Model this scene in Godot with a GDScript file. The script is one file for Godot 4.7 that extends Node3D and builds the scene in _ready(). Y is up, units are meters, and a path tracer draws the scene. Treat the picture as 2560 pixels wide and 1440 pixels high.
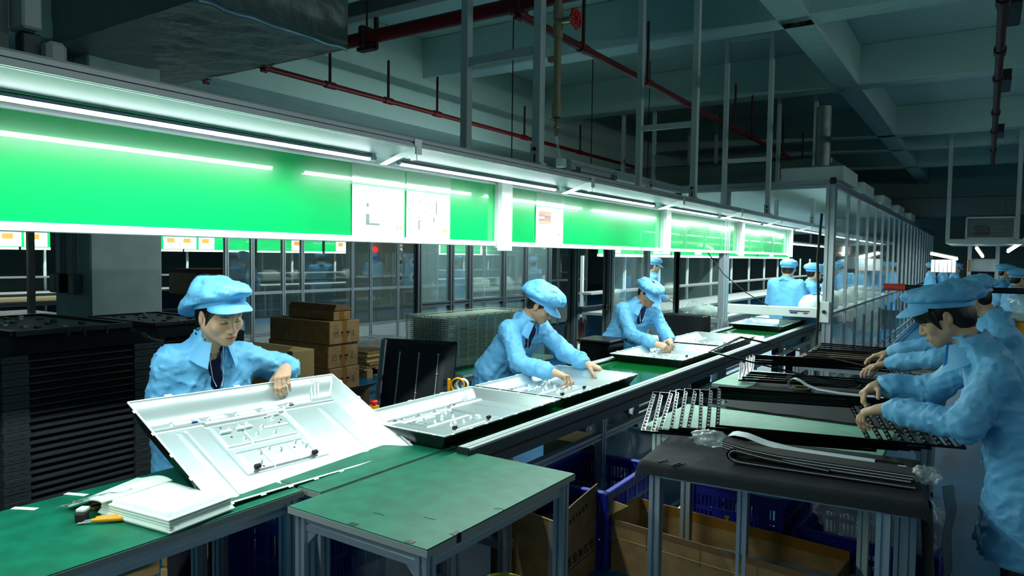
extends Node3D
# A television assembly line seen from a standing eye: the belt runs along -z, x to the right, y up, metres.

var M := {}
var used := {}
var rng := RandomNumberGenerator.new()

class MB:
	var p := PackedVector3Array()
	var n := PackedVector3Array()
	var t := PackedVector2Array()
	var c := PackedColorArray()
	var tint := Color(1, 1, 1)
	func tri(a: Vector3, b: Vector3, d: Vector3, na: Vector3, nb: Vector3, nd: Vector3, ua := Vector2(), ub := Vector2(), ud := Vector2()) -> void:
		if (b - a).cross(d - a).dot(na + nb + nd) > 0.0:
			p.append(a); p.append(d); p.append(b)
			n.append(na); n.append(nd); n.append(nb)
			t.append(ua); t.append(ud); t.append(ub)
		else:
			p.append(a); p.append(b); p.append(d)
			n.append(na); n.append(nb); n.append(nd)
			t.append(ua); t.append(ub); t.append(ud)
		c.append(tint); c.append(tint); c.append(tint)
	func quad(a: Vector3, b: Vector3, d: Vector3, e: Vector3, out := Vector3()) -> void:
		var m := (b - a).cross(e - a)
		if m.length_squared() < 1e-14:
			m = (d - b).cross(e - b)
		m = m.normalized()
		if out != Vector3() and m.dot(out) < 0.0:
			m = -m
		tri(a, b, d, m, m, m, Vector2(0, 1), Vector2(1, 1), Vector2(1, 0))
		tri(a, d, e, m, m, m, Vector2(0, 1), Vector2(1, 0), Vector2(0, 0))
	func to_mesh() -> ArrayMesh:
		var a := []
		a.resize(Mesh.ARRAY_MAX)
		a[Mesh.ARRAY_VERTEX] = p
		a[Mesh.ARRAY_NORMAL] = n
		a[Mesh.ARRAY_TEX_UV] = t
		a[Mesh.ARRAY_COLOR] = c
		var m := ArrayMesh.new()
		m.add_surface_from_arrays(Mesh.PRIMITIVE_TRIANGLES, a)
		return m
	# box by its centre and full size, edges chamfered by w
	func box(o: Vector3, s: Vector3, w := 0.0, b := Basis()) -> MB:
		var h := s * 0.5
		w = minf(w, minf(h.x, minf(h.y, h.z)) * 0.9)
		var k := h - Vector3(w, w, w)
		for ax in 3:
			var u := (ax + 1) % 3
			var v := (ax + 2) % 3
			for sg in [-1.0, 1.0]:
				var q := []
				for e in [[-1, -1], [1, -1], [1, 1], [-1, 1]]:
					var r := Vector3()
					r[ax] = sg * h[ax]
					r[u] = e[0] * k[u]
					r[v] = e[1] * k[v]
					q.append(o + b * r)
				var no := Vector3()
				no[ax] = sg
				quad(q[0], q[1], q[2], q[3], b * no)
			if w > 0.0:
				for su in [-1.0, 1.0]:
					for sv in [-1.0, 1.0]:
						var q2 := []
						for e in [[-1, 0], [1, 0], [1, 1], [-1, 1]]:
							var r := Vector3()
							r[ax] = e[0] * k[ax]
							r[u] = su * (h[u] if e[1] == 0 else k[u])
							r[v] = sv * (k[v] if e[1] == 0 else h[v])
							q2.append(o + b * r)
						var no := Vector3()
						no[u] = su
						no[v] = sv
						quad(q2[0], q2[1], q2[2], q2[3], b * no)
		if w > 0.0:
			for sx in [-1.0, 1.0]:
				for sy in [-1.0, 1.0]:
					for sz in [-1.0, 1.0]:
						var no := (b * Vector3(sx, sy, sz)).normalized()
						tri(o + b * Vector3(sx * h.x, sy * k.y, sz * k.z), o + b * Vector3(sx * k.x, sy * h.y, sz * k.z), o + b * Vector3(sx * k.x, sy * k.y, sz * h.z), no, no, no)
		return self
	# box by two corners
	func bb(a: Vector3, d: Vector3, w := 0.0) -> MB:
		return box((a + d) * 0.5, (d - a).abs(), w)
	# a straight bar of square section between two points
	func bar(a: Vector3, d: Vector3, w: float, h := -1.0, up := Vector3.UP, ch := 0.0) -> MB:
		var z := (d - a).normalized()
		if absf(z.dot(up)) > 0.99:
			up = Vector3.RIGHT
		var x := up.cross(z).normalized()
		var y := z.cross(x)
		return box((a + d) * 0.5, Vector3(w, w if h < 0.0 else h, a.distance_to(d)), ch, Basis(x, y, z))
	# a polygon (x, y), counter-clockwise or not, pushed along z by len, laid by the transform
	func prism(poly: PackedVector2Array, len: float, tr := Transform3D(), smooth := false) -> MB:
		var k := poly.size()
		var area := 0.0
		for i in k:
			area += poly[i].cross(poly[(i + 1) % k])
		var sg := 1.0 if area > 0.0 else -1.0
		var nn := []
		for i in k:
			var e := poly[(i + 1) % k] - poly[i]
			nn.append(Vector2(e.y, -e.x).normalized() * sg)
		for i in k:
			var j := (i + 1) % k
			var a := tr * Vector3(poly[i].x, poly[i].y, 0)
			var b := tr * Vector3(poly[j].x, poly[j].y, 0)
			var d := tr * Vector3(poly[j].x, poly[j].y, len)
			var e := tr * Vector3(poly[i].x, poly[i].y, len)
			var n0: Vector2 = nn[i]
			var n1: Vector2 = nn[i]
			if smooth:
				n0 = (nn[i] + nn[(i + k - 1) % k]).normalized()
				n1 = (nn[i] + nn[j]).normalized()
			var m0 := (tr.basis * Vector3(n0.x, n0.y, 0)).normalized()
			var m1 := (tr.basis * Vector3(n1.x, n1.y, 0)).normalized()
			tri(a, b, d, m0, m1, m1)
			tri(a, d, e, m0, m1, m0)
		var ix := Geometry2D.triangulate_polygon(poly)
		var zn := (tr.basis * Vector3(0, 0, 1)).normalized() * signf(len)
		for i in range(0, ix.size(), 3):
			for e in [[0.0, -1.0], [len, 1.0]]:
				var q := []
				for j in 3:
					q.append(tr * Vector3(poly[ix[i + j]].x, poly[ix[i + j]].y, e[0]))
				tri(q[0], q[1], q[2], zn * e[1], zn * e[1], zn * e[1])
		return self
	# aluminium T-slot profile from a to d, w wide and h high
	func alu(a: Vector3, d: Vector3, w := 0.03, h := -1.0, up := Vector3.UP) -> MB:
		if h < 0.0:
			h = w
		var z := (d - a).normalized()
		if absf(z.dot(up)) > 0.99:
			up = Vector3.RIGHT
		var x := up.cross(z).normalized()
		var y := z.cross(x)
		var s := minf(w, h)
		var g := s * 0.14
		var q := s * 0.24
		var X := w * 0.5
		var Y := h * 0.5
		var poly := PackedVector2Array([Vector2(-X, -Y), Vector2(-g, -Y), Vector2(-g, -Y + q), Vector2(g, -Y + q), Vector2(g, -Y), Vector2(X, -Y), Vector2(X, -g), Vector2(X - q, -g), Vector2(X - q, g), Vector2(X, g), Vector2(X, Y), Vector2(g, Y), Vector2(g, Y - q), Vector2(-g, Y - q), Vector2(-g, Y), Vector2(-X, Y), Vector2(-X, g), Vector2(-X + q, g), Vector2(-X + q, -g), Vector2(-X, -g)])
		return prism(poly, a.distance_to(d), Transform3D(Basis(x, y, z), a))
	# a round tube through points; radii may be one number or one per point
	func tube(pts: Array, r, seg := 8, caps := true) -> MB:
		var rows := []
		var prev := Vector3()
		for i in pts.size():
			var z: Vector3 = (pts[mini(i + 1, pts.size() - 1)] - pts[maxi(i - 1, 0)]).normalized()
			var x := prev - z * prev.dot(z)
			if i == 0 or x.length() < 0.01:
				x = z.cross(Vector3.UP if absf(z.y) < 0.9 else Vector3.RIGHT)
			x = x.normalized()
			prev = x
			var y := z.cross(x)
			var rr: float = r[i] if r is Array else r
			var row := []
			for k in seg:
				var an := TAU * k / seg
				row.append(pts[i] + (x * cos(an) + y * sin(an)) * rr)
			rows.append(row)
		patch(rows, true)
		if caps:
			for e in [0, pts.size() - 1]:
				var cn: Vector3 = (pts[0] - pts[1]).normalized() if e == 0 else (pts[-1] - pts[-2]).normalized()
				for k in seg:
					tri(pts[e], rows[e][k], rows[e][(k + 1) % seg], cn, cn, cn)
		return self
	func cyl(a: Vector3, d: Vector3, r: float, seg := 12) -> MB:
		return tube([a, d], r, seg)
	# turned profile: points (radius, height) about the transform's y axis
	func lathe(prof: Array, seg := 24, tr := Transform3D()) -> MB:
		var rows := []
		for q in prof:
			var row := []
			for k in seg:
				var an := TAU * k / seg
				row.append(tr * Vector3(q.x * cos(an), q.y, q.x * sin(an)))
			rows.append(row)
		patch(rows, true)
		return self
	# rows of points as a smooth sheet; normals from neighbours
	func patch(rows: Array, closed := false, wrap_rows := false, flip := false) -> MB:
		var a := rows.size()
		var b: int = rows[0].size()
		var nn := []
		for i in a:
			var nr := PackedVector3Array()
			var ra: Array = rows[(i + 1) % a if wrap_rows else mini(i + 1, a - 1)]
			var rb: Array = rows[(i - 1 + a) % a if wrap_rows else maxi(i - 1, 0)]
			for j in b:
				var j1 := (j + 1) % b if closed else mini(j + 1, b - 1)
				var j0 := (j - 1 + b) % b if closed else maxi(j - 1, 0)
				var m: Vector3 = (ra[j] - rb[j]).cross(rows[i][j1] - rows[i][j0])
				if m.length_squared() < 1e-16:
					m = (ra[j1] - rb[j0]).cross(ra[j0] - rb[j1])
				m = m.normalized()
				nr.append(-m if flip else m)
			nn.append(nr)
		for i in (a if wrap_rows else a - 1):
			var i1 := (i + 1) % a
			for j in (b if closed else b - 1):
				var j1 := (j + 1) % b
				var u0 := Vector2(float(j) / maxi(b - 1, 1), float(i) / maxi(a - 1, 1))
				var u1 := Vector2(float(j + 1) / maxi(b - 1, 1), float(i) / maxi(a - 1, 1))
				var u2 := Vector2(float(j + 1) / maxi(b - 1, 1), float(i + 1) / maxi(a - 1, 1))
				var u3 := Vector2(float(j) / maxi(b - 1, 1), float(i + 1) / maxi(a - 1, 1))
				tri(rows[i][j], rows[i][j1], rows[i1][j1], nn[i][j], nn[i][j1], nn[i1][j1], u0, u1, u2)
				tri(rows[i][j], rows[i1][j1], rows[i1][j], nn[i][j], nn[i1][j1], nn[i1][j], u0, u2, u3)
		return self
	# a sheet with thickness: rows of points and how far the back lies
	func sheet(rows: Array, th: Vector3) -> MB:
		var back := []
		for r in rows:
			var q := []
			for v in r:
				q.append(v + th)
			back.append(q)
		patch(rows)
		patch(back)
		var a := rows.size() - 1
		var b: int = rows[0].size() - 1
		for i in a:
			quad(rows[i][0], rows[i + 1][0], back[i + 1][0], back[i][0])
			quad(rows[i][b], rows[i + 1][b], back[i + 1][b], back[i][b])
		for j in b:
			quad(rows[0][j], rows[0][j + 1], back[0][j + 1], back[0][j])
			quad(rows[a][j], rows[a][j + 1], back[a][j + 1], back[a][j])
		return self
	func ball(o: Vector3, r: Vector3, b := Basis(), seg := 14, rings := 9) -> MB:
		var rows := []
		for i in rings + 1:
			var th := PI * i / rings
			var row := []
			for k in seg:
				var an := TAU * k / seg
				row.append(o + b * Vector3(r.x * sin(th) * cos(an), r.y * cos(th), r.z * sin(th) * sin(an)))
			rows.append(row)
		return patch(rows, true)

func nth(k: int) -> String:
	var one := ["first", "second", "third", "fourth", "fifth", "sixth", "seventh", "eighth", "ninth", "tenth", "eleventh", "twelfth", "thirteenth", "fourteenth", "fifteenth", "sixteenth", "seventeenth", "eighteenth", "nineteenth"]
	if k < 20:
		return one[k - 1]
	var tens: String = ["twent", "thirt", "fort"][k / 10 - 2]
	return tens + "ieth" if k % 10 == 0 else tens + "y-" + one[k % 10 - 1]

func V(x: float, y: float, z: float) -> Vector3:
	return Vector3(x, y, z)

func numbered(called: String) -> String:
	var k: int = used.get(called, 0)
	used[called] = k + 1
	return called if k == 0 else "%s_%03d" % [called, k]

func thing(called: String, label: String, category: String, at := Vector3(), group := "") -> Node3D:
	var o := Node3D.new()
	o.name = numbered(called)
	add_child(o)
	o.position = at
	tag(o, label, category, group)
	return o

func tag(o: Node, label: String, category: String, group := "") -> void:
	if label:
		o.set_meta("label", label)
	if category:
		o.set_meta("category", category)
	if group:
		o.set_meta("group", group)

# a part whose shape was laid out in the room's own metres
func part(parent: Node3D, called: String, mb: MB, material: String, label := "") -> MeshInstance3D:
	var o := MeshInstance3D.new()
	o.name = called
	o.mesh = mb.to_mesh()
	o.material_override = M[material]
	parent.add_child(o, true)
	var at := Transform3D()
	var q: Node = parent
	while q != self:
		at = q.transform * at
		q = q.get_parent()
	o.transform = at.affine_inverse()
	if label:
		o.set_meta("label", label)
	return o

# a part laid out in its parent's metres
func lpart(parent: Node3D, called: String, mb: MB, material: String, label := "") -> MeshInstance3D:
	var o := MeshInstance3D.new()
	o.name = called
	o.mesh = mb.to_mesh()
	o.material_override = M[material]
	parent.add_child(o, true)
	if label:
		o.set_meta("label", label)
	return o

func mpart(parent: Node3D, called: String, mesh: Mesh, material: String, tr := Transform3D()) -> MeshInstance3D:
	var o := MeshInstance3D.new()
	o.name = called
	o.mesh = mesh
	o.material_override = M[material]
	parent.add_child(o, true)
	o.transform = tr
	return o

func solo(called: String, mb: MB, material: String, label: String, category: String, group := "") -> MeshInstance3D:
	var o := MeshInstance3D.new()
	o.name = numbered(called)
	o.mesh = mb.to_mesh()
	o.material_override = M[material]
	add_child(o)
	tag(o, label, category, group)
	return o

func struct(called: String, mb: MB, material: String) -> MeshInstance3D:
	var o := MeshInstance3D.new()
	o.name = called
	o.mesh = mb.to_mesh()
	o.material_override = M[material]
	add_child(o, true)
	o.set_meta("kind", "structure")
	return o

func copy(o: Node3D, label: String, at: Transform3D) -> Node3D:
	var c: Node3D = o.duplicate()
	var base: String = o.name
	var rx := RegEx.create_from_string("_[0-9]{3}$")
	c.name = numbered(rx.sub(base, ""))
	add_child(c)
	c.transform = at
	if label:
		c.set_meta("label", label)
	return c

func mat(called: String, color: Color, rough := 0.6, metal := 0.0) -> StandardMaterial3D:
	var m := StandardMaterial3D.new()
	m.resource_name = called
	m.albedo_color = color
	m.roughness = rough
	m.metallic = metal
	M[called] = m
	return m

func noise_tex(size: int, freq: float, seed_: int, oct := 4, normal := false, bump := 4.0, type := FastNoiseLite.TYPE_SIMPLEX_SMOOTH, ramp: Gradient = null) -> NoiseTexture2D:
	var f := FastNoiseLite.new()
	f.noise_type = type
	f.seed = seed_
	f.frequency = freq
	f.fractal_octaves = oct
	var x := NoiseTexture2D.new()
	x.width = size
	x.height = size
	x.seamless = true
	x.noise = f
	x.as_normal_map = normal
	x.bump_strength = bump
	if ramp:
		x.color_ramp = ramp
	return x

func two(a: Color, b: Color) -> Gradient:
	var g := Gradient.new()
	g.set_color(0, a)
	g.set_color(1, b)
	return g

func triplanar(m: StandardMaterial3D, s: float, world := true) -> void:
	m.uv1_triplanar = true
	m.uv1_world_triplanar = world
	m.uv1_scale = Vector3(s, s, s)

func mottled(m: StandardMaterial3D, s: float, lo: float, seed_: int, freq := 0.02, world := true) -> void:
	m.albedo_texture = noise_tex(256, freq, seed_, 4, false, 4.0, FastNoiseLite.TYPE_SIMPLEX_SMOOTH, two(Color(lo, lo, lo), Color(1, 1, 1)))
	triplanar(m, s, world)

func rough_normal(m: StandardMaterial3D, s: float, strength: float, freq: float, seed_: int, world := true) -> void:
	m.normal_enabled = true
	m.normal_texture = noise_tex(256, freq, seed_, 4, true, 6.0)
	m.normal_scale = strength
	triplanar(m, s, world)

func _ready() -> void:
	rng.seed = 7
	setup_view()
	materials()
	room()
	overhead()
	production_line()
	desks()
	right_tables()
	left_stock()
	under_tables()
	background()
	people()

func setup_view() -> void:
	var cam := Camera3D.new()
	cam.name = "camera"
	add_child(cam)
	cam.position = V(0, 1.6, 0)
	cam.rotation = Vector3(deg_to_rad(-2.69), deg_to_rad(33.69), deg_to_rad(0.81))
	cam.fov = 44.2
	cam.near = 0.05
	cam.far = 120.0
	cam.current = true
	var w := WorldEnvironment.new()
	w.name = "world"
	var e := Environment.new()
	e.background_mode = Environment.BG_COLOR
	e.background_color = Color(0.0, 0.0, 0.0)
	e.tonemap_mode = Environment.TONE_MAPPER_LINEAR
	e.tonemap_exposure = 1.0
	e.sdfgi_enabled = true
	e.ssao_enabled = true
	e.ssil_enabled = true
	w.environment = e
	add_child(w)

const UNSEEN_AISLE := 3.2
const FILL := 2.0
const LAMP := Color(0.93, 1.0, 0.985)
const TUBE_POWER := 0.62

# one strip light facing down, as long as its tube
func strip(parent: Node3D, o: Vector3, length: float, width: float, power: float, turn := 0.0, tilt := 0.0) -> void:
	var l := AreaLight3D.new()
	l.name = "strip_light"
	l.area_size = Vector2(width, length)
	l.light_color = LAMP
	l.light_energy = power
	l.area_normalize_energy = true
	l.area_range = 40.0
	l.area_attenuation = 2.0
	l.shadow_enabled = true
	parent.add_child(l, true)
	var b := Basis(Vector3.UP, turn) * Basis(Vector3.RIGHT, -PI / 2)
	l.transform = Transform3D(Basis(Vector3.BACK, -tilt) * b, o)
	l.global_position = o
func materials() -> void:
	mat("ceiling_paint", Color(0.66, 0.80, 0.78), 0.8)
	rough_normal(M["ceiling_paint"], 0.6, 0.25, 0.02, 3)
	mat("wall_paint", Color(0.60, 0.72, 0.72), 0.7)
	mat("pillar_paint", Color(0.70, 0.80, 0.79), 0.6)
	mottled(M["pillar_paint"], 0.7, 0.9, 11)
	var fl := mat("floor_epoxy", Color(0.05, 0.40, 0.58), 0.38)
	mottled(fl, 0.5, 0.82, 5)
	mat("yellow_tape", Color(0.85, 0.62, 0.2), 0.6)
	mat("red_pipe", Color(0.42, 0.03, 0.04), 0.45)
	mat("dark_red", Color(0.20, 0.05, 0.05), 0.6)
	mat("dark_steel", Color(0.16, 0.18, 0.19), 0.5, 0.5)
	mat("beige_pipe", Color(0.55, 0.52, 0.40), 0.5)
	mat("white_steel", Color(0.78, 0.84, 0.83), 0.45)
	mat("grey_steel", Color(0.42, 0.47, 0.48), 0.5)
	var al := mat("aluminium", Color(0.72, 0.76, 0.78), 0.42, 0.75)
	al.normal_enabled = false
	mat("bright_aluminium", Color(0.86, 0.9, 0.9), 0.35, 0.6)
	mat("dark_aluminium", Color(0.30, 0.34, 0.36), 0.5, 0.5)
	var foil := mat("foil", Color(0.50, 0.56, 0.55), 0.45, 0.7)
	rough_normal(foil, 1.6, 0.5, 0.012, 21)
	mat("foil_tape", Color(0.55, 0.68, 0.72), 0.25, 0.8)
	mat("hood_metal", Color(0.62, 0.67, 0.68), 0.42, 0.3)
	mat("white_enamel", Color(0.93, 0.96, 0.95), 0.35)
	var g := mat("green_board", Color(0.0, 0.66, 0.34), 0.25)
	g.clearcoat_enabled = true
	g.clearcoat = 1.0
	g.clearcoat_roughness = 0.015
	g.normal_enabled = true
	g.normal_texture = noise_tex(256, 0.004, 4, 2, true, 3.0)
	g.normal_scale = 0.06
	triplanar(g, 0.6)
	var g2 := mat("green_board_wavy", Color(0.0, 0.62, 0.32), 0.25)
	g2.clearcoat_enabled = true
	g2.clearcoat = 1.0
	g2.clearcoat_roughness = 0.02
	g2.normal_enabled = true
	g2.normal_texture = noise_tex(256, 0.006, 8, 2, true, 3.0)
	g2.normal_scale = 0.35
	triplanar(g2, 0.7)
	var tb := mat("lamp_tube", Color(1, 1, 1), 0.3)
	tb.emission_enabled = true
	tb.emission = Color(0.94, 1.0, 0.99)
	tb.emission_energy_multiplier = 26.0
	var tf := mat("lamp_tube_far", Color(1, 1, 1), 0.3)
	tf.emission_enabled = true
	tf.emission = Color(1.0, 1.0, 0.94)
	tf.emission_energy_multiplier = 5.0
	mat("clear_plastic", Color(0.9, 0.96, 0.95, 0.12), 0.08).transparency = BaseMaterial3D.TRANSPARENCY_ALPHA
	var bag := mat("plastic_bag", Color(0.85, 0.92, 0.92, 0.22), 0.12)
	bag.transparency = BaseMaterial3D.TRANSPARENCY_ALPHA
	var gl := mat("curtain_film", Color(0.75, 0.9, 0.88, 0.07), 0.05)
	gl.transparency = BaseMaterial3D.TRANSPARENCY_ALPHA
	var gl2 := mat("window_glass", Color(0.6, 0.75, 0.75, 0.10), 0.02)
	gl2.transparency = BaseMaterial3D.TRANSPARENCY_ALPHA
	mat("white_paper", Color(0.92, 0.95, 0.95), 0.7)
	mat("belt_green", Color(0.02, 0.40, 0.17), 0.13)
	var dk := mat("desk_green", Color(0.04, 0.47, 0.35), 0.42)
	mottled(dk, 1.1, 0.78, 31, 0.03)
	var lg := mat("desk_pale_green", Color(0.50, 0.76, 0.64), 0.5)
	mottled(lg, 1.1, 0.9, 32, 0.03)
	mat("desk_edge", Color(0.55, 0.57, 0.56), 0.45)
	mat("black_plastic", Color(0.07, 0.08, 0.085), 0.35)
	mat("dark_plastic", Color(0.16, 0.185, 0.19), 0.36)
	mat("gloss_black", Color(0.02, 0.022, 0.024), 0.18)
	mat("black_foam", Color(0.07, 0.07, 0.065), 0.85)
	var zn := mat("zinc_sheet", Color(0.78, 0.84, 0.84), 0.36, 0.75)
	zn.normal_enabled = true
	zn.normal_texture = noise_tex(256, 0.2, 14, 2, true, 2.0)
	zn.normal_scale = 0.12
	triplanar(zn, 4.0, false)
	mat("zinc_bright", Color(0.92, 0.96, 0.95), 0.4, 0.2)
	mat("blue_label", Color(0.06, 0.22, 0.42), 0.5)
	var mt := mat("mat_cloth", Color(0.075, 0.105, 0.13), 0.75)
	rough_normal(mt, 14.0, 0.7, 0.15, 41)
	var cb := mat("cardboard", Color(0.60, 0.47, 0.29), 0.8)
	mottled(cb, 1.3, 0.8, 51, 0.03)
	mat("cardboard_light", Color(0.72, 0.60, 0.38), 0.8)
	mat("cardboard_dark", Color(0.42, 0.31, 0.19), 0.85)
	mat("brown_tape", Color(0.50, 0.34, 0.10), 0.35)
	mat("crate_blue", Color(0.05, 0.10, 0.52), 0.4)
	mat("crate_lavender", Color(0.20, 0.26, 0.72), 0.4)
	mat("foam_white", Color(0.86, 0.93, 0.89), 0.75)
	mat("strip_silver", Color(0.80, 0.86, 0.88), 0.4)
	mat("strip_grey", Color(0.16, 0.15, 0.135), 0.75)
	mat("yellow_plastic", Color(0.90, 0.62, 0.05), 0.4)
	mat("red_plastic", Color(0.80, 0.06, 0.04), 0.35)
	mat("red_dim", Color(0.85, 0.30, 0.24), 0.45)
	mat("tin_gold", Color(0.66, 0.66, 0.22), 0.3, 0.6)
	mat("brass", Color(0.62, 0.58, 0.42), 0.3, 0.9)
	mat("wood", Color(0.62, 0.50, 0.32), 0.75)
	mat("ink_black", Color(0.05, 0.05, 0.06), 0.7)
	mat("ink_grey", Color(0.42, 0.45, 0.46), 0.7)
	mat("ink_red", Color(0.62, 0.05, 0.07), 0.7)
	mat("orange_card", Color(0.85, 0.48, 0.10), 0.5)
	mat("teal_cloth", Color(0.02, 0.10, 0.12), 0.85)

# shell of the hall
func room() -> void:
	struct("floor", MB.new().bb(V(-28, -0.2, -36), V(9, 0, 6)), "floor_epoxy")
	struct("ceiling", MB.new().bb(V(-28, 4.3, -36), V(9, 4.5, 6)), "ceiling_paint")
	struct("wall_left", MB.new().bb(V(-28, 0, -36), V(-27.7, 4.3, 6)), "wall_paint")
	struct("wall_right", MB.new().bb(V(8.7, 0, -36), V(9, 4.3, 6)), "wall_paint")
	struct("wall_back", MB.new().bb(V(-27.7, 0, -36), V(8.7, 4.3, -35.7)), "wall_paint")
	struct("wall_front", MB.new().bb(V(-27.7, 0, 5.7), V(8.7, 4.3, 6)), "wall_paint")
	var k := 0
	for z in [[-0.2, 0.12], [-3.4, -3.1], [-7.2, -6.9], [-10.25, -9.93], [-14.5, -14.2], [-16.35, -16.05], [-19.5, -19.2]]:
		k += 1
		struct("trim_%d" % k, MB.new().bb(V(-27.7, 3.8, z[0]), V(8.7, 4.3, z[1]), 0.01), "ceiling_paint")
	struct("trim_8", MB.new().bb(V(-27.7, 3.2, -24.2), V(8.7, 4.3, -23.5), 0.01), "ceiling_paint")
	struct("trim_9", MB.new().bb(V(-1.7, 3.8, -35.7), V(-1.41, 4.3, 5.7), 0.01), "ceiling_paint")
	struct("trim_10", MB.new().bb(V(-6.6, 3.2, -35.7), V(-6.0, 4.3, 5.7), 0.01), "ceiling_paint")
	struct("trim_11", MB.new().bb(V(3.4, 3.8, -35.7), V(3.7, 4.3, 5.7), 0.01), "ceiling_paint")
	var col := MB.new().bb(V(-6.6, 0, -3.47), V(-6.0, 3.2, -2.87), 0.012)
	struct("trim_12", col, "pillar_paint")
	var col2 := MB.new().bb(V(-6.6, 0, -14.5), V(-6.0, 3.2, -13.9), 0.012)
	struct("trim_13", col2, "pillar_paint")
	var line := MB.new().bb(V(-7.2, 0.001, -6.75), V(-4.6, 0.003, -6.67))
	tag(solo("floor_tape", line, "yellow_tape", "yellow marking tape stuck on the floor beside the carton stack", "floor tape"), "", "")
	# switch boxes and conduits on the shaded face of the pillar
	var sw := thing("switch_box", "grey electrical switch boxes with conduits on the shaded side of the pillar", "switch box", V(-6.3, 1.25, -2.87))
	for q in [[-6.49, 0.10], [-6.40, 0.07], [-6.17, 0.09]]:
		part(sw, "box", MB.new().box(V(q[0], 1.31, -2.83), V(q[1], 0.16, 0.07), 0.008), "grey_steel" if q[1] != 0.07 else "black_plastic")
	for x in [-6.44, -6.40, -6.22]:
		part(sw, "conduit", MB.new().cyl(V(x, 1.39, -2.85), V(x, 3.2, -2.85), 0.012, 8), "grey_steel")

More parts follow.
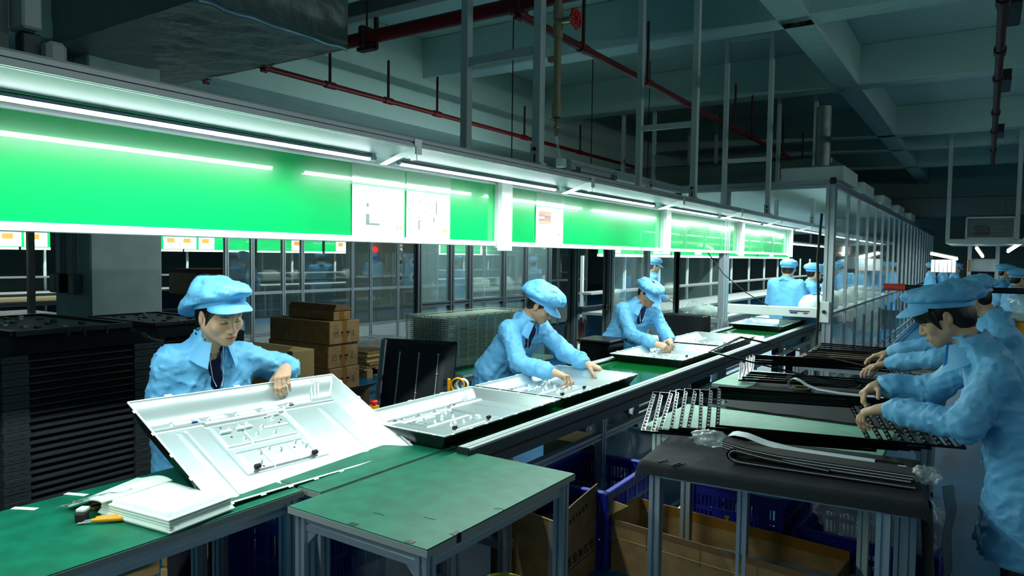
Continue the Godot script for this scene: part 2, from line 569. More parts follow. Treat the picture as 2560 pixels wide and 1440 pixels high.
# what hangs under the ceiling
func overhead() -> void:
	# quilted air duct
	var d := thing("air_duct", "large insulated air duct wrapped in crinkled silver foil, hanging under the ceiling at left", "air duct", V(-6.5, 3.15, -3.3))
	var x0 := -9.6
	var x1 := -4.1
	var z0 := -2.62
	var z1 := -3.85
	var y0 := 3.15
	var y1 := 4.05
	var pins := []
	var quilt := func(a: Vector3, u: Vector3, v: Vector3, out: Vector3, nu: int, nv: int, pu: int, pv: int) -> MB:
		var f := FastNoiseLite.new()
		f.frequency = 3.0
		f.fractal_octaves = 3
		var rows := []
		for i in nu + 1:
			var row := []
			for j in nv + 1:
				var s := float(i) / nu
				var t := float(j) / nv
				var w := 1.0
				for pi in pu:
					for pj in pv:
						var ps := (pi + 0.5) / pu + 0.04 * sin(pi * 5.0 + pj * 3.0)
						var pt := (pj + 0.5) / pv + 0.05 * sin(pi * 3.0 + pj * 7.0)
						var dd := Vector2((s - ps) * u.length(), (t - pt) * v.length()).length()
						w = minf(w, dd / 0.16)
				var p := a + u * s + v * t
				var sag := 0.03 * sin(PI * s) * sin(PI * t)
				var crease := 0.012 * absf(f.get_noise_3d(p.x * 0.6, p.y * 0.6, p.z * 0.6)) + 0.006 * f.get_noise_3d(p.x * 3, p.y * 3, p.z * 3)
				row.append(p + out * (0.018 * sqrt(w) + sag * 0.5 - crease * 0.7 - 0.016))
			rows.append(row)
		return MB.new().patch(rows)
	part(d, "bottom_face", quilt.call(V(x1, y0, z0), V(x0 - x1, 0, 0), V(0, 0, z1 - z0), V(0, -1, 0), 150, 50, 14, 4), "foil")
	part(d, "end_face", quilt.call(V(x1, y0, z0), V(0, y1 - y0, 0), V(0, 0, z1 - z0), V(1, 0, 0), 40, 50, 3, 4), "foil")
	part(d, "side_face", quilt.call(V(x1, y0, z0), V(x0 - x1, 0, 0), V(0, y1 - y0, 0), V(0, 0, 1), 110, 30, 14, 3), "foil")
	part(d, "rear_face", MB.new().bb(V(x0, y0, z1 + 0.01), V(x1, y1, z1)), "foil")
	part(d, "upper_face", MB.new().bb(V(x0, y1, z1), V(x1, y1 - 0.01, z0)), "foil")
	var seam := []
	for i in 14:
		seam.append(V(x1 - 0.015 + 0.012 * sin(i * 2.1), y0 + 0.006 * sin(i * 1.7), lerpf(z0, z1, i / 13.0)))
	part(d, "corner_tape", MB.new().tube(seam, 0.022, 8), "foil_tape")
	for x in [-4.9, -6.4, -7.9]:
		part(d, "hanger_rod", MB.new().cyl(V(x, y1, z0 + 0.03), V(x, 4.3, z0 + 0.03), 0.008, 6), "dark_steel")
		part(d, "hanger_rod", MB.new().cyl(V(x, y1, z1 - 0.03), V(x, 4.3, z1 - 0.03), 0.008, 6), "dark_steel")
	# main fire pipe along x with its clamps
	var pz := -4.0
	var py := 3.26
	var fp := thing("fire_pipe", "thick dark red fire main crossing the hall under the ceiling", "pipe", V(-3, py, pz))
	part(fp, "pipe", MB.new().cyl(V(-14, py, pz), V(2.0, py, pz), 0.052, 16), "red_pipe")
	for x in [-6.15, -5.3, -2.65]:
		var cl := part(fp, "coupling", MB.new().lathe([Vector2(0.05, -0.05), Vector2(0.068, -0.05), Vector2(0.068, -0.015), Vector2(0.058, -0.01), Vector2(0.058, 0.01), Vector2(0.068, 0.015), Vector2(0.068, 0.05), Vector2(0.05, 0.05)], 18, Transform3D(Basis(Vector3.BACK, PI / 2), V(x, py, pz))), "red_pipe")
		part(cl, "bolt", MB.new().cyl(V(x, py - 0.09, pz - 0.03), V(x, py - 0.09, pz + 0.03), 0.014, 8), "red_pipe")
		part(cl, "bolt", MB.new().cyl(V(x, py + 0.09, pz - 0.03), V(x, py + 0.09, pz + 0.03), 0.014, 8), "red_pipe")
	for x in [-4.05, -7.6, 0.9]:
		part(fp, "hanger_clamp", MB.new().box(V(x, py, pz), V(0.06, 0.16, 0.14), 0.01).box(V(x, py - 0.085, pz), V(0.16, 0.03, 0.07), 0.004).box(V(x + 0.1, py + 0.02, pz), V(0.03, 0.24, 0.03), 0.004), "dark_red")
		part(fp, "hanger_rod", MB.new().cyl(V(x, py, pz), V(x, 4.3, pz), 0.008, 6), "dark_steel")
	# two branches running away from the main
	for q in [[-5.3, 3.2, 0.026, [-4.75, -5.55, -6.35, -8.2, -9.8, -12.0], "thin dark red sprinkler pipe running away above the left end of the hood"], [-2.65, 3.2, 0.030, [-4.92, -6.17, -8.9, -9.65, -11.4, -12.8], "dark red sprinkler branch pipe with risers, passing behind the hood ladders"]]:
		var b := thing("sprinkler_pipe", q[4], "pipe", V(q[0], q[1], -8))
		part(b, "pipe", MB.new().cyl(V(q[0], q[1], pz), V(q[0], q[1], -13.2), q[2], 12), "red_pipe")
		var i := 0
		for z in q[3]:
			i += 1
			var top: float = 3.62 if q[0] < -5 else (3.75 if i != 1 else 4.3)
			part(b, "riser", MB.new().cyl(V(q[0], q[1], z), V(q[0], top, z), 0.014, 8), "dark_red")
			part(b, "tee", MB.new().cyl(V(q[0], q[1], z - 0.06), V(q[0], q[1], z + 0.06), q[2] + 0.009, 12), "red_pipe")
	# a dark pipe with couplings overhead at the right
	var rp := thing("sprinkler_pipe", "dark brown-red pipe in stepped lengths running away overhead at the far right", "pipe", V(0.03, 3.2, -9))
	var zz := [-3.2, -4.55, -5.35, -6.6, -7.6, -9.3, -10.6, -12.4, -14.2]
	for i in zz.size() - 1:
		part(rp, "pipe", MB.new().cyl(V(0.03, 3.2, zz[i]), V(0.03, 3.2, zz[i + 1]), 0.030, 10), "dark_red")
		part(rp, "coupling", MB.new().cyl(V(0.03, 3.2, zz[i] - 0.07), V(0.03, 3.2, zz[i] + 0.07), 0.042, 10), "dark_red")
		if i % 2 == 0:
			part(rp, "junction_box", MB.new().box(V(0.09, 3.24, zz[i] - 0.3), V(0.08, 0.1, 0.55), 0.006), "dark_steel")
	# steel trunking along x
	var tk := thing("cable_trunking", "long grey cable trunking crossing under the slab beside the fire main", "cable trunking", V(-3, 3.55, -4.25))
	part(tk, "tray", MB.new().bb(V(-12, 3.56, -4.36), V(-1.72, 3.66, -4.24), 0.004), "grey_steel")
	part(tk, "lid", MB.new().bb(V(-12, 3.66, -4.37), V(-1.72, 3.675, -4.23), 0.003), "grey_steel")
	# air supply pipe with a red wheel valve, down to the hood
	var ap := thing("air_pipe", "beige vertical air pipe with a red wheel valve beside the nearest hood ladder", "pipe", V(-2.02, 2.26, -3.42))
	part(ap, "pipe", MB.new().cyl(V(-2.0, 2.36, -3.42), V(-2.0, 4.3, -3.42), 0.020, 12), "beige_pipe")
	for y in [2.4, 2.83, 2.93]:
		part(ap, "socket", MB.new().cyl(V(-2.0, y - 0.04, -3.42), V(-2.0, y + 0.04, -3.42), 0.027, 12), "beige_pipe")
	part(ap, "clip", MB.new().box(V(-2.025, 2.68, -3.42), V(0.06, 0.03, 0.04), 0.004), "beige_pipe")
	part(ap, "valve_body", MB.new().cyl(V(-2.0, 2.88, -3.42), V(-1.94, 2.885, -3.44), 0.02, 10), "brass")
	var wl := MB.new()
	var rim := []
	for i in 25:
		var an := TAU * i / 24
		var r := 0.05 + 0.005 * cos(an * 8)
		rim.append(V(-1.905, 2.89 + r * sin(an), -3.45 + r * cos(an)))
	wl.tube(rim, 0.009, 6, false)
	for i in 4:
		var an := PI * i / 4
		wl.cyl(V(-1.905, 2.89 + 0.048 * sin(an), -3.45 + 0.048 * cos(an)), V(-1.905, 2.89 - 0.048 * sin(an), -3.45 - 0.048 * cos(an)), 0.006, 6)
	wl.cyl(V(-1.93, 2.89, -3.45), V(-1.89, 2.89, -3.45), 0.013, 8)
	part(ap, "hand_wheel", wl, "red_plastic")
	part(ap, "brass_fitting", MB.new().lathe([Vector2(0.0, 0.0), Vector2(0.010, 0.0), Vector2(0.010, 0.03), Vector2(0.017, 0.035), Vector2(0.017, 0.05), Vector2(0.011, 0.055), Vector2(0.011, 0.1), Vector2(0.0, 0.1)], 10, Transform3D(Basis(), V(-2.0, 2.26, -3.42))), "brass")
	part(ap, "hose", MB.new().tube([V(-2.0, 2.26, -3.42), V(-1.995, 2.21, -3.425), V(-1.985, 2.15, -3.44), V(-1.985, 2.09, -3.45)], 0.007, 8), "clear_plastic")
# the light hood over the belt, its boards, the belt itself and the back shells on it
func production_line() -> void:
	var HX0 := -2.62
	var HX1 := -2.03
	var ZA := 3.4
	var ZB := -21.0
	var h := thing("light_hood", "long grey metal light hood hanging above the green belt", "light hood", V(-2.3, 2.05, -4.5))
	part(h, "front_rail", MB.new().alu(V(HX1 - 0.015, 2.068, ZA), V(HX1 - 0.015, 2.068, ZB), 0.03, 0.036), "aluminium")
	part(h, "rear_rail", MB.new().alu(V(HX0 + 0.015, 2.068, ZA), V(HX0 + 0.015, 2.068, ZB), 0.03, 0.036), "aluminium")
	part(h, "soffit", MB.new().bb(V(HX0 + 0.03, 2.062, ZA), V(HX1 - 0.03, 2.07, ZB)), "hood_metal")
	part(h, "lid", MB.new().bb(V(HX0, 2.086, ZA), V(HX1, 2.092, ZB)), "hood_metal")
	part(h, "batten", MB.new().prism(PackedVector2Array([Vector2(-0.31, 0.0), Vector2(0.205, 0.0), Vector2(0.205, -0.006), Vector2(0.02, -0.028), Vector2(-0.02, -0.028), Vector2(-0.31, -0.006)]), ZB - ZA, Transform3D(Basis(), V(-2.27, 2.062, ZA))), "hood_metal")
	# ladders that carry the hood
	var words := ["nearest", "second", "third", "fourth"]
	var lz := [-3.35, -5.85, -8.3, -10.8]
	for i in 4:
		var z: float = lz[i]
		var l := thing("hanger_ladder", "pale green steel ladder hanger carrying the hood, %s of the row" % words[i], "hanger", V(-2.32, 2.09, z), "steel ladder hangers above the hood")
		for x in [-2.575, -2.075]:
			part(l, "post", MB.new().bb(V(x - 0.026, 2.1, z - 0.026), V(x + 0.026, 4.3, z + 0.026), 0.004), "white_steel")
		for y in [2.72, 4.1]:
			part(l, "rung", MB.new().bb(V(-2.55, y - 0.024, z - 0.02), V(-2.1, y + 0.024, z + 0.02), 0.003), "white_steel")
		var br := part(l, "foot_bracket", MB.new().bb(V(-2.105, 2.093, z + 0.027), V(-2.045, 2.21, z + 0.033), 0.002).bb(V(-2.19, 2.093, z - 0.02), V(-2.03, 2.105, z + 0.04), 0.002), "white_steel")
		part(br, "bolt", MB.new().cyl(V(-2.075, 2.18, z + 0.03), V(-2.075, 2.18, z + 0.042), 0.011, 8), "dark_steel")
		part(br, "slot", MB.new().box(V(-2.075, 2.13, z + 0.034), V(0.008, 0.045, 0.003)), "ink_black")
	# socket box on the hood next to the air pipe
	part(h, "socket_box", MB.new().box(V(-1.99, 2.115, -3.46), V(0.045, 0.05, 0.05), 0.004), "white_steel")
	# tubes
	var tz := [[3.2, 1.7], [1.6, 0.1], [0.02, -0.72], [-0.80, -2.285], [-2.42, -3.90], [-3.99, -5.485], [-5.62, -7.12], [-7.2, -8.75], [-8.85, -10.5], [-10.6, -12.4], [-12.6, -15.3], [-15.5, -18.2], [-18.4, -20.8]]
	var tn := ["behind the camera side", "behind the camera", "short one before the left edge", "over the tilted panel, nearest", "above the two paper sheets", "third along, above the red photo sheet", "fourth along, above the bare green board", "fifth along toward the clean room", "sixth along, by the clean room corner", "first one inside the clean room", "second one inside the clean room", "third one inside the clean room", "farthest one inside the clean room"]
	for i in tz.size():
		var a: float = tz[i][0]
		var b: float = tz[i][1]
		var l := thing("tube_lamp", "glowing white lamp tube under the hood, " + tn[i], "tube lamp", V(-2.27, 2.02, (a + b) / 2), "lamp tubes under the hood")
		var half := PackedVector2Array()
		var shell_ := PackedVector2Array()
		for k in 13:
			var an := lerpf(PI * 1.07, TAU - PI * 0.07, k / 12.0)
			half.append(Vector2(cos(an), sin(an)) * 0.014)
		for k in 9:
			var an := lerpf(-PI * 0.07, PI * 1.07, k / 8.0)
			shell_.append(Vector2(cos(an), sin(an)) * 0.0142)
		var tt := Transform3D(Basis(), V(-2.27, 2.018, b + 0.03))
		part(l, "tube_diffuser", MB.new().prism(half, a - b - 0.06, tt, true), "lamp_tube")
		part(l, "tube_back", MB.new().prism(shell_, a - b - 0.06, tt, true), "aluminium")
		for e in [a - 0.012, b + 0.012]:
			part(l, "end_cap", MB.new().cyl(V(-2.27, 2.018, e - 0.018), V(-2.27, 2.018, e + 0.018), 0.0155, 10), "bright_aluminium")
			part(l, "holder", MB.new().bb(V(-2.285, 2.005, e - 0.008), V(-2.255, 2.064, e + 0.008), 0.003), "white_enamel")
		var c := (a + b) / 2
		part(l, "lamp_bracket", MB.new().bb(V(-2.056, 1.995, b - 0.012), V(-2.024, 2.055, b - 0.006)).prism(PackedVector2Array([Vector2(-2.24, 1.99), Vector2(-2.2, 1.985), Vector2(-2.03, 2.03), Vector2(-2.03, 2.055), Vector2(-2.056, 2.055)]), 0.003, Transform3D(Basis(), V(0, 0, b - 0.012))).bb(V(-2.03, 2.02, b - 0.045), V(-2.027, 2.085, b + 0.0)), "bright_aluminium")
		if i > 1:
			strip(l, V(-2.27, 2.0, c), absf(b - a) - 0.06, 0.027, 3.2 * absf(b - a) / 1.48 * TUBE_POWER)
		else:
			strip(l, V(-2.27, 2.0, c), absf(b - a) - 0.06, 0.027, 3.2 * TUBE_POWER)
	# green boards in five bays, with rails and posts
	var bz := [[2.0, -3.69], [-3.83, -6.45], [-6.6, -8.94], [-9.16, -11.64]]
	var bn := ["nearest and longest, at the left edge", "second bay, with one paper sheet", "third bay, with a warped reflection", "far bay, next to the clean room"]
	for i in 4:
		var a: float = bz[i][0]
		var b: float = bz[i][1]
		var l := thing("green_board", "glossy bright green information board under the hood, " + bn[i], "notice board", V(-2.6, 1.655, (a + b) / 2), "green boards under the hood")
		part(l, "board", MB.new().bb(V(-2.612, 1.68, a), V(-2.602, 2.055, b)), "green_board" if i < 2 else "green_board_wavy")
		part(l, "lower_rail", MB.new().bb(V(-2.62, 1.652, a), V(-2.585, 1.683, b), 0.003), "white_enamel")
		part(l, "upper_rail", MB.new().bb(V(-2.615, 2.04, a), V(-2.596, 2.062, b), 0.002), "bright_aluminium")
	for z in [-3.755, -6.525, -9.05, -11.75]:
		var pp := thing("board_post", "white post in front of the green boards, %s" % {-3.755: "nearest one", -6.525: "second one along", -9.05: "third one along", -11.75: "farthest one"}[z], "post", V(-2.57, 1.62, z), "white posts between the green boards")
		part(pp, "face", MB.new().bb(V(-2.585, 1.622, z - 0.058), V(-2.545, 2.06, z + 0.058), 0.004), "white_enamel")
		part(pp, "web", MB.new().bb(V(-2.62, 1.64, z - 0.05), V(-2.585, 2.06, z + 0.05)), "white_enamel")
	sheets()
	# grey post and box at the left end of the hood
	var gb := thing("wiring_post", "grey steel wiring post with white boxes on top of the hood at the left edge", "wiring post", V(-2.3, 2.09, -0.93))
	part(gb, "post", MB.new().alu(V(-2.33, 2.09, -0.86), V(-2.33, 4.3, -0.86), 0.06), "grey_steel")
	part(gb, "upper_box", MB.new().box(V(-2.28, 2.36, -0.925), V(0.09, 0.30, 0.05), 0.006), "white_steel")
	part(gb, "lower_box", MB.new().box(V(-2.28, 2.155, -0.99), V(0.09, 0.075, 0.055), 0.012), "white_steel")
	part(gb, "lower_post", MB.new().box(V(-2.3, 2.15, -0.94), V(0.05, 0.12, 0.05), 0.004), "dark_aluminium")
	belt()

func sheets() -> void:
	# working instructions in clear sleeves
	var names := ["sheet with a drawing and a photo of a corner, left of the pair", "sheet with a drawing of the panel outline, right of the pair", "sheet with one red and yellow photo, alone on the second board"]
	var zs := [[-2.47, -2.84], [-2.862, -3.23], [-4.18, -4.555]]
	for i in 3:
		var a: float = zs[i][0]
		var b: float = zs[i][1]
		var y0 := 1.678
		var y1 := 1.936
		var o := thing("instruction_sheet", "white printed " + names[i], "paper sheet", V(-2.59, y0, (a + b) / 2), "printed sheets on the green boards")
		var P := func(u: float, v: float, d: float) -> Vector3:
			return V(-2.5955 + d, lerpf(y1, y0, v), lerpf(a, b, u))
		var q := func(mb: MB, u0: float, v0: float, u1: float, v1: float, d := 0.0007) -> void:
			mb.quad(P.call(u0, v0, d), P.call(u1, v0, d), P.call(u1, v1, d), P.call(u0, v1, d), V(1, 0, 0))
		part(o, "paper", MB.new().bb(V(-2.5972, y0, a), V(-2.5957, y1, b)), "white_paper")
		var sl := MB.new().bb(V(-2.5925, y0 - 0.004, a + 0.004), V(-2.592, 2.045, b - 0.004))
		part(o, "clear_sleeve", sl, "clear_plastic")
		var ink := MB.new()
		var dark := MB.new()
		var red := MB.new()
		var org := MB.new()
		if i < 2:
			for k in 5:
				q.call(ink, 0.22 + k * 0.085, 0.075, 0.235 + k * 0.085, 0.10)
			q.call(ink, 0.36, 0.145, 0.42, 0.155)
			for k in 14:
				q.call(ink, 0.74, 0.22 + k * 0.021, 0.74 + 0.10 + 0.1 * absf(sin(k * 1.7)), 0.223 + k * 0.021)
			for k in 4:
				q.call(ink, 0.74, 0.58 + k * 0.06, 0.82 + 0.05 * sin(k * 2.0), 0.586 + k * 0.06)
			for k in 4:
				q.call(ink, 0.03, 0.84 + k * 0.035, 0.70, 0.8425 + k * 0.035)
			for k in 5:
				q.call(ink, 0.74 + k * 0.045, 0.945, 0.765 + k * 0.045, 0.953)
			q.call(org, 0.84, 0.76, 0.89, 0.83)
			q.call(org, 0.91, 0.75, 0.95, 0.82)
		if i == 0:
			q.call(dark, 0.26, 0.335, 0.30, 0.41)
			for e in [[0.44, 0.30, 0.62, 0.304], [0.44, 0.45, 0.62, 0.454], [0.44, 0.30, 0.443, 0.454], [0.617, 0.30, 0.62, 0.454], [0.35, 0.36, 0.42, 0.364]]:
				q.call(ink, e[0], e[1], e[2], e[3])
			q.call(dark, 0.25, 0.55, 0.315, 0.76)
			q.call(dark, 0.315, 0.72, 0.51, 0.76)
		elif i == 1:
			for e in [[0.05, 0.19, 0.48, 0.194], [0.05, 0.56, 0.48, 0.564], [0.05, 0.19, 0.053, 0.56], [0.477, 0.19, 0.48, 0.56]]:
				q.call(ink, e[0], e[1], e[2], e[3])
			for e in [[0.07, 0.22], [0.27, 0.2], [0.45, 0.22], [0.04, 0.37], [0.44, 0.4], [0.07, 0.53], [0.27, 0.53], [0.53, 0.24], [0.53, 0.48]]:
				q.call(dark, e[0], e[1], e[0] + 0.022, e[1] + 0.025)
			q.call(dark, 0.66, 0.18, 0.69, 0.45)
			q.call(ink, 0.59, 0.18, 0.66, 0.185)
			q.call(dark, 0.60, 0.52, 0.63, 0.62)
			q.call(ink, 0.60, 0.50, 0.69, 0.51)
			q.call(dark, 0.26, 0.60, 0.29, 0.80)
			q.call(ink, 0.29, 0.60, 0.37, 0.62)
		else:
			q.call(dark, 0.10, 0.12, 0.54, 0.46, 0.0005)
			q.call(org, 0.11, 0.13, 0.53, 0.22, 0.0007)
			q.call(org, 0.11, 0.36, 0.53, 0.45, 0.0007)
			q.call(red, 0.14, 0.17, 0.30, 0.25, 0.0009)
			q.call(red, 0.30, 0.28, 0.50, 0.37, 0.0009)
			var wh := MB.new()
			q.call(wh, 0.12, 0.26, 0.29, 0.32, 0.0009)
			part(o, "photo_highlight", wh, "white_paper")
			q.call(org, 0.78, 0.68, 0.92, 0.75)
			for k in 3:
				q.call(ink, 0.1, 0.84 + k * 0.03, 0.6, 0.842 + k * 0.03)
		part(o, "print", ink, "ink_grey")
		part(o, "photo", dark, "dark_plastic")
		part(o, "stamp", org, "orange_card")
		if red.p.size():
			part(o, "red_photo", red, "red_plastic")

func belt() -> void:
	var ZB := -14.0
	var b := thing("conveyor", "long assembly conveyor with a glossy green belt and aluminium side rails", "conveyor", V(-2.2, 0, -6))
	# belt with its rounded near end
	var rows := []
	var prof := []
	for k in 9:
		var an := PI * k / 8.0
		prof.append(Vector2(-2.62 + 0.045 * sin(an), 0.70 - 0.045 * cos(an)))
	for q in [Vector2(ZB, 0.655)] :
		prof.push_front(q)
	prof.append(Vector2(-3.4, 0.745))
	prof.append(Vector2(ZB, 0.745))
	for q in prof:
		var row := []
		for i in 5:
			row.append(V(lerpf(-2.5, -1.87, i / 4.0), q.y, q.x))
		rows.append(row)
	part(b, "belt", MB.new().patch(rows), "belt_green")
	for q in [[-1.845, -2.41], [-2.535, -2.45]]:
		var x: float = q[0]
		var z: float = q[1]
		part(b, "side_beam", MB.new().alu(V(x, 0.70, z), V(x, 0.70, ZB), 0.05, 0.11), "dark_aluminium")
		part(b, "top_rail", MB.new().bb(V(x - 0.032, 0.752, z), V(x + 0.004, 0.766, ZB), 0.002).bb(V(x + 0.008, 0.752, z), V(x + 0.028, 0.764, ZB), 0.002), "bright_aluminium")
		part(b, "end_plate", MB.new().bb(V(x - 0.035, 0.64, z), V(x + 0.03, 0.766, z + 0.006)), "black_plastic")
	part(b, "slider_bed", MB.new().bb(V(-2.5, 0.69, -2.7), V(-1.88, 0.735, ZB)), "grey_steel")
	part(b, "roller", MB.new().cyl(V(-2.5, 0.70, -2.62), V(-1.87, 0.70, -2.62), 0.043, 16), "dark_steel")
	for z in [-2.75, -3.75, -5.2, -6.7, -8.2, -9.7]:
		for x in [-1.855, -2.53]:
			var leg := part(b, "leg", MB.new().alu(V(x, 0.02, z), V(x, 0.645, z), 0.05), "aluminium")
			part(leg, "foot", MB.new().cyl(V(x, 0.0, z), V(x, 0.02, z), 0.03, 10), "black_plastic")
		part(b, "cross_rail", MB.new().alu(V(-2.51, 0.22, z), V(-1.88, 0.22, z), 0.04), "aluminium")
	part(b, "lower_rail", MB.new().alu(V(-1.855, 0.54, -2.75), V(-1.855, 0.54, ZB), 0.04), "aluminium")
	part(b, "lower_rail", MB.new().alu(V(-1.855, 0.22, -2.75), V(-1.855, 0.22, ZB), 0.04), "aluminium")
	shells()

# pressed back shell of a television: u along the long side, v from its top side down
func shell_height(u: float, v: float) -> float:
	var R := 0.61
	# walls
	var top := smoothstep(0.0, 1.0, clampf(v / 0.10, 0.0, 1.0))
	var bot := smoothstep(0.0, 1.0, clampf((R - v) / 0.035, 0.0, 1.0))
	var lef := smoothstep(0.0, 1.0, clampf(u / 0.03, 0.0, 1.0))
	var rig := smoothstep(0.0, 1.0, clampf((1.0 - u) / 0.075, 0.0, 1.0))
	var h := 0.05 * (1.0 - minf(minf(top, bot), minf(lef, rig)))
	var ins := minf(minf(v - 0.10, R - 0.035 - v), minf(u - 0.03, 1.0 - 0.075 - u))
	if ins <= 0.0:
		if v < 0.105 and v > 0.088 and ins > -0.02:
			h += 0.0
		return h
	# ledge under the top wall, with notches
	var led := smoothstep(0.0, 1.0, clampf((0.137 - v) / 0.006, 0.0, 1.0))
	if u > 0.25 and u < 0.64:
		led *= 0.35
	h += 0.008 * led
	var box := func(a: float, b: float, c: float, d: float, e: float) -> float:
		return smoothstep(0.0, 1.0, clampf(minf(minf(u - a, b - u), minf(v - c, d - v)) / e, 0.0, 1.0))
	for q in [[0.115, 0.235], [0.27, 0.36], [0.40, 0.50], [0.527, 0.62], [0.66, 0.795]]:
		h += 0.007 * (box.call(q[0], q[1], 0.1, 0.125, 0.004) - box.call(q[0] + 0.009, q[1] - 0.009, 0.106, 0.118, 0.003))
	# pressed middle field
	h -= 0.010 * box.call(0.235, 0.635, 0.137, 0.462, 0.012)
	h += 0.006 * box.call(0.262, 0.605, 0.15, 0.292, 0.005)
	h += 0.006 * box.call(0.275, 0.595, 0.325, 0.445, 0.005)
	h -= 0.004 * box.call(0.375, 0.382, 0.15, 0.292, 0.003)
	h -= 0.004 * box.call(0.375, 0.382, 0.325, 0.445, 0.003)
	h -= 0.004 * box.call(0.50, 0.507, 0.325, 0.445, 0.003)
	h -= 0.004 * box.call(0.47, 0.605, 0.215, 0.222, 0.003)
	# long ribs
	h += 0.004 * box.call(0.118, 0.15, 0.155, 0.56, 0.008)
	h -= 0.004 * box.call(0.152, 0.158, 0.155, 0.56, 0.003)
	h += 0.004 * box.call(0.80, 0.835, 0.155, 0.56, 0.008)
	h -= 0.003 * box.call(0.10, 0.77, 0.563, 0.569, 0.003)
	return h

func make_shell() -> Node3D:
	var o := thing("television_back", "", "television back")
	var rows := []
	var nv := 122
	var nu := 180
	for i in nv + 1:
		var row := []
		for j in nu + 1:
			var u := float(j) / nu
			var v := 0.61 * i / nv
			row.append(V(v - 0.305, shell_height(u, v), 0.5 - u))
		rows.append(row)
	lpart(o, "inner_sheet", MB.new().patch(rows), "zinc_sheet")
	# black moulded outside: a skirt that slopes in below the rim
	var sk := MB.new()
	var a := [V(-0.307, 0.052, 0.502), V(0.307, 0.052, 0.502), V(0.307, 0.052, -0.502), V(-0.307, 0.052, -0.502)]
	var m := [V(-0.307, 0.045, 0.502), V(0.307, 0.045, 0.502), V(0.307, 0.045, -0.502), V(-0.307, 0.045, -0.502)]
	var b := [V(-0.225, -0.012, 0.475), V(0.275, -0.012, 0.475), V(0.275, -0.012, -0.44), V(-0.225, -0.012, -0.44)]
	for k in 4:
		var k1 := (k + 1) % 4
		var mid: Vector3 = (a[k] + a[k1]) * 0.5
		sk.quad(a[k], a[k1], m[k1], m[k], V(mid.x, 0, mid.z))
		sk.quad(m[k], m[k1], b[k1], b[k], V(mid.x, -0.2, mid.z))
	sk.quad(b[0], b[1], b[2], b[3], V(0, -1, 0))
	lpart(o, "outer_shell", sk, "gloss_black")
	# folded rim of the sheet
	var rim := MB.new()
	for k in 4:
		rim.bar(a[k], a[(k + 1) % 4], 0.006, 0.004)
	lpart(o, "rim", rim, "zinc_bright")
	# lugs along the rim
	for u in [0.16, 0.47, 0.74]:
		lpart(o, "lug", MB.new().box(V(-0.312, 0.053, 0.5 - u), V(0.018, 0.003, 0.03), 0.001), "zinc_bright")
	for v in [0.06, 0.2, 0.33, 0.46, 0.56]:
		lpart(o, "lug", MB.new().box(V(v - 0.305, 0.053, 0.507), V(0.016, 0.003, 0.012), 0.001), "zinc_bright")
		lpart(o, "lug", MB.new().box(V(v - 0.305, 0.053, -0.507), V(0.016, 0.003, 0.012), 0.001), "zinc_bright")
	for u in [0.05, 0.18, 0.30, 0.42, 0.55, 0.68, 0.80, 0.92]:
		lpart(o, "lug", MB.new().box(V(0.311, 0.052, 0.5 - u), V(0.012, 0.003, 0.022), 0.001), "zinc_bright")
	# studs, foam pads and holes
	for q in [[0.33, 0.19], [0.42, 0.175], [0.355, 0.26], [0.42, 0.25], [0.47, 0.21], [0.50, 0.26], [0.55, 0.17], [0.36, 0.36], [0.41, 0.345], [0.45, 0.37], [0.54, 0.345], [0.57, 0.38], [0.33, 0.41]]:
		lpart(o, "stud", MB.new().lathe([Vector2(0.0, 0.014), Vector2(0.005, 0.014), Vector2(0.006, 0.002), Vector2(0.010, 0.0)], 8, Transform3D(Basis(), V(q[1] - 0.305, -0.004, 0.5 - q[0]))), "zinc_bright")
	for q in [[0.21, 0.121, 0], [0.68, 0.117, 0], [0.297, 0.432, 0], [0.575, 0.434, 0]]:
		lpart(o, "foam_pad", MB.new().box(V(q[1] - 0.305, 0.006, 0.5 - q[0]), V(0.016, 0.014, 0.026), 0.002), "black_foam" if q[0] != 0.21 else "blue_label")
	for q in [[0.30, 0.17], [0.31, 0.235], [0.52, 0.16], [0.58, 0.19], [0.56, 0.205], [0.33, 0.43], [0.52, 0.37]]:
		lpart(o, "hole", MB.new().cyl(V(q[1] - 0.305, -0.0045, 0.5 - q[0]), V(q[1] - 0.305, -0.0034, 0.5 - q[0]), 0.0045, 10), "ink_black")
	for q in [[0.30, 0.205, 0.05, 0.012], [0.37, 0.20, 0.035, 0.016], [0.41, 0.20, 0.03, 0.012], [0.56, 0.155, 0.06, 0.01], [0.58, 0.36, 0.012, 0.03]]:
		lpart(o, "bracket", MB.new().box(V(q[1] - 0.305, 0.002, 0.5 - q[0]), V(q[3], 0.012, q[2]), 0.002), "zinc_bright")
	# the three curved beads in the corner
	for k in 3:
		var pts := []
		for i in 9:
			var t := i / 8.0
			pts.append(V(-0.305 + 0.02 + 0.09 * t * t + 0.004 * k, 0.052 - 0.05 * t, 0.5 - (0.86 + 0.018 * k - 0.05 * t * t)))
		lpart(o, "corner_bead", MB.new().tube(pts, 0.0035, 6), "zinc_bright")
	return o

